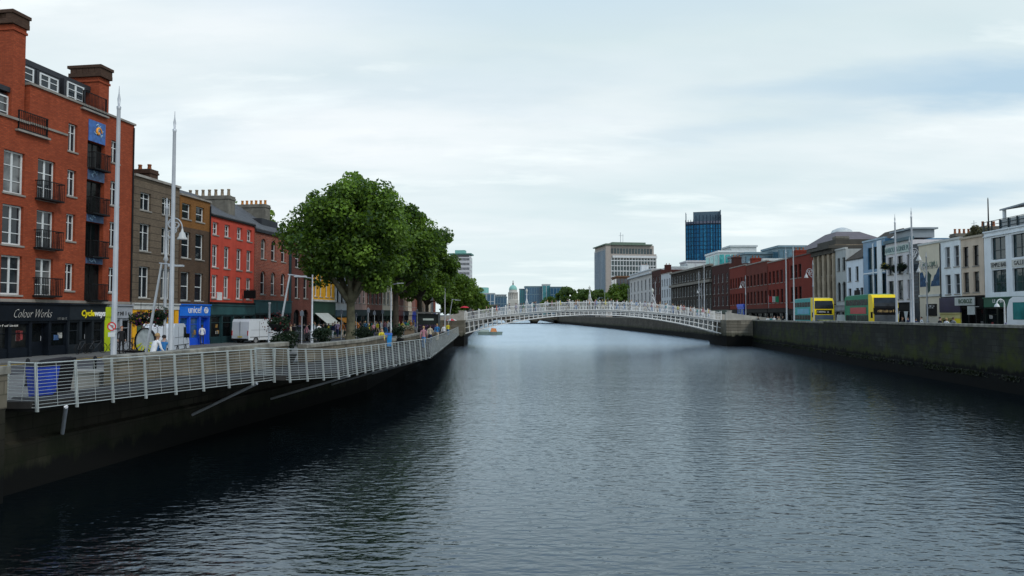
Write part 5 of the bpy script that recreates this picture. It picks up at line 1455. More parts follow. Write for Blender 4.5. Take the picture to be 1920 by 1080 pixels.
# abutments
AB = quay_stone('abutment_stone', (.26, .235, .185), (.05, .06, .03), 1.75, .5, 3.0, .35)
for side, x0, x1, lab in ((-1, BL(112) - 5, XA + .05, 'coursed stone abutment carrying the left end of the white footbridge'), (1, XB - .05, BR(112) + 5.4, 'pale coursed stone abutment with curved parapet at the right end of the footbridge')):
    t2 = thing('bridge_abutment', lab, 'abutment', (0, 111.2, 0))
    m = MB(); ft = 3.9
    m.box(x0, x1, 0, 9.6, -2, ft); m.build('wall_face', AB, t2)
    m = MB()
    for k in range(5): m.box(x0 - .04, x1 + .04, -.05, 9.66, 1.55 + k * .5, 1.93 + k * .5)
    m.box(x0 - .1, x1 + .1, -.14, 9.7, ft + .003, ft + .25); m.build('string_course', AB, t2)
    m = MB(); xw0, xw1 = (x0, x1) if side < 0 else (x0, x1)
    n = 10
    px_ = XA - .5 if side < 0 else XB + .5
    for yy in (0.02, 9.1):
        m = MB()
        for i in range(n):
            a_, c_ = xw0 + (xw1 - xw0) * i / n, xw0 + (xw1 - xw0) * (i + 1) / n
            h = lambda x: ft + .25 + (.1 + 1.15 * ((x - xw0) / (xw1 - xw0) if side < 0 else (xw1 - x) / (xw1 - xw0)) ** 1.3)
            m.hexa([(a_, yy, ft + .25), (c_, yy, ft + .25), (c_, yy + .5, ft + .25), (a_, yy + .5, ft + .25)], [(a_, yy, h(a_)), (c_, yy, h(c_)), (c_, yy + .5, h(c_)), (a_, yy + .5, h(a_))])
        m.build('parapet', mat('pale_parapet_stone', (.42, .40, .35), .8, var=.2, streak=.3), t2)
        m = MB(); m.box(px_ - .27, px_ + .27, yy - .02, yy + .52, ft + .25, ft + 1.62); m.box(px_ - .33, px_ + .33, yy - .08, yy + .58, ft + 1.62, ft + 1.75); m.build('pier', MATS['pale_parapet_stone'], t2)
# ================================================================== trees and plants
LEAF1 = leaf_mat('plane_leaves', (.014, .040, .010), (.26, .43, .05))
LEAF2 = leaf_mat('lime_leaves', (.05, .10, .012), (.21, .32, .04))
LEAF3 = leaf_mat('far_dark_leaves', (.045, .085, .022), (.19, .30, .05))
LEAF4 = leaf_mat('shrub_leaves', (.006, .016, .008), (.03, .06, .02))
BARK = mat('bark', (.045, .038, .028), .95, var=.4, scale=3, bump=.5, bscale=6)
BARKP = mat('pale_bark', (.10, .095, .06), .9, var=.45, scale=2, bump=.4, bscale=6)

def leaf_mesh(name, P, Nn, size, tint, m):
    k = len(P)
    up = rng.normal(size=(k, 3)); t = np.cross(Nn, up); t /= np.linalg.norm(t, axis=1)[:, None] + 1e-9
    s = np.cross(Nn, t)
    L = (size * (.7 + .6 * rng.random(k)))[:, None]
    v = np.stack([P - t * L * .5, P + s * L * .36 + Nn * L * .08, P + t * L * .55, P - s * L * .36 + Nn * L * .08], 1).reshape(-1, 3)
    me = bpy.data.meshes.new(name)
    me.vertices.add(4 * k); me.vertices.foreach_set('co', v.astype(np.float32).ravel())
    me.loops.add(4 * k); me.loops.foreach_set('vertex_index', np.arange(4 * k, dtype=np.int32))
    me.polygons.add(k); me.polygons.foreach_set('loop_start', np.arange(0, 4 * k, 4, dtype=np.int32))
    try: me.polygons.foreach_set('loop_total', np.full(k, 4, dtype=np.int32))
    except Exception: pass
    a = me.attributes.new('tint', 'FLOAT', 'FACE'); a.data.foreach_set('value', tint.astype(np.float32))
    me.materials.append(m); me.update(calc_edges=True); me.validate()
    return me

def crown(name, rx, rz, zc, nclump, nleaf, size, m, zcut=-.75, inner=.5, seed=0, cr=.21):
    global rng
    rng = np.random.default_rng(seed)
    C = []; ph = rng.random(6) * 6.3
    while len(C) < nclump:
        d = rng.normal(size=3); d /= np.linalg.norm(d)
        if d[2] < zcut: continue
        az = math.atan2(d[1], d[0])
        lob = 1 + .13 * math.sin(3 * az + ph[0] + 2 * d[2]) + .08 * math.sin(5 * az + ph[1] - 3 * d[2]) + .07 * math.sin(4 * d[2] + ph[2])
        r = (inner + (1 - inner) * rng.random() ** .45) * lob
        C.append(d * r * (1 - cr * .7))
    C = np.array(C) * np.array([rx, rx, rz]) + np.array([0, 0, zc])
    Ps, Ns, Ts = [], [], []
    for c in C:
        R_ = rx * cr * (.65 + .6 * rng.random()); n = int(nleaf * (.7 + .6 * rng.random()))
        u = rng.normal(size=(n, 3)); u /= np.linalg.norm(u, axis=1)[:, None]
        rr = R_ * (.45 + .6 * rng.random(n) ** .6)
        Ps.append(c + u * rr[:, None] * np.array([1, 1, .8]))
        nn = u * .55 + rng.normal(size=(n, 3)) * .55 + np.array([0, 0, .35]); nn /= np.linalg.norm(nn, axis=1)[:, None]
        Ns.append(nn)
        Ts.append(np.clip(.12 + .5 * rng.random() ** 1.3 + .5 * (rng.random(n) - .45), 0, 1))
    return leaf_mesh(name, np.concatenate(Ps), np.concatenate(Ns), size, np.concatenate(Ts), m), C

def tree(label, x, y, z, h, rx, rz, m, nclump, nleaf, size, seed, trunk_r=.4, fork=.36, zcut=-.7, bark=None, cat='tree', inner=.5, name='tree'):
    t = thing(name, label, cat, (x, y, z))
    me, C = crown('crown', rx, rz, h - rz, nclump, nleaf, size, m, zcut, inner, seed)
    link('crown', me, t)
    rr = random.Random(seed); b_ = MB()
    zf = h * fork
    b_.tube([(0, 0, -.1), (.03, 0, .5), (.05, .02, zf * .5), (0, .05, zf)], [trunk_r * 1.35, trunk_r * 1.02, trunk_r * .9, trunk_r * .85], 12)
    idx = sorted(range(len(C)), key=lambda i: C[i][2])
    for i in idx[:: max(1, len(idx) // 9)][:9]:
        c = C[i]; mid = (c[0] * .45 + rr.uniform(-.3, .3), c[1] * .45, zf + (c[2] - zf) * .55)
        b_.tube([(0, .03, zf - .5), mid, (c[0] * .9, c[1] * .9, c[2] * .96)], [trunk_r * .72, trunk_r * .42, .05], 7)
    b_.build('trunk', bark or BARK, t)
    return t
tree('big dense plane tree, nearest and tallest on the left quay', -15.6, 68, ZL, 16.7, 6.2, 6.3, LEAF1, 210, 230, .33, 1, .46, .25, -.95, BARKP, inner=.45)
tree('second plane tree on the left quay, its crown behind the biggest', -14.9, 90, ZL, 17.2, 5.8, 6.2, LEAF1, 170, 190, .37, 2, .42, .34, -.9, inner=.4)
tree('third plane tree on the left quay, rightmost of the dark green crowns', -13.7, 104, ZL, 16.6, 5.9, 6.2, LEAF1, 170, 190, .38, 3, .42, .34, -.9, inner=.4)
tree('smaller plane tree behind the third dark crown near the far mast', -15.0, 124, ZL, 13.2, 4.6, 5.0, LEAF1, 70, 150, .5, 4, .36, .36, -.8)
FT = [(-13.5, 166, 13.5, 'light green tree nearest of the row beyond the left end of the footbridge'), (-15.5, 198, 15.2, 'light green tree in front of the office tower'), (-15, 236, 14.6, 'light green tree right of the office tower base'), (-15.5, 285, 13.6, 'smaller light green tree farther along the left quay'), (-14.5, 340, 11.4, 'low light green tree left of the distant dome'), (-12.5, 385, 8.6, 'lowest light green tree at the far end of the left quay')]
l0 = None
for i, (x, y, h, lab) in enumerate(FT):
    if i < 2: o = tree(lab, x, y, ZL, h, 5.6, 5.8, LEAF2, 60, 130, .62, 20 + i, .3, .3, -.9); l0 = o
    else:
        o = copy_tree(l0); relabel(o, lab, (x, y, ZL), i * 1.3, h / 15.2)
    o['group'] = 'light green trees on the far left quay'
RT = [(32, 415, 18.5, 'dark green tree just right of the blue glass office'), (42, 425, 17.5, 'dark green tree between two others left of the concrete block'), (38.5, 360, 15, 'olive tree partly behind the first bridge lantern'), (46.5, 375, 15.5, 'olive tree below the corner of the concrete block'), (48.5, 318, 16.6, 'big green tree in front of the concrete office block'), (54.5, 330, 16.2, 'green tree left of the ornate white bank'), (23, 430, 13.5, 'yellowish tree right of the distant dome')]
r0_ = None
for i, (x, y, h, lab) in enumerate(RT):
    if i == 0: o = tree(lab, x, y, ZR, h, 7.2, 7.2, LEAF3, 65, 120, .9, 40, .3, .25, -.95); r0_ = o
    elif i in (4,): o = tree(lab, x, y, ZR, h, 7.4, 7.0, LEAF2, 70, 130, .8, 44, .3, .25, -.95); r1_ = o
    else:
        o = copy_tree(r1_ if i in (5, 6) else r0_); relabel(o, lab, (x, y, ZR), i * .9, h / (16.6 if i in (5, 6) else 18.5))
    o['group'] = 'trees on the far right quay'
for i, (px, y, h, lab) in enumerate(((436, 118, 21.5, 'tree top showing over the red house roof'), (458, 122, 20.6, 'second smaller tree top showing over the red house roof'))):
    o = copy_tree(l0); relabel(o, lab, (at(px, 588, y).x, y, ZL), i + 2., h / 15.2); o['group'] = 'trees behind the red house'

def shrub(label, x, y, z, r, h, m, seed, n=9, name='shrub', size=.12, pot=None, cat='shrub'):
    t = thing(name, label, cat, (x, y, z))
    ph = .0
    if pot:
        q = MB(); q.lathe((0, 0, 0), [(r * .55, 0), (r * .8, .5), (r * .85, .52), (r * .75, .5)], 14); q.build('planter', pot, t); ph = .45
    me, C = crown('foliage', r, h / 2, ph + h / 2, n, 90, size, m, -1, .2, seed, .45)
    link('foliage', me, t)
    q = MB(); q.tube([(0, 0, ph - .05 if pot else -.05), (0, 0, ph + h * .6)], .03, 5); q.build('stem', BARK, t)
    return t
TUB = mat('dark_tub', (.03, .03, .03), .7)
shrub('dark bushy planter beside the gap in the parapet', at(533, 640, 37.6).x, 37.6, ZL, .85, 1.5, LEAF4, 61, 22, pot=TUB, name='planter_shrub')
shrub('dark conical shrub in a tub left of the big tree', at(606, 640, 46).x, 46, ZL, .75, 1.5, LEAF4, 62, 18, pot=TUB, name='planter_shrub')
shrub('round dark shrub just right of the big tree trunk', at(683, 640, 53).x, 53, ZL, .95, 1.4, LEAF4, 63, 20, pot=TUB, name='planter_shrub')
shrub('dark shrub in a tub right of the bright blue bin', at(746, 640, 62).x, 62, ZL, .7, 1.3, LEAF4, 64, 12, pot=TUB, name='planter_shrub')
for i, px in enumerate((1806, 1817, 1828)):
    q_p = on_line(px, 588, R1)
    shrub(('bushy roof shrub at the left of the cream house parapet', 'tallest pale roof shrub on the cream house', 'roof shrub next to the thin roof mast')[i], q_p.x + 1.2, q_p.y, 12.6, .95, (1.2, 1.7, 1.3)[i], leaf_mat('grey_green_leaves', (.07, .07, .04), (.26, .24, .15)), 70 + i, 12, size=.2)
def basket(label, x, y, z, r, seed, cols, hang=.5):
    t = thing('flower_basket', label, 'flower basket', (x, y, z))
    me, C = crown('foliage', r, r * .8, 0, 10, 110, .11, LEAF4, -1, .2, seed, .5); link('foliage', me, t)
    for i, c in enumerate(cols):
        n = 90; u = rng.normal(size=(n, 3)); u /= np.linalg.norm(u, axis=1)[:, None]; P = u * np.array([r, r, r * .85]) * (.85 + .25 * rng.random(n))[:, None]
        link('blossom', leaf_mesh('blossom', P, u, .11, rng.random(n), leaf_mat('petals_%d' % (int(c[0] * 99) * 7 + int(c[2] * 99)), [k * .5 for k in c], c)), t)
    q = MB(); q.tube([(0, 0, 0), (0, 0, r * .8 + hang)], .012, 4); q.lathe((0, 0, -r * .6), [(r * .2, 0), (r * .6, r * .5), (r * .6, r * .55)], 10); q.build('hanger', IRON, t)
basket('dark flower basket with red blooms on a post above the parapet gap', at(519, 600, 37.2).x, 37.2, 4.55, .72, 81, [(.16, .02, .02)])
basket('flower basket with purple and yellow blooms before the yellow shopfront', at(264, 592, 36).x, 36, 4.75, .5, 82, [(.14, .02, .12), (.4, .25, .02)])
basket('flower basket with dark red blooms on the ornate lamp post', at(297, 590, 36).x, 36, 4.85, .62, 83, [(.2, .02, .04)])
basket('yellow flower basket on the lilac pub wall', on_line(1671, 500, R1).x - .8, on_line(1671, 500, R1).y, 11.0, .6, 84, [(.75, .55, .02)])
basket('dark flower basket in the middle of the lilac pub wall', on_line(1689, 500, R1).x - .8, on_line(1689, 500, R1).y, 10.6, .6, 85, [(.05, .02, .04)])
basket('dark green flower basket nearest the navy slot on the pub wall', on_line(1704, 500, R1).x - .8, on_line(1704, 500, R1).y, 10.6, .75, 86, [(.03, .05, .02)])

late_weed()
# ================================================================== signposts along the left pavement
t0 = None
for i, (px, Y, h, lab) in enumerate(((566, 62, 3.0, 'thin signpost left of the yellow pub'), (640, 74, 3.2, 'thin signpost just left of the biggest tree trunk'), (668, 72, 2.8, 'thin signpost just right of the biggest tree trunk'), (690, 78, 3.4, 'signpost with a small plate between the first two trunks'), (702, 86, 3.1, 'signpost left of the grey street light'), (717, 90, 3.3, 'signpost with plate nearest the second trunk'), (757, 96, 3.0, 'signpost between the second and third trunks'), (782, 98, 3.4, 'signpost right of the third trunk'))):
    x = at(px, 610, Y).x
    if i == 0:
        t0 = thing('signpost', lab, 'signpost', (x, Y, ZL), 0, 'signposts on the left pavement')
        m = MB(); m.lathe((0, 0, 0), [(.05, 0), (.04, .05), (.035, 3.0)], 8); m.build('post', STEEL, t0)
        m = MB(); m.box(-.16, .16, -.055, -.04, 2.5, 2.9); m.build('plate', mat('grey_sign_plate', (.12, .14, .17), .5), t0)
    else:
        o = copy_tree(t0); relabel(o, lab, (x, Y, ZL), rng.uniform(-1, 1), h / 3)
# ================================================================== masts and lamps
def mast(label, x, y, z, h=11.3, r=.105):
    t = thing('mast', label, 'mast', (x, y, z), 0, 'tall tapered steel masts')
    m = MB(); m.lathe((0, 0, 0), [(r * 1.35, 0), (r * 1.3, .6), (r, .65), (r * .62, h - .9)], 14); m.build('pole', POLE, t)
    m = MB(); m.lathe((0, 0, h - .9), [(r * .7, 0), (r * .8, .1), (r * .35, .14), (r * .55, .4), (r * .2, .62), (r * .08, .9)], 10); m.build('finial', STEEL, t)
    return t
p = at(213.5, 640, 26.5); m0 = mast('tallest white mast, in front of the orange brick block', p.x, 26.5, ZL)
def mast2(lab, px, Y, z, s=1):
    Y = qy(px, Y, z); o = copy_tree(m0); relabel(o, lab, (at(px, 590, Y).x, Y, z), 0, s)
mast2('tall white mast in front of the brown rendered house', 321, 29.8, ZL)
mast2('far white mast right of the dark tree crowns', 834, 107, ZL)
mast2('white mast in front of the lilac pub, left of its taller pair', 1681.5, 60.5, ZR, .98)
mast2('white mast between the lilac pub and the mural', 1712.5, 58.0, ZR, .99)
mast2('white mast left of the first bus, before the red gable', 1475, 90, ZR, 1)
mast2('white mast overlapping the rear of the first bus', 1489, 86, ZR, 1)
mast2('white mast before the dark stone building', 1311, 136, ZR, 1)
mast2('tall white mast before the maroon brick building', 1321, 128, ZR, 1.12)
mast2('thin distant mast left of the second bridge lantern', 1178, 215, ZR, .96)
mast2('thin distant mast right of the green tree', 1183.5, 208, ZR, .96)
mast2('thin distant mast against the green tree', 1134, 290, ZR, 1)
mast2('thin distant mast against the beige pier of the concrete block', 1140, 280, ZR, .8)
mast2('thin distant mast near the narrow white house', 1229, 190, ZR, 1)

def ornate_lamp(label, x, y, z, s, h=8.6):
    t = thing('ornate_lamp', label, 'street lamp', (x, y, z), 0, 'ornate lamp posts with hanging lanterns')
    m = MB(); m.lathe((0, 0, 0), [(.22, 0), (.22, .25), (.13, .35), (.13, 1.2), (.16, 1.25), (.08, 1.4), (.065, h * .62), (.13, h * .63), (.07, h * .65), (.06, h - .6), (.11, h - .55), (.05, h - .4), (.02, h)], 10)
    m.build('pole', POLE, t)
    m = MB(); zc = h - 1.6
    arc = [(s * .41 * (1 - math.cos(a_)), 0, zc + .55 * math.sin(a_)) for a_ in [i * math.pi / 10 for i in range(11)]]
    m.tube(arc, .035, 6)
    for (cx, cz, r) in ((.42, .22, .17), (.78, .2, .14), (.3, -.25, .16), (.62, -.1, .11)): m.ring((s * cx * .66, 0, zc + cz), r - .025, r + .02, -.02, .02, 14)
    m.tube([(s * .05, 0, zc - .6), (s * .35, 0, zc - .3), (s * .66, 0, zc + .25)], .03, 5)
    m.build('scroll_bracket', POLE, t)
    m = MB(); m.lathe((s * .82, 0, zc - .55), [(.24, 0), (.25, .05), (.17, .16), (.14, .32), (.07, .4), (.03, .58)], 14); m.build('lantern', mat('lamp_grey', (.42, .43, .42), .4), t)
    return t
ornate_lamp('ornate white lamp post in front of the brown house', at(309, 590, 36).x, 36, ZL, 1, 8.6)
ornate_lamp('ornate lamp post right of the first bus against the red gable', at(1525.5, 590, qy(1525.5, 82, ZR)).x, qy(1525.5, 82, ZR), ZR, -1)
ornate_lamp('ornate lamp post before the red-brown brick row, by the blue shop', at(1398.5, 590, qy(1398.5, 108, ZR)).x, qy(1398.5, 108, ZR), ZR, -1)
ornate_lamp('ornate lamp post at the corner of the lilac pub beside the masts', at(1708, 590, qy(1708, 62, ZR)).x, qy(1708, 62, ZR), ZR, 1, 8.9)
ornate_lamp('slim lamp post in front of the mural', at(1739, 590, qy(1739, 74, ZR)).x, qy(1739, 74, ZR), ZR, -1, 8.6)
ornate_lamp('ornate lamp post before the dark stone building near the masts', at(1316, 590, qy(1316, 140, ZR)).x, qy(1316, 140, ZR), ZR, -1)
def arm_lamp(label, x, y, z, lean, h, arm, s=1.):
    t = thing('leaning_lamp', label, 'street lamp', (x, y, z), 0, 'slanted modern lamps along the boardwalk')
    m = MB(); m.tube([(0, 0, 0), (lean * .5, 0, h * .5), (lean, 0, h)], [.065 * s, .058 * s, .045 * s], 8); m.build('pole', STEEL, t)
    m = MB(); m.tube([(lean - .1 * s, 0, h + .02), (lean + arm, 0, h - .12 * arm)], .035 * s, 6); m.box(lean + arm * .35, lean + arm, -.12, .12, h - .12 * arm - .02, h - .12 * arm + .06); m.build('lamp_arm', STEEL, t)
    return t
arm_lamp('slanted steel lamp leaning right in front of the brown house', at(268, 655, 31).x, 31, ZL, .75, 4.85, .95)
arm_lamp('slanted steel lamp in front of the patterned brick house', at(514, 640, 38).x, 38, ZL, .8, 4.75, .9)
arm_lamp('slanted steel lamp near the left end of the footbridge', at(838, 615, 101).x, 101, ZL, .75, 4.8, 1.2)
def street_light(label, x, y, z, h, s):
    t = thing('street_light', label, 'street lamp', (x, y, z))
    m = MB(); m.lathe((0, 0, 0), [(.13, 0), (.13, 1.1), (.09, 1.15), (.06, h)], 10); m.build('pole', STEEL, t)
    m = MB(); m.tube([(0, 0, h - .3), (s * 1.3, 0, h - .15)], .03, 5); m.box(min(s * .7, s * 1.5), max(s * .7, s * 1.5), -.12, .12, h - .2, h - .1); m.build('lamp_arm', STEEL, t)
street_light('plain grey street light with a left arm before the yellow pub', at(585, 600, 58).x, 58, ZL, 5.9, -1)
street_light('grey street light beside the second tree trunk', at(733, 600, 84).x, 84, ZL, 6.5, 1)
t = thing('post', 'short grey post in front of the patterned brick house', 'post', (at(505, 600, 40).x, 40, ZL))
m = MB(); m.lathe((0, 0, 0), [(.1, 0), (.1, .5), (.06, .55), (.055, 3.2), (.08, 3.22), (.08, 3.3)], 10); m.build('pole', STEEL, t)
t = thing('curved_lamp', 'short white lamp with a curved hook top before the gallery shops', 'street lamp', (at(1884, 600, qy(1884, 56, ZR)).x, qy(1884, 56, ZR), ZR))
m = MB(); m.tube([(0, 0, 0), (0, 0, 2.9)], [.07, .05], 8); m.tube([(0, 0, 2.85)] + [(-.3 + .3 * math.cos(a_), 0, 2.9 + .32 * math.sin(a_)) for a_ in [i * math.pi / 8 for i in range(9)]], .045, 6); m.build('pole', WHITE, t)
m = MB(); m.lathe((-.6, 0, 2.62), [(.2, 0), (.14, .18), (.04, .28)], 10); m.build('lamp_head', WHITE, t)

# ================================================================== vehicles
TYRE = mat('tyre_rubber', (.012, .012, .012), .85); RIM = mat('wheel_rim', (.35, .36, .37), .4, .4)
VG = glass('vehicle_glass', (.008, .011, .015), (.03, .04, .05), .5, .08, .3)
LAMP = mat('headlamp_lens', (.75, .76, .74), .2); TAIL = mat('tail_lamp', (.45, .02, .02), .3)
def wheel(t, x, y, r, w=.24):
    m = MB(); s = 1 if x > 0 else -1
    m.ring((x, y, r), r * .6, r, -w / 2, w / 2, 20, 0, 'x'); o = m.build('wheel', TYRE, t)
    q = MB(); q.ring((x + s * .03, y, r), .03, r * .62, -w / 2 + .03, w / 2 - .03, 14, 0, 'x'); q.build('rim', RIM, o)
def profile(t, name, pts, x0, x1, m, inset=None):
    q = MB(); q.prism([(x0, p[0], p[1]) for p in reversed(pts)], (x1 - x0, 0, 0)); return q.build(name, m, t)
def bus(label, x, y, z, rot, fcol, rcol, low_glass, dark_front, ad, advert, cap):
    t = thing('double_decker_bus', label, 'bus', (x, y, z), rot)
    L = 9.8; w = 1.25
    fr = [(.12, .32), (0, .85), (0, 2.6), (.08, 3.35), (.28, 3.95), (.62, 4.24), (1.5, 4.3)]
    profile(t, 'body', fr + [(1.5, .32)], -w, w, fcol)
    profile(t, 'rear_body', [(1.504, .32), (1.504, 4.3), (L - .5, 4.26), (L - .05, 4.0), (L, 2.2), (L - .05, .32)], -w, w, rcol)
    profile(t, 'roof', [(1.52, 4.303), (1.52, 4.36), (L - .6, 4.32), (L - .5, 4.264)], -w + .12, w - .12, cap)
    q = MB(); q.hexa([(-w + .1, -.035, .98), (w - .1, -.035, .98), (w - .1, .3, .98), (-w + .1, .3, .98)], [(-w + .1, -.03, 2.08), (w - .1, -.03, 2.08), (w - .1, .3, 2.08), (-w + .1, .3, 2.08)]); q.build('windscreen', low_glass, t)
    if dark_front:
        q = MB(); q.hexa([(-w + .09, -.02, .9), (w - .09, -.02, .9), (w - .09, .3, .9), (-w + .09, .3, .9)], [(-w + .09, -.012, 3.0), (w - .09, -.012, 3.0), (w - .09, .3, 3.0), (-w + .09, .3, 3.0)]); q.build('front_mask', BLACK, t)
    q = MB(); q.hexa([(-w + .1, -.015, 2.88), (w - .1, -.015, 2.88), (w - .1, .3, 2.88), (-w + .1, .3, 2.88)], [(-w + .1, .045, 3.36), (w - .1, .045, 3.36), (w - .1, .3, 3.36), (-w + .1, .3, 3.36)])
    q.hexa([(-w + .1, .045, 3.36), (w - .1, .045, 3.36), (w - .1, .5, 3.36), (-w + .1, .5, 3.36)], [(-w + .16, .22, 3.92), (w - .16, .22, 3.92), (w - .16, .6, 3.92), (-w + .16, .6, 3.92)]); q.build('upper_windscreen', VG, t)
    if 0: q.hexa([(-w + .1, -.0, 2.95), (w - .1, -.0, 2.95), (w - .1, .3, 2.95), (-w + .1, .3, 2.95)], [(-w + .16, .19, 3.84), (w - .16, .19, 3.84), (w - .16, .5, 3.84), (-w + .16, .5, 3.84)])
    q = MB(); q.box(-w + (.02 if dark_front else .3), w - (.02 if dark_front else .3), -.035, .1, 2.2, 2.82 if dark_front else 2.72); o = q.build('destination_board', BLACK, t)
    am = mat('amber_letters', (.75, .5, .2), .5) if dark_front else WHT
    strokes(o, -.1, -.04, 2.5, 1.5, .26, 9, am, 5 + len(label)); 
    if dark_front: strokes(o, .85, -.04, 2.5, .4, .26, 2, am, 8)
    for s in (-1, 1):
        q = MB(); q.box(s * .95 - .2, s * .95 + .2, -.03, .2, .62, .8); q.build('headlight', LAMP, t)
        q = MB(); q.tube([(s * 1.2, .1, 2.4), (s * 1.5, -.25, 2.35)], .03, 5); q.box(s * 1.5 - .09, s * 1.5 + .09, -.3, -.2, 1.75, 2.4); q.build('mirror', BLACK, t)
        n = 6
        for k in range(n):
            y0 = 1.7 + (L - 2.1) * k / n; y1 = y0 + (L - 2.1) / n - .08
            for za, zb in ((3.15, 3.8), (1.4, 2.05)):
                q = MB(); xx = s * (w + .012); q.poly([(xx, y0, za), (xx, y1, za), (xx, y1, zb), (xx, y0, zb)]); q.build('window', glass('bus_side_glass', (.006, .012, .011), (.02, .03, .028), .5, .2, .08), t)
        q = MB(); xx = s * (w + .02); q.hexa([(xx - .02, 2.2, 2.2), (xx, 2.2, 2.2), (xx, 7.6, 2.2), (xx - .02, 7.6, 2.2)], [(xx - .02, 2.2, 2.92), (xx, 2.2, 2.92), (xx, 7.6, 2.92), (xx - .02, 7.6, 2.92)])
        q.build('advert_panel', ad, t)
        q = MB()
        for k in range(3):
            q.poly([(xx + .01, 2.3 + k * 1.7, .5), (xx + .01, 2.55 + k * 1.7, .5), (xx + .01, 2.15 + k * 1.7, 2.1), (xx + .01, 2.0 + k * 1.7, 2.1)])
        q.build('stripe', advert, t)
        for yy in (2.6, 7.6): wheel(t, s * (w - .14), yy, .48, .3)
    return t
YB_ = mat('bus_yellow', (.92, .66, .012), .4, var=.04, spec=.2); GB_ = mat('bus_green', (.015, .20, .11), .5, var=.1, spec=.15); TB_ = mat('bus_teal', (.04, .34, .33), .5, var=.1, spec=.15)
GLB = mat('grey_blue_screen', (.10, .13, .17), .15, var=.3); MINT = mat('mint_roof', (.16, .42, .34), .4)
bus('green and yellow double-decker bus with a dark front and red side advert', 39.6, 74.6, ZR - .11, R(-9), YB_, GB_, mat('dark_grey_screen', (.06, .07, .08), .15, var=.4), True, mat('advert_red', (.42, .015, .025), .4), mat('pale_stripe', (.10, .30, .2), .4), MINT)
bus('yellow-fronted double-decker bus with teal sides, farther back by the red gable', 40.6, 91.6, ZR - .11, R(-7), YB_, TB_, GLB, False, mat('advert_sky', (.08, .35, .5), .4), mat('pale_stripe'), mat('pale_roof', (.5, .52, .46), .5))
# coach at the frame edge
t = thing('coach', 'white coach with teal-tinted windows cut off by the right edge', 'coach', (37.4, 51.6, ZR - .11), R(180 + 2))
profile(t, 'body', [(0, .35), (.1, 2.6), (.35, 3.2), (.7, 3.4), (9, 3.4), (9, .35)], -1.25, 1.25, mat('coach_white', (.68, .71, .72), .3, var=.05))
for s in (-1, 1):
    for k in range(5):
        q = MB(); xx = s * 1.262; y0 = .7 + k * 1.62; q.poly([(xx, y0, 1.75), (xx, y0 + 1.55, 1.75), (xx, y0 + 1.55, 3.0), (xx, y0, 3.0)]); q.build('window', glass('coach_teal_glass', (.01, .12, .12), (.03, .2, .2), .5), t)
    for yy in (1.9, 7.2): wheel(t, s * 1.12, yy, .48, .3)
q = MB(); q.hexa([(-1.1, -.0, 1.1), (1.1, -.0, 1.1), (1.1, .1, 1.1), (-1.1, .1, 1.1)], [(-1.1, .08, 2.55), (1.1, .08, 2.55), (1.1, .2, 2.55), (-1.1, .2, 2.55)]); q.build('windscreen', VG, t)
# vans: local y runs towards the nose
VW = mat('van_white', (.60, .64, .68), .3, var=.05)
def van(label, x, y, z, rot, h=2.35, L=5.3):
    t = thing('van', label, 'van', (x, y, z), rot)
    pr = [(0, .38), (-.03, .9), (.05, h - .25), (.2, h), (L * .62, h), (L * .70, h - .1), (L * .82, h * .62), (L * .97, h * .48), (L, h * .38), (L, .34)]
    profile(t, 'body', pr, -.98, .98, VW)
    for s in (-1, 1):
        q = MB(); xx = s * .99; q.poly([(xx, L * .60, h * .53), (xx, L * .82, h * .53), (xx, L * .735, h * .88), (xx, L * .60, h * .88)]); q.build('window', glass('bus_side_glass', (.006, .012, .011), (.02, .03, .028), .5, .2, .08), t)
        q = MB(); q.box(s * .92 - .045, s * .92 + .045, -.05, .02, .8, 1.25); q.build('tail_lamp', TAIL, t)
        q = MB(); q.box(s * .75 - .18, s * .75 + .18, L - .03, L + .02, .7, .95); q.build('headlight', LAMP, t)
        q = MB(); q.box(min(s * .98, s * 1.2), max(s * .98, s * 1.2), L * .76, L * .79, h * .52, h * .66); q.build('mirror', BLACK, t)
        for yy in (.95, L - 1.0): wheel(t, s * .86, yy, .34, .24)
        q = MB(); xx = s * .986
        for ya, yb, za, zb in ((L * .28, L * .28 + .02, .5, h - .2), (L * .6, L * .6 + .02, .5, h - .2), (.3, L * .6, h * .56, h * .56 + .02), (.2, L - .2, .62, .68)): q.box(min(xx, xx + s * .012), max(xx, xx + s * .012), ya, yb, za, zb)
        q.build('trim', mat('van_seam', (.16, .17, .18), .5), t)
    q = MB(); q.box(-.95, .95, -.1, .05, .34, .52); q.build('bumper', BLACK, t)
    q = MB(); q.box(-.012, .012, -.045, 0, .55, h - .2); q.build('door_seam', MATS['van_seam'], t)
    q = MB(); q.box(-.26, .26, -.05, -.03, .62, .74); q.build('number_plate', mat('plate_yellow', (.7, .55, .08), .5), t)
    q = MB(); q.hexa([(-.85, L * .72, h * .885), (.85, L * .72, h * .885), (.85, L * .715, h * .87), (-.85, L * .715, h * .87)], [(-.85, L * .825, h * .615), (.85, L * .825, h * .615), (.85, L * .81, h * .61), (-.85, L * .81, h * .61)]); q.build('windscreen', VG, t)
    return t
van('white van parked in front of the dark teal shop', -24.9, 64.6, ZL - .11, R(-22), 2.3, 4.9)
van('white van half hidden behind the tall mast near the blue shop', -23.4, 46.6, ZL - .11, R(10), 2.1, 3.8)
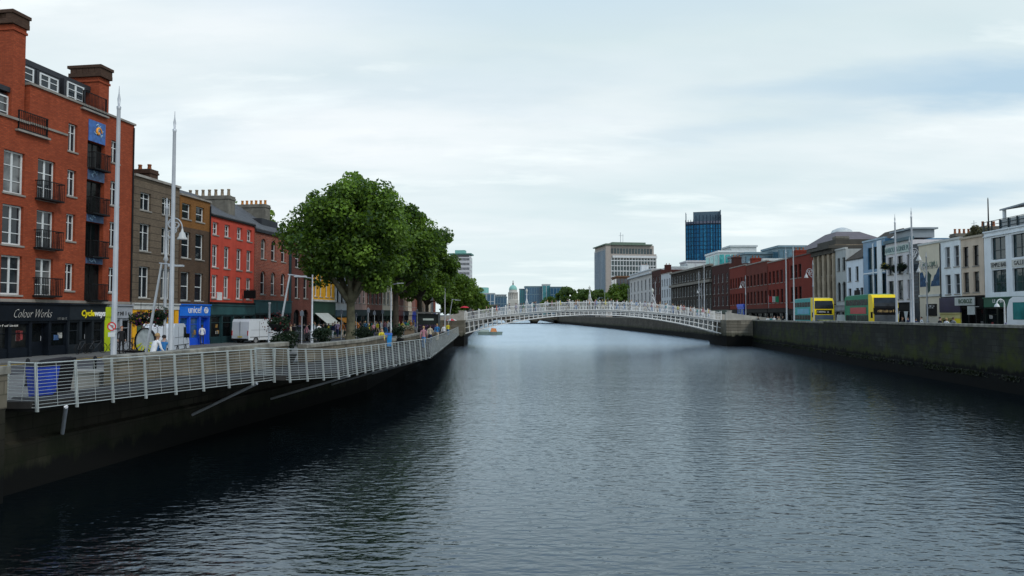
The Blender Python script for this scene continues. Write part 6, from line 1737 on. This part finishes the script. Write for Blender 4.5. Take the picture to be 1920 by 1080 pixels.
def car(label, x, y, z, rot, m):
    t = thing('parked_car', label, 'car', (x, y, z), rot)
    L = 4.2
    profile(t, 'body', [(0, .3), (-.03, .6), (.1, .92), (1.1, .98), (3.0, .98), (4.05, .82), (4.2, .55), (4.18, .3)], -.86, .86, m)
    q = MB(); q.hexa([(-.8, .45, .97), (.8, .45, .97), (.8, 3.1, .97), (-.8, 3.1, .97)], [(-.62, .95, 1.45), (.62, .95, 1.45), (.62, 2.35, 1.45), (-.62, 2.35, 1.45)]); q.build('cabin_window', VG, t)
    q = MB(); q.box(-.63, .63, .95, 2.36, 1.452, 1.49); q.build('roof', m, t)
    for s in (-1, 1):
        for yy in (.75, 3.4): wheel(t, s * .76, yy, .31, .2)
        q = MB(); q.box(s * .66 - .14, s * .66 + .14, -.045, .02, .62, .8); q.build('tail_lamp', TAIL, t)
    return t
car('dark grey car parked beyond the flower basket', at(536, 615, 70).x, 70, ZL - .11, R(-8), mat('dark_grey_car', (.06, .065, .07), .25))
car('silver car parked before the arched brick house', at(556, 612, 79).x, 79, ZL - .11, R(-8), mat('silver_car', (.42, .44, .45), .25, .3))
car('lime green taxi behind the parapet in front of the yellow bus', 37.5, 82.4, ZR - .11, R(5), mat('lime_car', (.55, .6, .05), .3))
car('black car on the left road beyond the silver one', at(575, 612, 90).x, 90, ZL - .11, R(-8), mat('black_car', (.012, .012, .014), .2))
car('red car on the left road behind the biggest tree trunk', at(622, 612, 97).x, 97, ZL - .11, R(-6), mat('red_car', (.3, .02, .02), .25))
car('white car on the left road past the second tree trunk', at(716, 606, 122).x, 122, ZL - .11, R(2), mat('white_car', (.55, .56, .56), .25))
# pedicab with a round hood
t = thing('pedicab', 'pedicab with a round pale hood and yellow trim near the yellow shopfront', 'pedicab', (at(273, 640, 41).x, 41, ZL), R(-20))
q = MB(); q.ring((0, .0, 1.05), .74, .79, -.08, .05, 30); q.build('hood_frame', BLACK, t)
q = MB(); n = 30; q.poly([(.74 * math.cos(2 * math.pi * i / n), 0, 1.05 + .74 * math.sin(2 * math.pi * i / n)) for i in range(n)]); q.build('hood_panel', mat('pale_hood_canvas', (.40, .43, .42), .6, var=.2, scale=4), t)
q = MB()
for i in range(7):
    a_ = math.pi * (1.1 + .8 * i / 6); q.hexa([(.3 * math.cos(a_), -.03, 1.05 + .3 * math.sin(a_)), (.3 * math.cos(a_ + .09), -.03, 1.05 + .3 * math.sin(a_ + .09)), (.3 * math.cos(a_ + .09), -.01, 1.05 + .3 * math.sin(a_ + .09)), (.3 * math.cos(a_), -.01, 1.05 + .3 * math.sin(a_))], [(.73 * math.cos(a_), -.03, 1.05 + .73 * math.sin(a_)), (.73 * math.cos(a_ + .25), -.03, 1.05 + .73 * math.sin(a_ + .25)), (.73 * math.cos(a_ + .25), -.01, 1.05 + .73 * math.sin(a_ + .25)), (.73 * math.cos(a_), -.01, 1.05 + .73 * math.sin(a_))])
q.build('yellow_trim', mat('acid_yellow', (.6, .6, .03), .5), t)
q = MB(); q.box(-.5, .5, -1.0, -.5, .45, .55); q.tube([(0, -.6, .5), (0, -1.9, .6), (0, -2.0, 1.05)], .035, 6); q.tube([(-.25, -1.95, 1.05), (.25, -1.95, 1.05)], .025, 6); q.build('chassis', BLACK, t)
for x_, y_ in ((-.62, -.5), (.62, -.5), (0, -2.0)):
    q = MB(); q.ring((x_, y_, .33), .29, .33, -.02, .02, 20, 0, 'x'); q.build('wheel', TYRE, t)
# bicycles at the bike shop
def bicycle(label, x, y, z, rot):
    t = thing('bicycle', label, 'bicycle', (x, y, z), rot, 'bicycles outside the bike shop')
    for xx in (-.52, .52):
        q = MB(); q.ring((xx, 0, .34), .31, .34, -.018, .018, 20)
        for k in range(8): q.tube([(xx, 0, .34), (xx + .31 * math.cos(k * .785), 0, .34 + .31 * math.sin(k * .785))], .004, 3)
        q.build('wheel', TYRE, t)
    q = MB()
    for a_, c_ in (((-.52, .34), (-.18, .8)), ((-.18, .8), (.36, .82)), ((-.1, .34), (.38, .78)), ((-.1, .34), (-.2, .88)), ((-.52, .34), (-.1, .34)), ((.52, .34), (.36, .95))): q.tube([(a_[0], 0, a_[1]), (c_[0], 0, c_[1])], .018, 6)
    q.build('frame', mat('bike_grey', (.05, .055, .06), .4, .3), t)
    q = MB(); q.box(-.32, -.08, -.06, .06, .88, .93); q.build('saddle', BLACK, t)
    q = MB(); q.tube([(.34, -.25, .98), (.36, 0, .96), (.34, .25, .98)], .014, 5); q.build('handlebar', BLACK, t)
    return t
q0 = on_line(150, 645, L1); bk = bicycle('grey bicycle leaning below the yellow and white shop letters', q0.x + 1.1, q0.y, ZL, R(70))
for i, (px, off, lab, rr_) in enumerate(((128, .9, 'bicycle parked at the left end of the bike shop window', 95), (192, 1.3, 'bicycle in front of the lime green pilaster', 60), (203, 1.8, 'bicycle closest to the tallest mast', 100))):
    q0 = on_line(px, 645, L1); o = copy_tree(bk); relabel(o, lab, (q0.x + off, q0.y, ZL), R(rr_))
# boat
t = thing('boat', 'small grey-green boat with an orange cover beyond the footbridge', 'boat', (at(918, 626, 176).x, 176, 0), R(4))
q = MB(); hull = [(-3.0, -.85), (2.0, -.95), (3.3, 0), (2.0, .95), (-3.0, .85)]
q.hexa([(p[0] * .93, p[1] * .8, -.2) for p in hull], [(p[0], p[1], .75) for p in hull]); q.build('hull', mat('boat_green_grey', (.22, .30, .27), .5, var=.2), t)
q = MB(); q.hexa([(.2, -.75, .75), (1.8, -.75, .75), (1.8, .75, .75), (.2, .75, .75)], [(.5, -.6, 1.7), (1.6, -.5, 1.55), (1.6, .5, 1.55), (.5, .6, 1.7)]); q.build('cover', mat('orange_cover', (.65, .25, .09), .7), t)
q = MB(); q.hexa([(-2.6, -.7, .75), (-.1, -.7, .75), (-.1, .7, .75), (-2.6, .7, .75)], [(-2.4, -.6, 1.15), (-.3, -.6, 1.3), (-.3, .6, 1.3), (-2.4, .6, 1.15)]); q.build('cabin', mat('boat_cabin', (.35, .42, .38), .5), t)

# ================================================================== street furniture
def bin_(label, x, y, z, rot, m, lid, s=1.):
    t = thing('wheelie_bin', label, 'bin', (x, y, z), rot)
    q = MB(); q.hexa([(-.24 * s, -.24 * s, .06), (.24 * s, -.24 * s, .06), (.24 * s, .24 * s, .06), (-.24 * s, .24 * s, .06)], [(-.3 * s, -.33 * s, .98 * s), (.3 * s, -.33 * s, .98 * s), (.3 * s, .33 * s, .98 * s), (-.3 * s, .33 * s, .98 * s)]); q.build('bin_body', m, t)
    q = MB(); q.hexa([(-.33 * s, -.37 * s, .99 * s), (.33 * s, -.37 * s, .99 * s), (.33 * s, .36 * s, .99 * s), (-.33 * s, .36 * s, .99 * s)], [(-.28 * s, -.3 * s, 1.06 * s), (.28 * s, -.3 * s, 1.06 * s), (.3 * s, .36 * s, 1.12 * s), (-.3 * s, .36 * s, 1.12 * s)]); q.tube([(-.25 * s, .4 * s, 1.02 * s), (.25 * s, .4 * s, 1.02 * s)], .025, 6); q.build('lid', lid, t)
    for sx_ in (-1, 1):
        q = MB(); q.ring((sx_ * .25 * s, .25 * s, .1), .03, .1, -.03, .03, 12, 0, 'x'); q.build('wheel', TYRE, t)
p = at(80, 700, 21.2); bin_('blue wheelie bin with black lid on the near end of the boardwalk', p.x, 21.2, 2.46, R(-30), mat('bin_blue', (.010, .038, .30), .5, var=.25, scale=5, streak=.3), BLACK, 1.02)
p = at(107, 700, 21.9); bin_('black wheelie bin right of the blue one on the boardwalk', p.x, 21.9, 2.46, R(-30), BLACK, BLACK, 1.08)
p = at(728, 630, 57); bin_('bright blue wheelie bin near the person in yellow', p.x, 57, ZL, R(10), mat('bin_sky', (.02, .25, .62), .45), mat('bin_lid_blue', (.05, .12, .4), .5), 1.0)
t0 = None
for i, (px, Y, lab) in enumerate(((52, 25.5, 'black bollard left of the blue wheelie bin'), (132, 26.5, 'black bollard right of the black wheelie bin'), (178, 27, 'black bollard nearest the end of the long parapet'))):
    x = at(px, 680, Y).x
    if i == 0:
        t0 = thing('bollard', lab, 'bollard', (x, Y, ZL), 0, 'black bollards at the boardwalk entrance')
        q = MB(); q.lathe((0, 0, 0), [(.09, 0), (.08, .1), (.06, .14), (.055, .85), (.075, .88), (.06, .98), (.02, 1.03)], 12); q.build('post', IRON, t0)
    else: o = copy_tree(t0); relabel(o, lab, (x, Y, ZL))
t = thing('planter_box', 'pale grey stone planter block behind the near railings', 'planter', (at(160, 690, 25.2).x, 25.2, ZL), R(-15))
q = MB(); q.box(-.9, .9, -.3, .3, 0, .55); q.box(-.95, .95, -.35, .35, .55, .62); q.build('block', mat('pale_granite'), t)
# round traffic sign on a post
p = at(209.5, 612, 25.9)
t = thing('road_sign', 'round red-ringed no-turn sign with a small plate, on the tallest mast', 'sign', (p.x, 25.9, 0))
q = MB(); n = 24; q.poly([(.16 * math.cos(2 * math.pi * i / n), 0, p.z + .16 * math.sin(2 * math.pi * i / n)) for i in range(n)]); q.box(-.13, .13, -.0, .012, p.z - .38, p.z - .22); q.build('plate', WHITE, t)
q = MB(); q.ring((0, -.006, p.z), .125, .165, -.006, .004, 24); q.tube([(-.1, -.008, p.z + .1), (.1, -.008, p.z - .1)], .014, 5); q.build('red_ring', mat('sign_red', (.55, .02, .02), .4), t)
q = MB(); q.tube([(.05, -.006, p.z - .08), (.05, -.006, p.z + .03), (-.04, -.006, p.z + .03)], .012, 4); q.tube([(0, .03, p.z - .1), (.0, .5, p.z - .1)], .02, 5); q.build('arrow_and_bracket', BLACK, t)
# kiosk
t = thing('kiosk', 'dark kiosk with a lit-less counter and purple flowers near the bridge', 'kiosk', (at(803, 615, 93).x, 93, ZL))
t['label'] = 'dark green-black kiosk with purple flowers near the left end of the footbridge'
q = MB(); q.box(-1.25, 1.25, 0, 2.2, 0, 2.7); q.box(-1.35, -1.25, -.2, 2.2, 0, 2.75); q.box(1.25, 1.35, -.2, 2.2, 0, 2.75); q.build('cabin', mat('kiosk_black', (.012, .018, .017), .5), t)
q = MB(); q.box(-1.45, 1.45, -.35, 2.3, 2.76, 2.95); q.build('roof', mat('kiosk_grey', (.12, .12, .12), .6), t)
q = MB(); q.box(-1.2, 1.2, -.9, -.003, .0, .55); q.build('counter', BLACK, t)
q = MB(); q.box(-.7, .7, -.05, -.003, 1.85, 2.1); q.build('kiosk_sign', mat('pale_green_board'), t)
rng = np.random.default_rng(3); n = 420
P = rng.random((n, 3)) * np.array([2.3, .8, .75]) + np.array([-1.15, -.95, .5]); N_ = rng.normal(size=(n, 3)) + np.array([0, -.5, .7]); N_ /= np.linalg.norm(N_, axis=1)[:, None]
link('flowers', leaf_mesh('flowers', P, N_, .2, rng.random(n), leaf_mat('purple_petals', (.02, .025, .02), (.22, .12, .3))), t)
for i, (x_, lab) in enumerate(((-2.4, 'pale flower stand left of the dark kiosk'), (-3.8, 'cream flower stand farther left of the dark kiosk'))):
    tt = thing('flower_stand', lab, 'flower stand', (at(803, 615, 90).x + x_, 90, ZL))
    q = MB(); q.box(-.6, .6, -.3, .3, 0, .5); q.box(-.6, .6, 0, .3, .5, .8); q.build('stand', mat('crate_wood', (.2, .15, .1), .9), tt)
    n = 160; P = rng.random((n, 3)) * np.array([1.2, .7, .5]) + np.array([-.6, -.35, .5 + .2]); N_ = rng.normal(size=(n, 3)); N_ /= np.linalg.norm(N_, axis=1)[:, None]
    link('flowers', leaf_mesh('flowers', P, N_, .2, rng.random(n), leaf_mat('cream_petals', (.06, .08, .03), (.55, .5, .42))), tt)
def umbrella(label, x, y, z, cols, r=.62):
    t = thing('umbrella', label, 'umbrella', (x, y, z))
    q = MB(); n = 8
    for i in range(n):
        a0, a1 = 2 * math.pi * i / n, 2 * math.pi * (i + 1) / n
        prof = [(0, .3), (.5, .22), (1, 0)]
        for (ra, za), (rb, zb) in zip(prof, prof[1:]):
            q.poly([(r * ra * math.cos(a0), r * ra * math.sin(a0), za), (r * rb * math.cos(a0), r * rb * math.sin(a0), zb), (r * rb * math.cos(a1), r * rb * math.sin(a1), zb), (r * ra * math.cos(a1), r * ra * math.sin(a1), za)], i % len(cols))
    q.build('canopy', cols, t)
    q = MB(); q.tube([(0, 0, -.75), (0, 0, .36)], .012, 5); q.build('shaft', IRON, t)
RU = mat('umbrella_red', (.5, .01, .025), .6)
umbrella('plain red umbrella held up at the left end of the footbridge', at(871, 575, 117).x, 117, at(871, 577, 117).z, [RU], .8)
umbrella('red and white umbrella beside the left bridge abutment', at(846, 600, 109.5).x, 109.5, at(846, 601, 109.5).z, [RU, WHITE], .9)
# tricolour flag on the brick row
p = on_line(1463, 555, R1)
t = thing('flag', 'red, white and green flag on a pole against the red brick row', 'flag', (p.x - 1.2, p.y, p.z - .6))
for i, c in enumerate(((.5, .03, .03), (.65, .65, .62), (.02, .25, .12))):
    q = MB(); x0 = -.9 + i * .6
    q.prism([(x0, .05 * math.sin(x0 * 5), -.5), (x0 + .6, .05 * math.sin((x0 + .6) * 5), -.55), (x0 + .6, .05 * math.sin((x0 + .6) * 5), .5), (x0, .05 * math.sin(x0 * 5), .55)], (0, .015, 0)); q.build('stripe', mat('flag_%s' % ('red', 'white', 'green')[i], c, .8), t)
q = MB(); q.tube([(-.95, 0, -1.6), (-.95, 0, .8)], .025, 5); q.build('flagpole', WHITE, t)
# bright blue shop unit in the brick row
p0, p1 = on_line(1385, 588, R1), on_line(1397, 588, R1)
b = place_pts('shop_unit', 'bright blue projecting shop front in the red-brown brick row', 'shop', p0 + Vector((-.25, 0, 0)), p1 + Vector((-.25, 0, 0)), ZR)
q = MB(); q.box(0, b.W, 0, .2, 0, 3.6); q.box(-.1, b.W + .1, -.12, .2, 3.6, 4.3); q.build('shopfront', BLUE, b.root)
q = MB(); q.box(.4, b.W * .45, -.05, -.003, .3, 3.2); q.build('shop_window', glass('blue_shop_glass'), b.root)
q = MB(); q.box(b.W * .55, b.W - .4, -.05, -.003, .3, 3.2); q.build('shop_window', glass('blue_shop_glass'), b.root)
# benches / ticket machine / white signboard on the right quay
t = thing('sign_board', 'white pavement signboard beside the second bus', 'sign', (at(1577, 600, 84).x, 84, ZR))
q = MB(); q.hexa([(-.5, -.3, 0), (.5, -.3, 0), (.5, -.26, 0), (-.5, -.26, 0)], [(-.45, -.02, 2.0), (.45, -.02, 2.0), (.45, .02, 2.0), (-.45, .02, 2.0)]); q.hexa([(-.5, .26, 0), (.5, .26, 0), (.5, .3, 0), (-.5, .3, 0)], [(-.45, .0, 2.0), (.45, .0, 2.0), (.45, .04, 2.0), (-.45, .04, 2.0)]); q.build('board', WHITE, t)
# ================================================================== people
SKIN = [mat('skin_fair', (.50, .30, .22), .6), mat('skin_tan', (.32, .18, .11), .6), mat('skin_dark', (.11, .055, .035), .6)]
HAIRC = {'dark': mat('hair_dark', (.015, .011, .009), .6), 'brown': mat('hair_brown', (.07, .035, .018), .6), 'blond': mat('hair_blond', (.35, .22, .09), .6), 'red': mat('hair_red', (.3, .08, .02), .6)}
CL = {'white': (.68, .69, .70), 'black': (.015, .015, .017), 'grey': (.22, .23, .24), 'navy': (.02, .03, .08), 'red': (.45, .025, .03), 'blue': (.03, .16, .38), 'green': (.04, .18, .08), 'pink': (.36, .17, .2), 'yellow': (.65, .55, .04), 'lilac': (.26, .21, .33), 'beige': (.45, .38, .28), 'orange': (.4, .15, .04), 'teal': (.03, .25, .25)}
CM = {k: mat('cloth_' + k, v, .9, var=.15, scale=5) for k, v in CL.items()}
IDX = []
def figure(pose):
    st = {'stand': (.0, .0, .02, 0), 'walk': (.26, -.24, .2, 0), 'lean': (.05, -.05, .12, .22)}[pose]
    f, bk_, sw, ln = st
    V = [((0, 0, .96), .135), ((0, -ln * .3, 1.14), .12), ((0, -ln * .7, 1.34), .145), ((0, -ln, 1.47), .075), ((0, -ln - .01, 1.54), .052), ((0, -ln - .03, 1.63), .085), ((0, -ln - .02, 1.72), .085), ((0, -ln - .01, 1.76), .05)]
    E = [(i, i + 1) for i in range(7)]
    def add(p, r, par): V.append((p, r)); E.append((par, len(V) - 1)); return len(V) - 1
    for s, st_ in ((1, f), (-1, bk_)):
        h = add((s * .095, 0, .88), .095, 0)
        k = add((s * .105, -st_ * .6 - .02, .5), .066, h)
        a = add((s * .105, -st_ + (.06 if st_ < 0 else 0), .10), .045, k)
        add((s * .12, -st_ - .15 + (.06 if st_ < 0 else 0), .045), .038, a)
    for s in (1, -1):
        sh = add((s * .185, -ln * .85, 1.43), .06, 2)
        el = add((s * .235, -ln + s * sw * .5 + .03, 1.14), .046, sh)
        wr = add((s * .225, -ln * 1.4 + s * sw - .07, .90), .032, el)
        add((s * .222, -ln * 1.5 + s * sw - .09, .83), .034, wr)
    me = bpy.data.meshes.new('skeleton'); me.from_pydata([v[0] for v in V], E, [])
    o = bpy.data.objects.new('skeleton', me); COL.objects.link(o)
    sm = o.modifiers.new('skin', 'SKIN')
    for i, v in enumerate(V): me.skin_vertices[0].data[i].radius = (v[1], v[1] * (.78 if i in (0, 1, 2) else 1))
    me.skin_vertices[0].data[0].use_root = True
    ss = o.modifiers.new('sub', 'SUBSURF'); ss.levels = 1; ss.render_levels = 1
    dg = bpy.context.evaluated_depsgraph_get()
    out = bpy.data.meshes.new_from_object(o.evaluated_get(dg))
    bpy.data.objects.remove(o)
    # five fingers on each hand, nose
    bm = bmesh.new(); bm.from_mesh(out)
    hands = [V[-1][0], V[-5][0]]
    for hp in hands:
        s = 1 if hp[0] > 0 else -1
        for k in range(5):
            ln_ = (.06, .075, .08, .072, .055)[k]
            y = hp[1] + (-.045 + .02 * k if k else -.05); r = .009
            p0 = Vector((hp[0], y, hp[2] - .005 if k else hp[2] + .03)); p1 = p0 + Vector((-s * .012, -.012 if k else -.03, -ln_ if k else -.05))
            q = MB(); q.tube([p0, (p0 + p1) / 2 + Vector((s * .006, 0, 0)), p1], [r, r * .9, r * .7], 5)
            vs = [bm.verts.new(v) for v in q.v]
            for f_ in q.f: bm.faces.new([vs[i] for i in f_])
    hd = Vector(V[5][0]); q = MB(); q.tube([hd + Vector((0, -.085, .035)), hd + Vector((0, -.108, .0))], [.008, .016], 5)
    vs = [bm.verts.new(v) for v in q.v]
    for f_ in q.f: bm.faces.new([vs[i] for i in f_])
    for f_ in bm.faces:
        c = f_.calc_center_median(); f_.smooth = True
        if c.z > 1.5: f_.material_index = 0
        elif abs(c.x) > .17 and c.z < .93 and c.z > .7: f_.material_index = 0
        elif c.z > .92: f_.material_index = 1
        elif c.z < .10: f_.material_index = 3
        else: f_.material_index = 2
    IDX.append([f_.material_index for f_ in bm.faces]); bm.to_mesh(out); bm.free()
    hc = Vector((0, -ln - .01, 1.7))
    q = MB(); n = 12
    vs = []; fs = []
    for i in range(6):
        th = math.pi * .5 * i / 5 * 1.25
        for j in range(n):
            w_ = 2 * math.pi * j / n; front = max(0, -math.sin(w_))
            t2 = th * (1 - .45 * front)
            vs.append(hc + Vector((.098 * math.sin(t2) * math.cos(w_), .105 * math.sin(t2) * math.sin(w_) + .01, .1 * math.cos(t2))))
    for i in range(5):
        for j in range(n): fs.append((i * n + j, i * n + (j + 1) % n, (i + 1) * n + (j + 1) % n, (i + 1) * n + j))
    q.add(vs, fs, 0, True)
    hm = q.mesh('hair', HAIRC['dark'])
    while len(out.materials): out.materials.pop()
    bm_idx = IDX.pop(); 
    for m_ in (SKIN[0], CM['white'], CM['navy'], BLACK): out.materials.append(m_)
    out.polygons.foreach_set('material_index', bm_idx)
    return out, hm
FIG = {k: figure(k) for k in ('stand', 'walk', 'lean')}
rp = random.Random(77)
USED = set()
def person(where, x, y, z, rot, top=None, legs=None, pose=None, hair=None, group=None, label=None, skin=None):
    pose = pose or rp.choice(['stand', 'walk', 'walk'])
    for _ in range(400):
        T = top or rp.choice(list(CL) + ['black', 'navy', 'grey', 'black', 'beige', 'white', 'navy', 'grey'] * 2); G = legs or rp.choice(['black', 'navy', 'grey', 'beige', 'blue', 'white'])
        if (T, G, where) not in USED: break
    USED.add((T, G, where))
    hair = hair or rp.choice(['dark', 'dark', 'brown', 'blond', 'brown'])
    me, hm = FIG[pose]
    o = link('person', me, None, (x, y, z), rot)
    s = rp.uniform(.94, 1.04); o.scale = (s, s, s)
    for i, m_ in enumerate((skin or rp.choice(SKIN[:2] + [SKIN[0]]), CM[T], CM[G], BLACK)):
        o.material_slots[i].link = 'OBJECT'; o.material_slots[i].material = m_
    h = link('hair', hm, o); h.material_slots[0].link = 'OBJECT'; h.material_slots[0].material = HAIRC[hair]
    tag(o, label or f'person in a {T} top and {G} trousers {where}', 'person', group)
    return o
# named figures
def pp(px, Y, z, **k):
    w = k.pop('where'); Y = qy(px, Y, z); return person(w, at(px, 620, Y).x, Y, z, k.pop('rot', 0), **k)
pp(286, 29.6, ZL, where='', top='white', legs='grey', pose='lean', hair='blond', rot=R(150), label='person in a white top leaning behind the long parapet by the second mast')
pp(305, 30.6, ZL, where='', top='blue', legs='navy', pose='lean', hair='dark', rot=R(190), label='person in a blue top behind the long parapet beside the second mast')
pp(228, 47, ZL, where='', top='black', legs='black', pose='stand', hair='red', rot=R(40), label='person in black with red hair standing outside the grey shopfront')
pp(379, 61, ZL, where='', top='white', legs='navy', pose='stand', hair='dark', rot=R(200), label='person in a white top and dark trousers before the bright blue shop', skin=SKIN[2])
pp(372, 62.2, ZL, where='', top='lilac', legs='grey', pose='walk', hair='dark', rot=R(60), label='person in lilac walking left of the white-topped one at the blue shop')
pp(714, 55, 2.2, where='', top='yellow', legs='navy', pose='lean', hair='dark', rot=R(30), label='person in a bright yellow jacket bending by the railings')
for px, Y in ((598, 66), (606, 70), (552, 72), (560, 83), (568, 88), (596, 90), (602, 94), (628, 86), (636, 92), (645, 96), (676, 93), (682, 101), (690, 106), (704, 103), (712, 108), (720, 112), (726, 90), (738, 112), (742, 98), (760, 110), (768, 116), (775, 112), (580, 79), (588, 82), (616, 72), (624, 76), (692, 84), (697, 97), (715, 88), (728, 99), (735, 105), (748, 90), (776, 108), (783, 101), (570, 74), (562, 77), (633, 80), (642, 78), (650, 83), (672, 86), (685, 88), (700, 80), (708, 92), (722, 95), (755, 98), (764, 93), (770, 104)):
    pp(px, Y, ZL, where='on the left pavement near the tree trunks', rot=rp.uniform(0, 6.28), group='people on the left pavement')
for px, Y in ((545, 66), (575, 68), (590, 69)):
    pp(px, Y, ZL, where='outside the arched brick house', rot=rp.uniform(0, 6.28), group='people on the left pavement')
for Y, dx in ((56, 1.2), (66, 1.4), (75, 1.3), (83, 1.0), (96, 1.1)):
    for (x0, y0, z0), (x1, y1, z1) in zip(BD, BD[1:]):
        if y0 <= Y <= y1:
            t_ = (Y - y0) / (y1 - y0); person('strolling on the boardwalk', x0 + (x1 - x0) * t_ - dx, Y, z0 + (z1 - z0) * t_ + .14, rp.choice([0, math.pi]), pose='walk', group='people on the boardwalk')
n = 60
for i in range(n):
    u = (i + .5) / n; u = u ** (.66) if i % 3 else u
    x = XA + .8 + (S - 1.6) * min(.985, u + rp.uniform(-.01, .01))
    person('crossing the white footbridge', x, YB + rp.uniform(.5, DW - .5), zdk(x) + .06, rp.choice([R(90), R(-90)]) + rp.uniform(-.3, .3), group='people crossing the footbridge')
for px, Y in ((1440, 100), (1446, 98), (1452, 101), (1461, 97), (1468, 99), (1458, 95)):
    pp(px, Y, ZR, where='on the right quay', rot=rp.uniform(0, 6.28), group='people on the right quay')
for px, Y in ((1412, 108), (1422, 106), (1380, 112), (1370, 114), (1390, 110)):
    pp(px, Y, ZR, where='at the right end of the footbridge', rot=rp.uniform(0, 6.28), group='people on the right quay')
for px, Y in ((1692, 66), (1703, 68), (1718, 64), (1728, 70)):
    pp(px, Y, ZR, where='outside the lilac pub', rot=rp.uniform(0, 6.28), group='people on the right quay')
pp(1763, 60, ZR, where='', top='black', legs='black', pose='stand', hair='dark', rot=R(90), label='person in black behind the parapet below the mural')
pp(1775, 62, ZR, where='', top='white', legs='beige', pose='stand', hair='blond', rot=R(120), label='person in white behind the parapet by the yellow door')
pp(1788, 63, ZR, where='', top='grey', legs='white', pose='walk', hair='brown', rot=R(100), label='person in grey walking past the yellow door')
pp(1893, 54, ZR, where='', top='lilac', legs='navy', pose='lean', hair='brown', rot=R(-60), label='person in lilac left of the white coach')
pp(1902, 53, ZR, where='', top='pink', legs='white', pose='lean', hair='blond', rot=R(-80), label='person in pink next to the white coach')
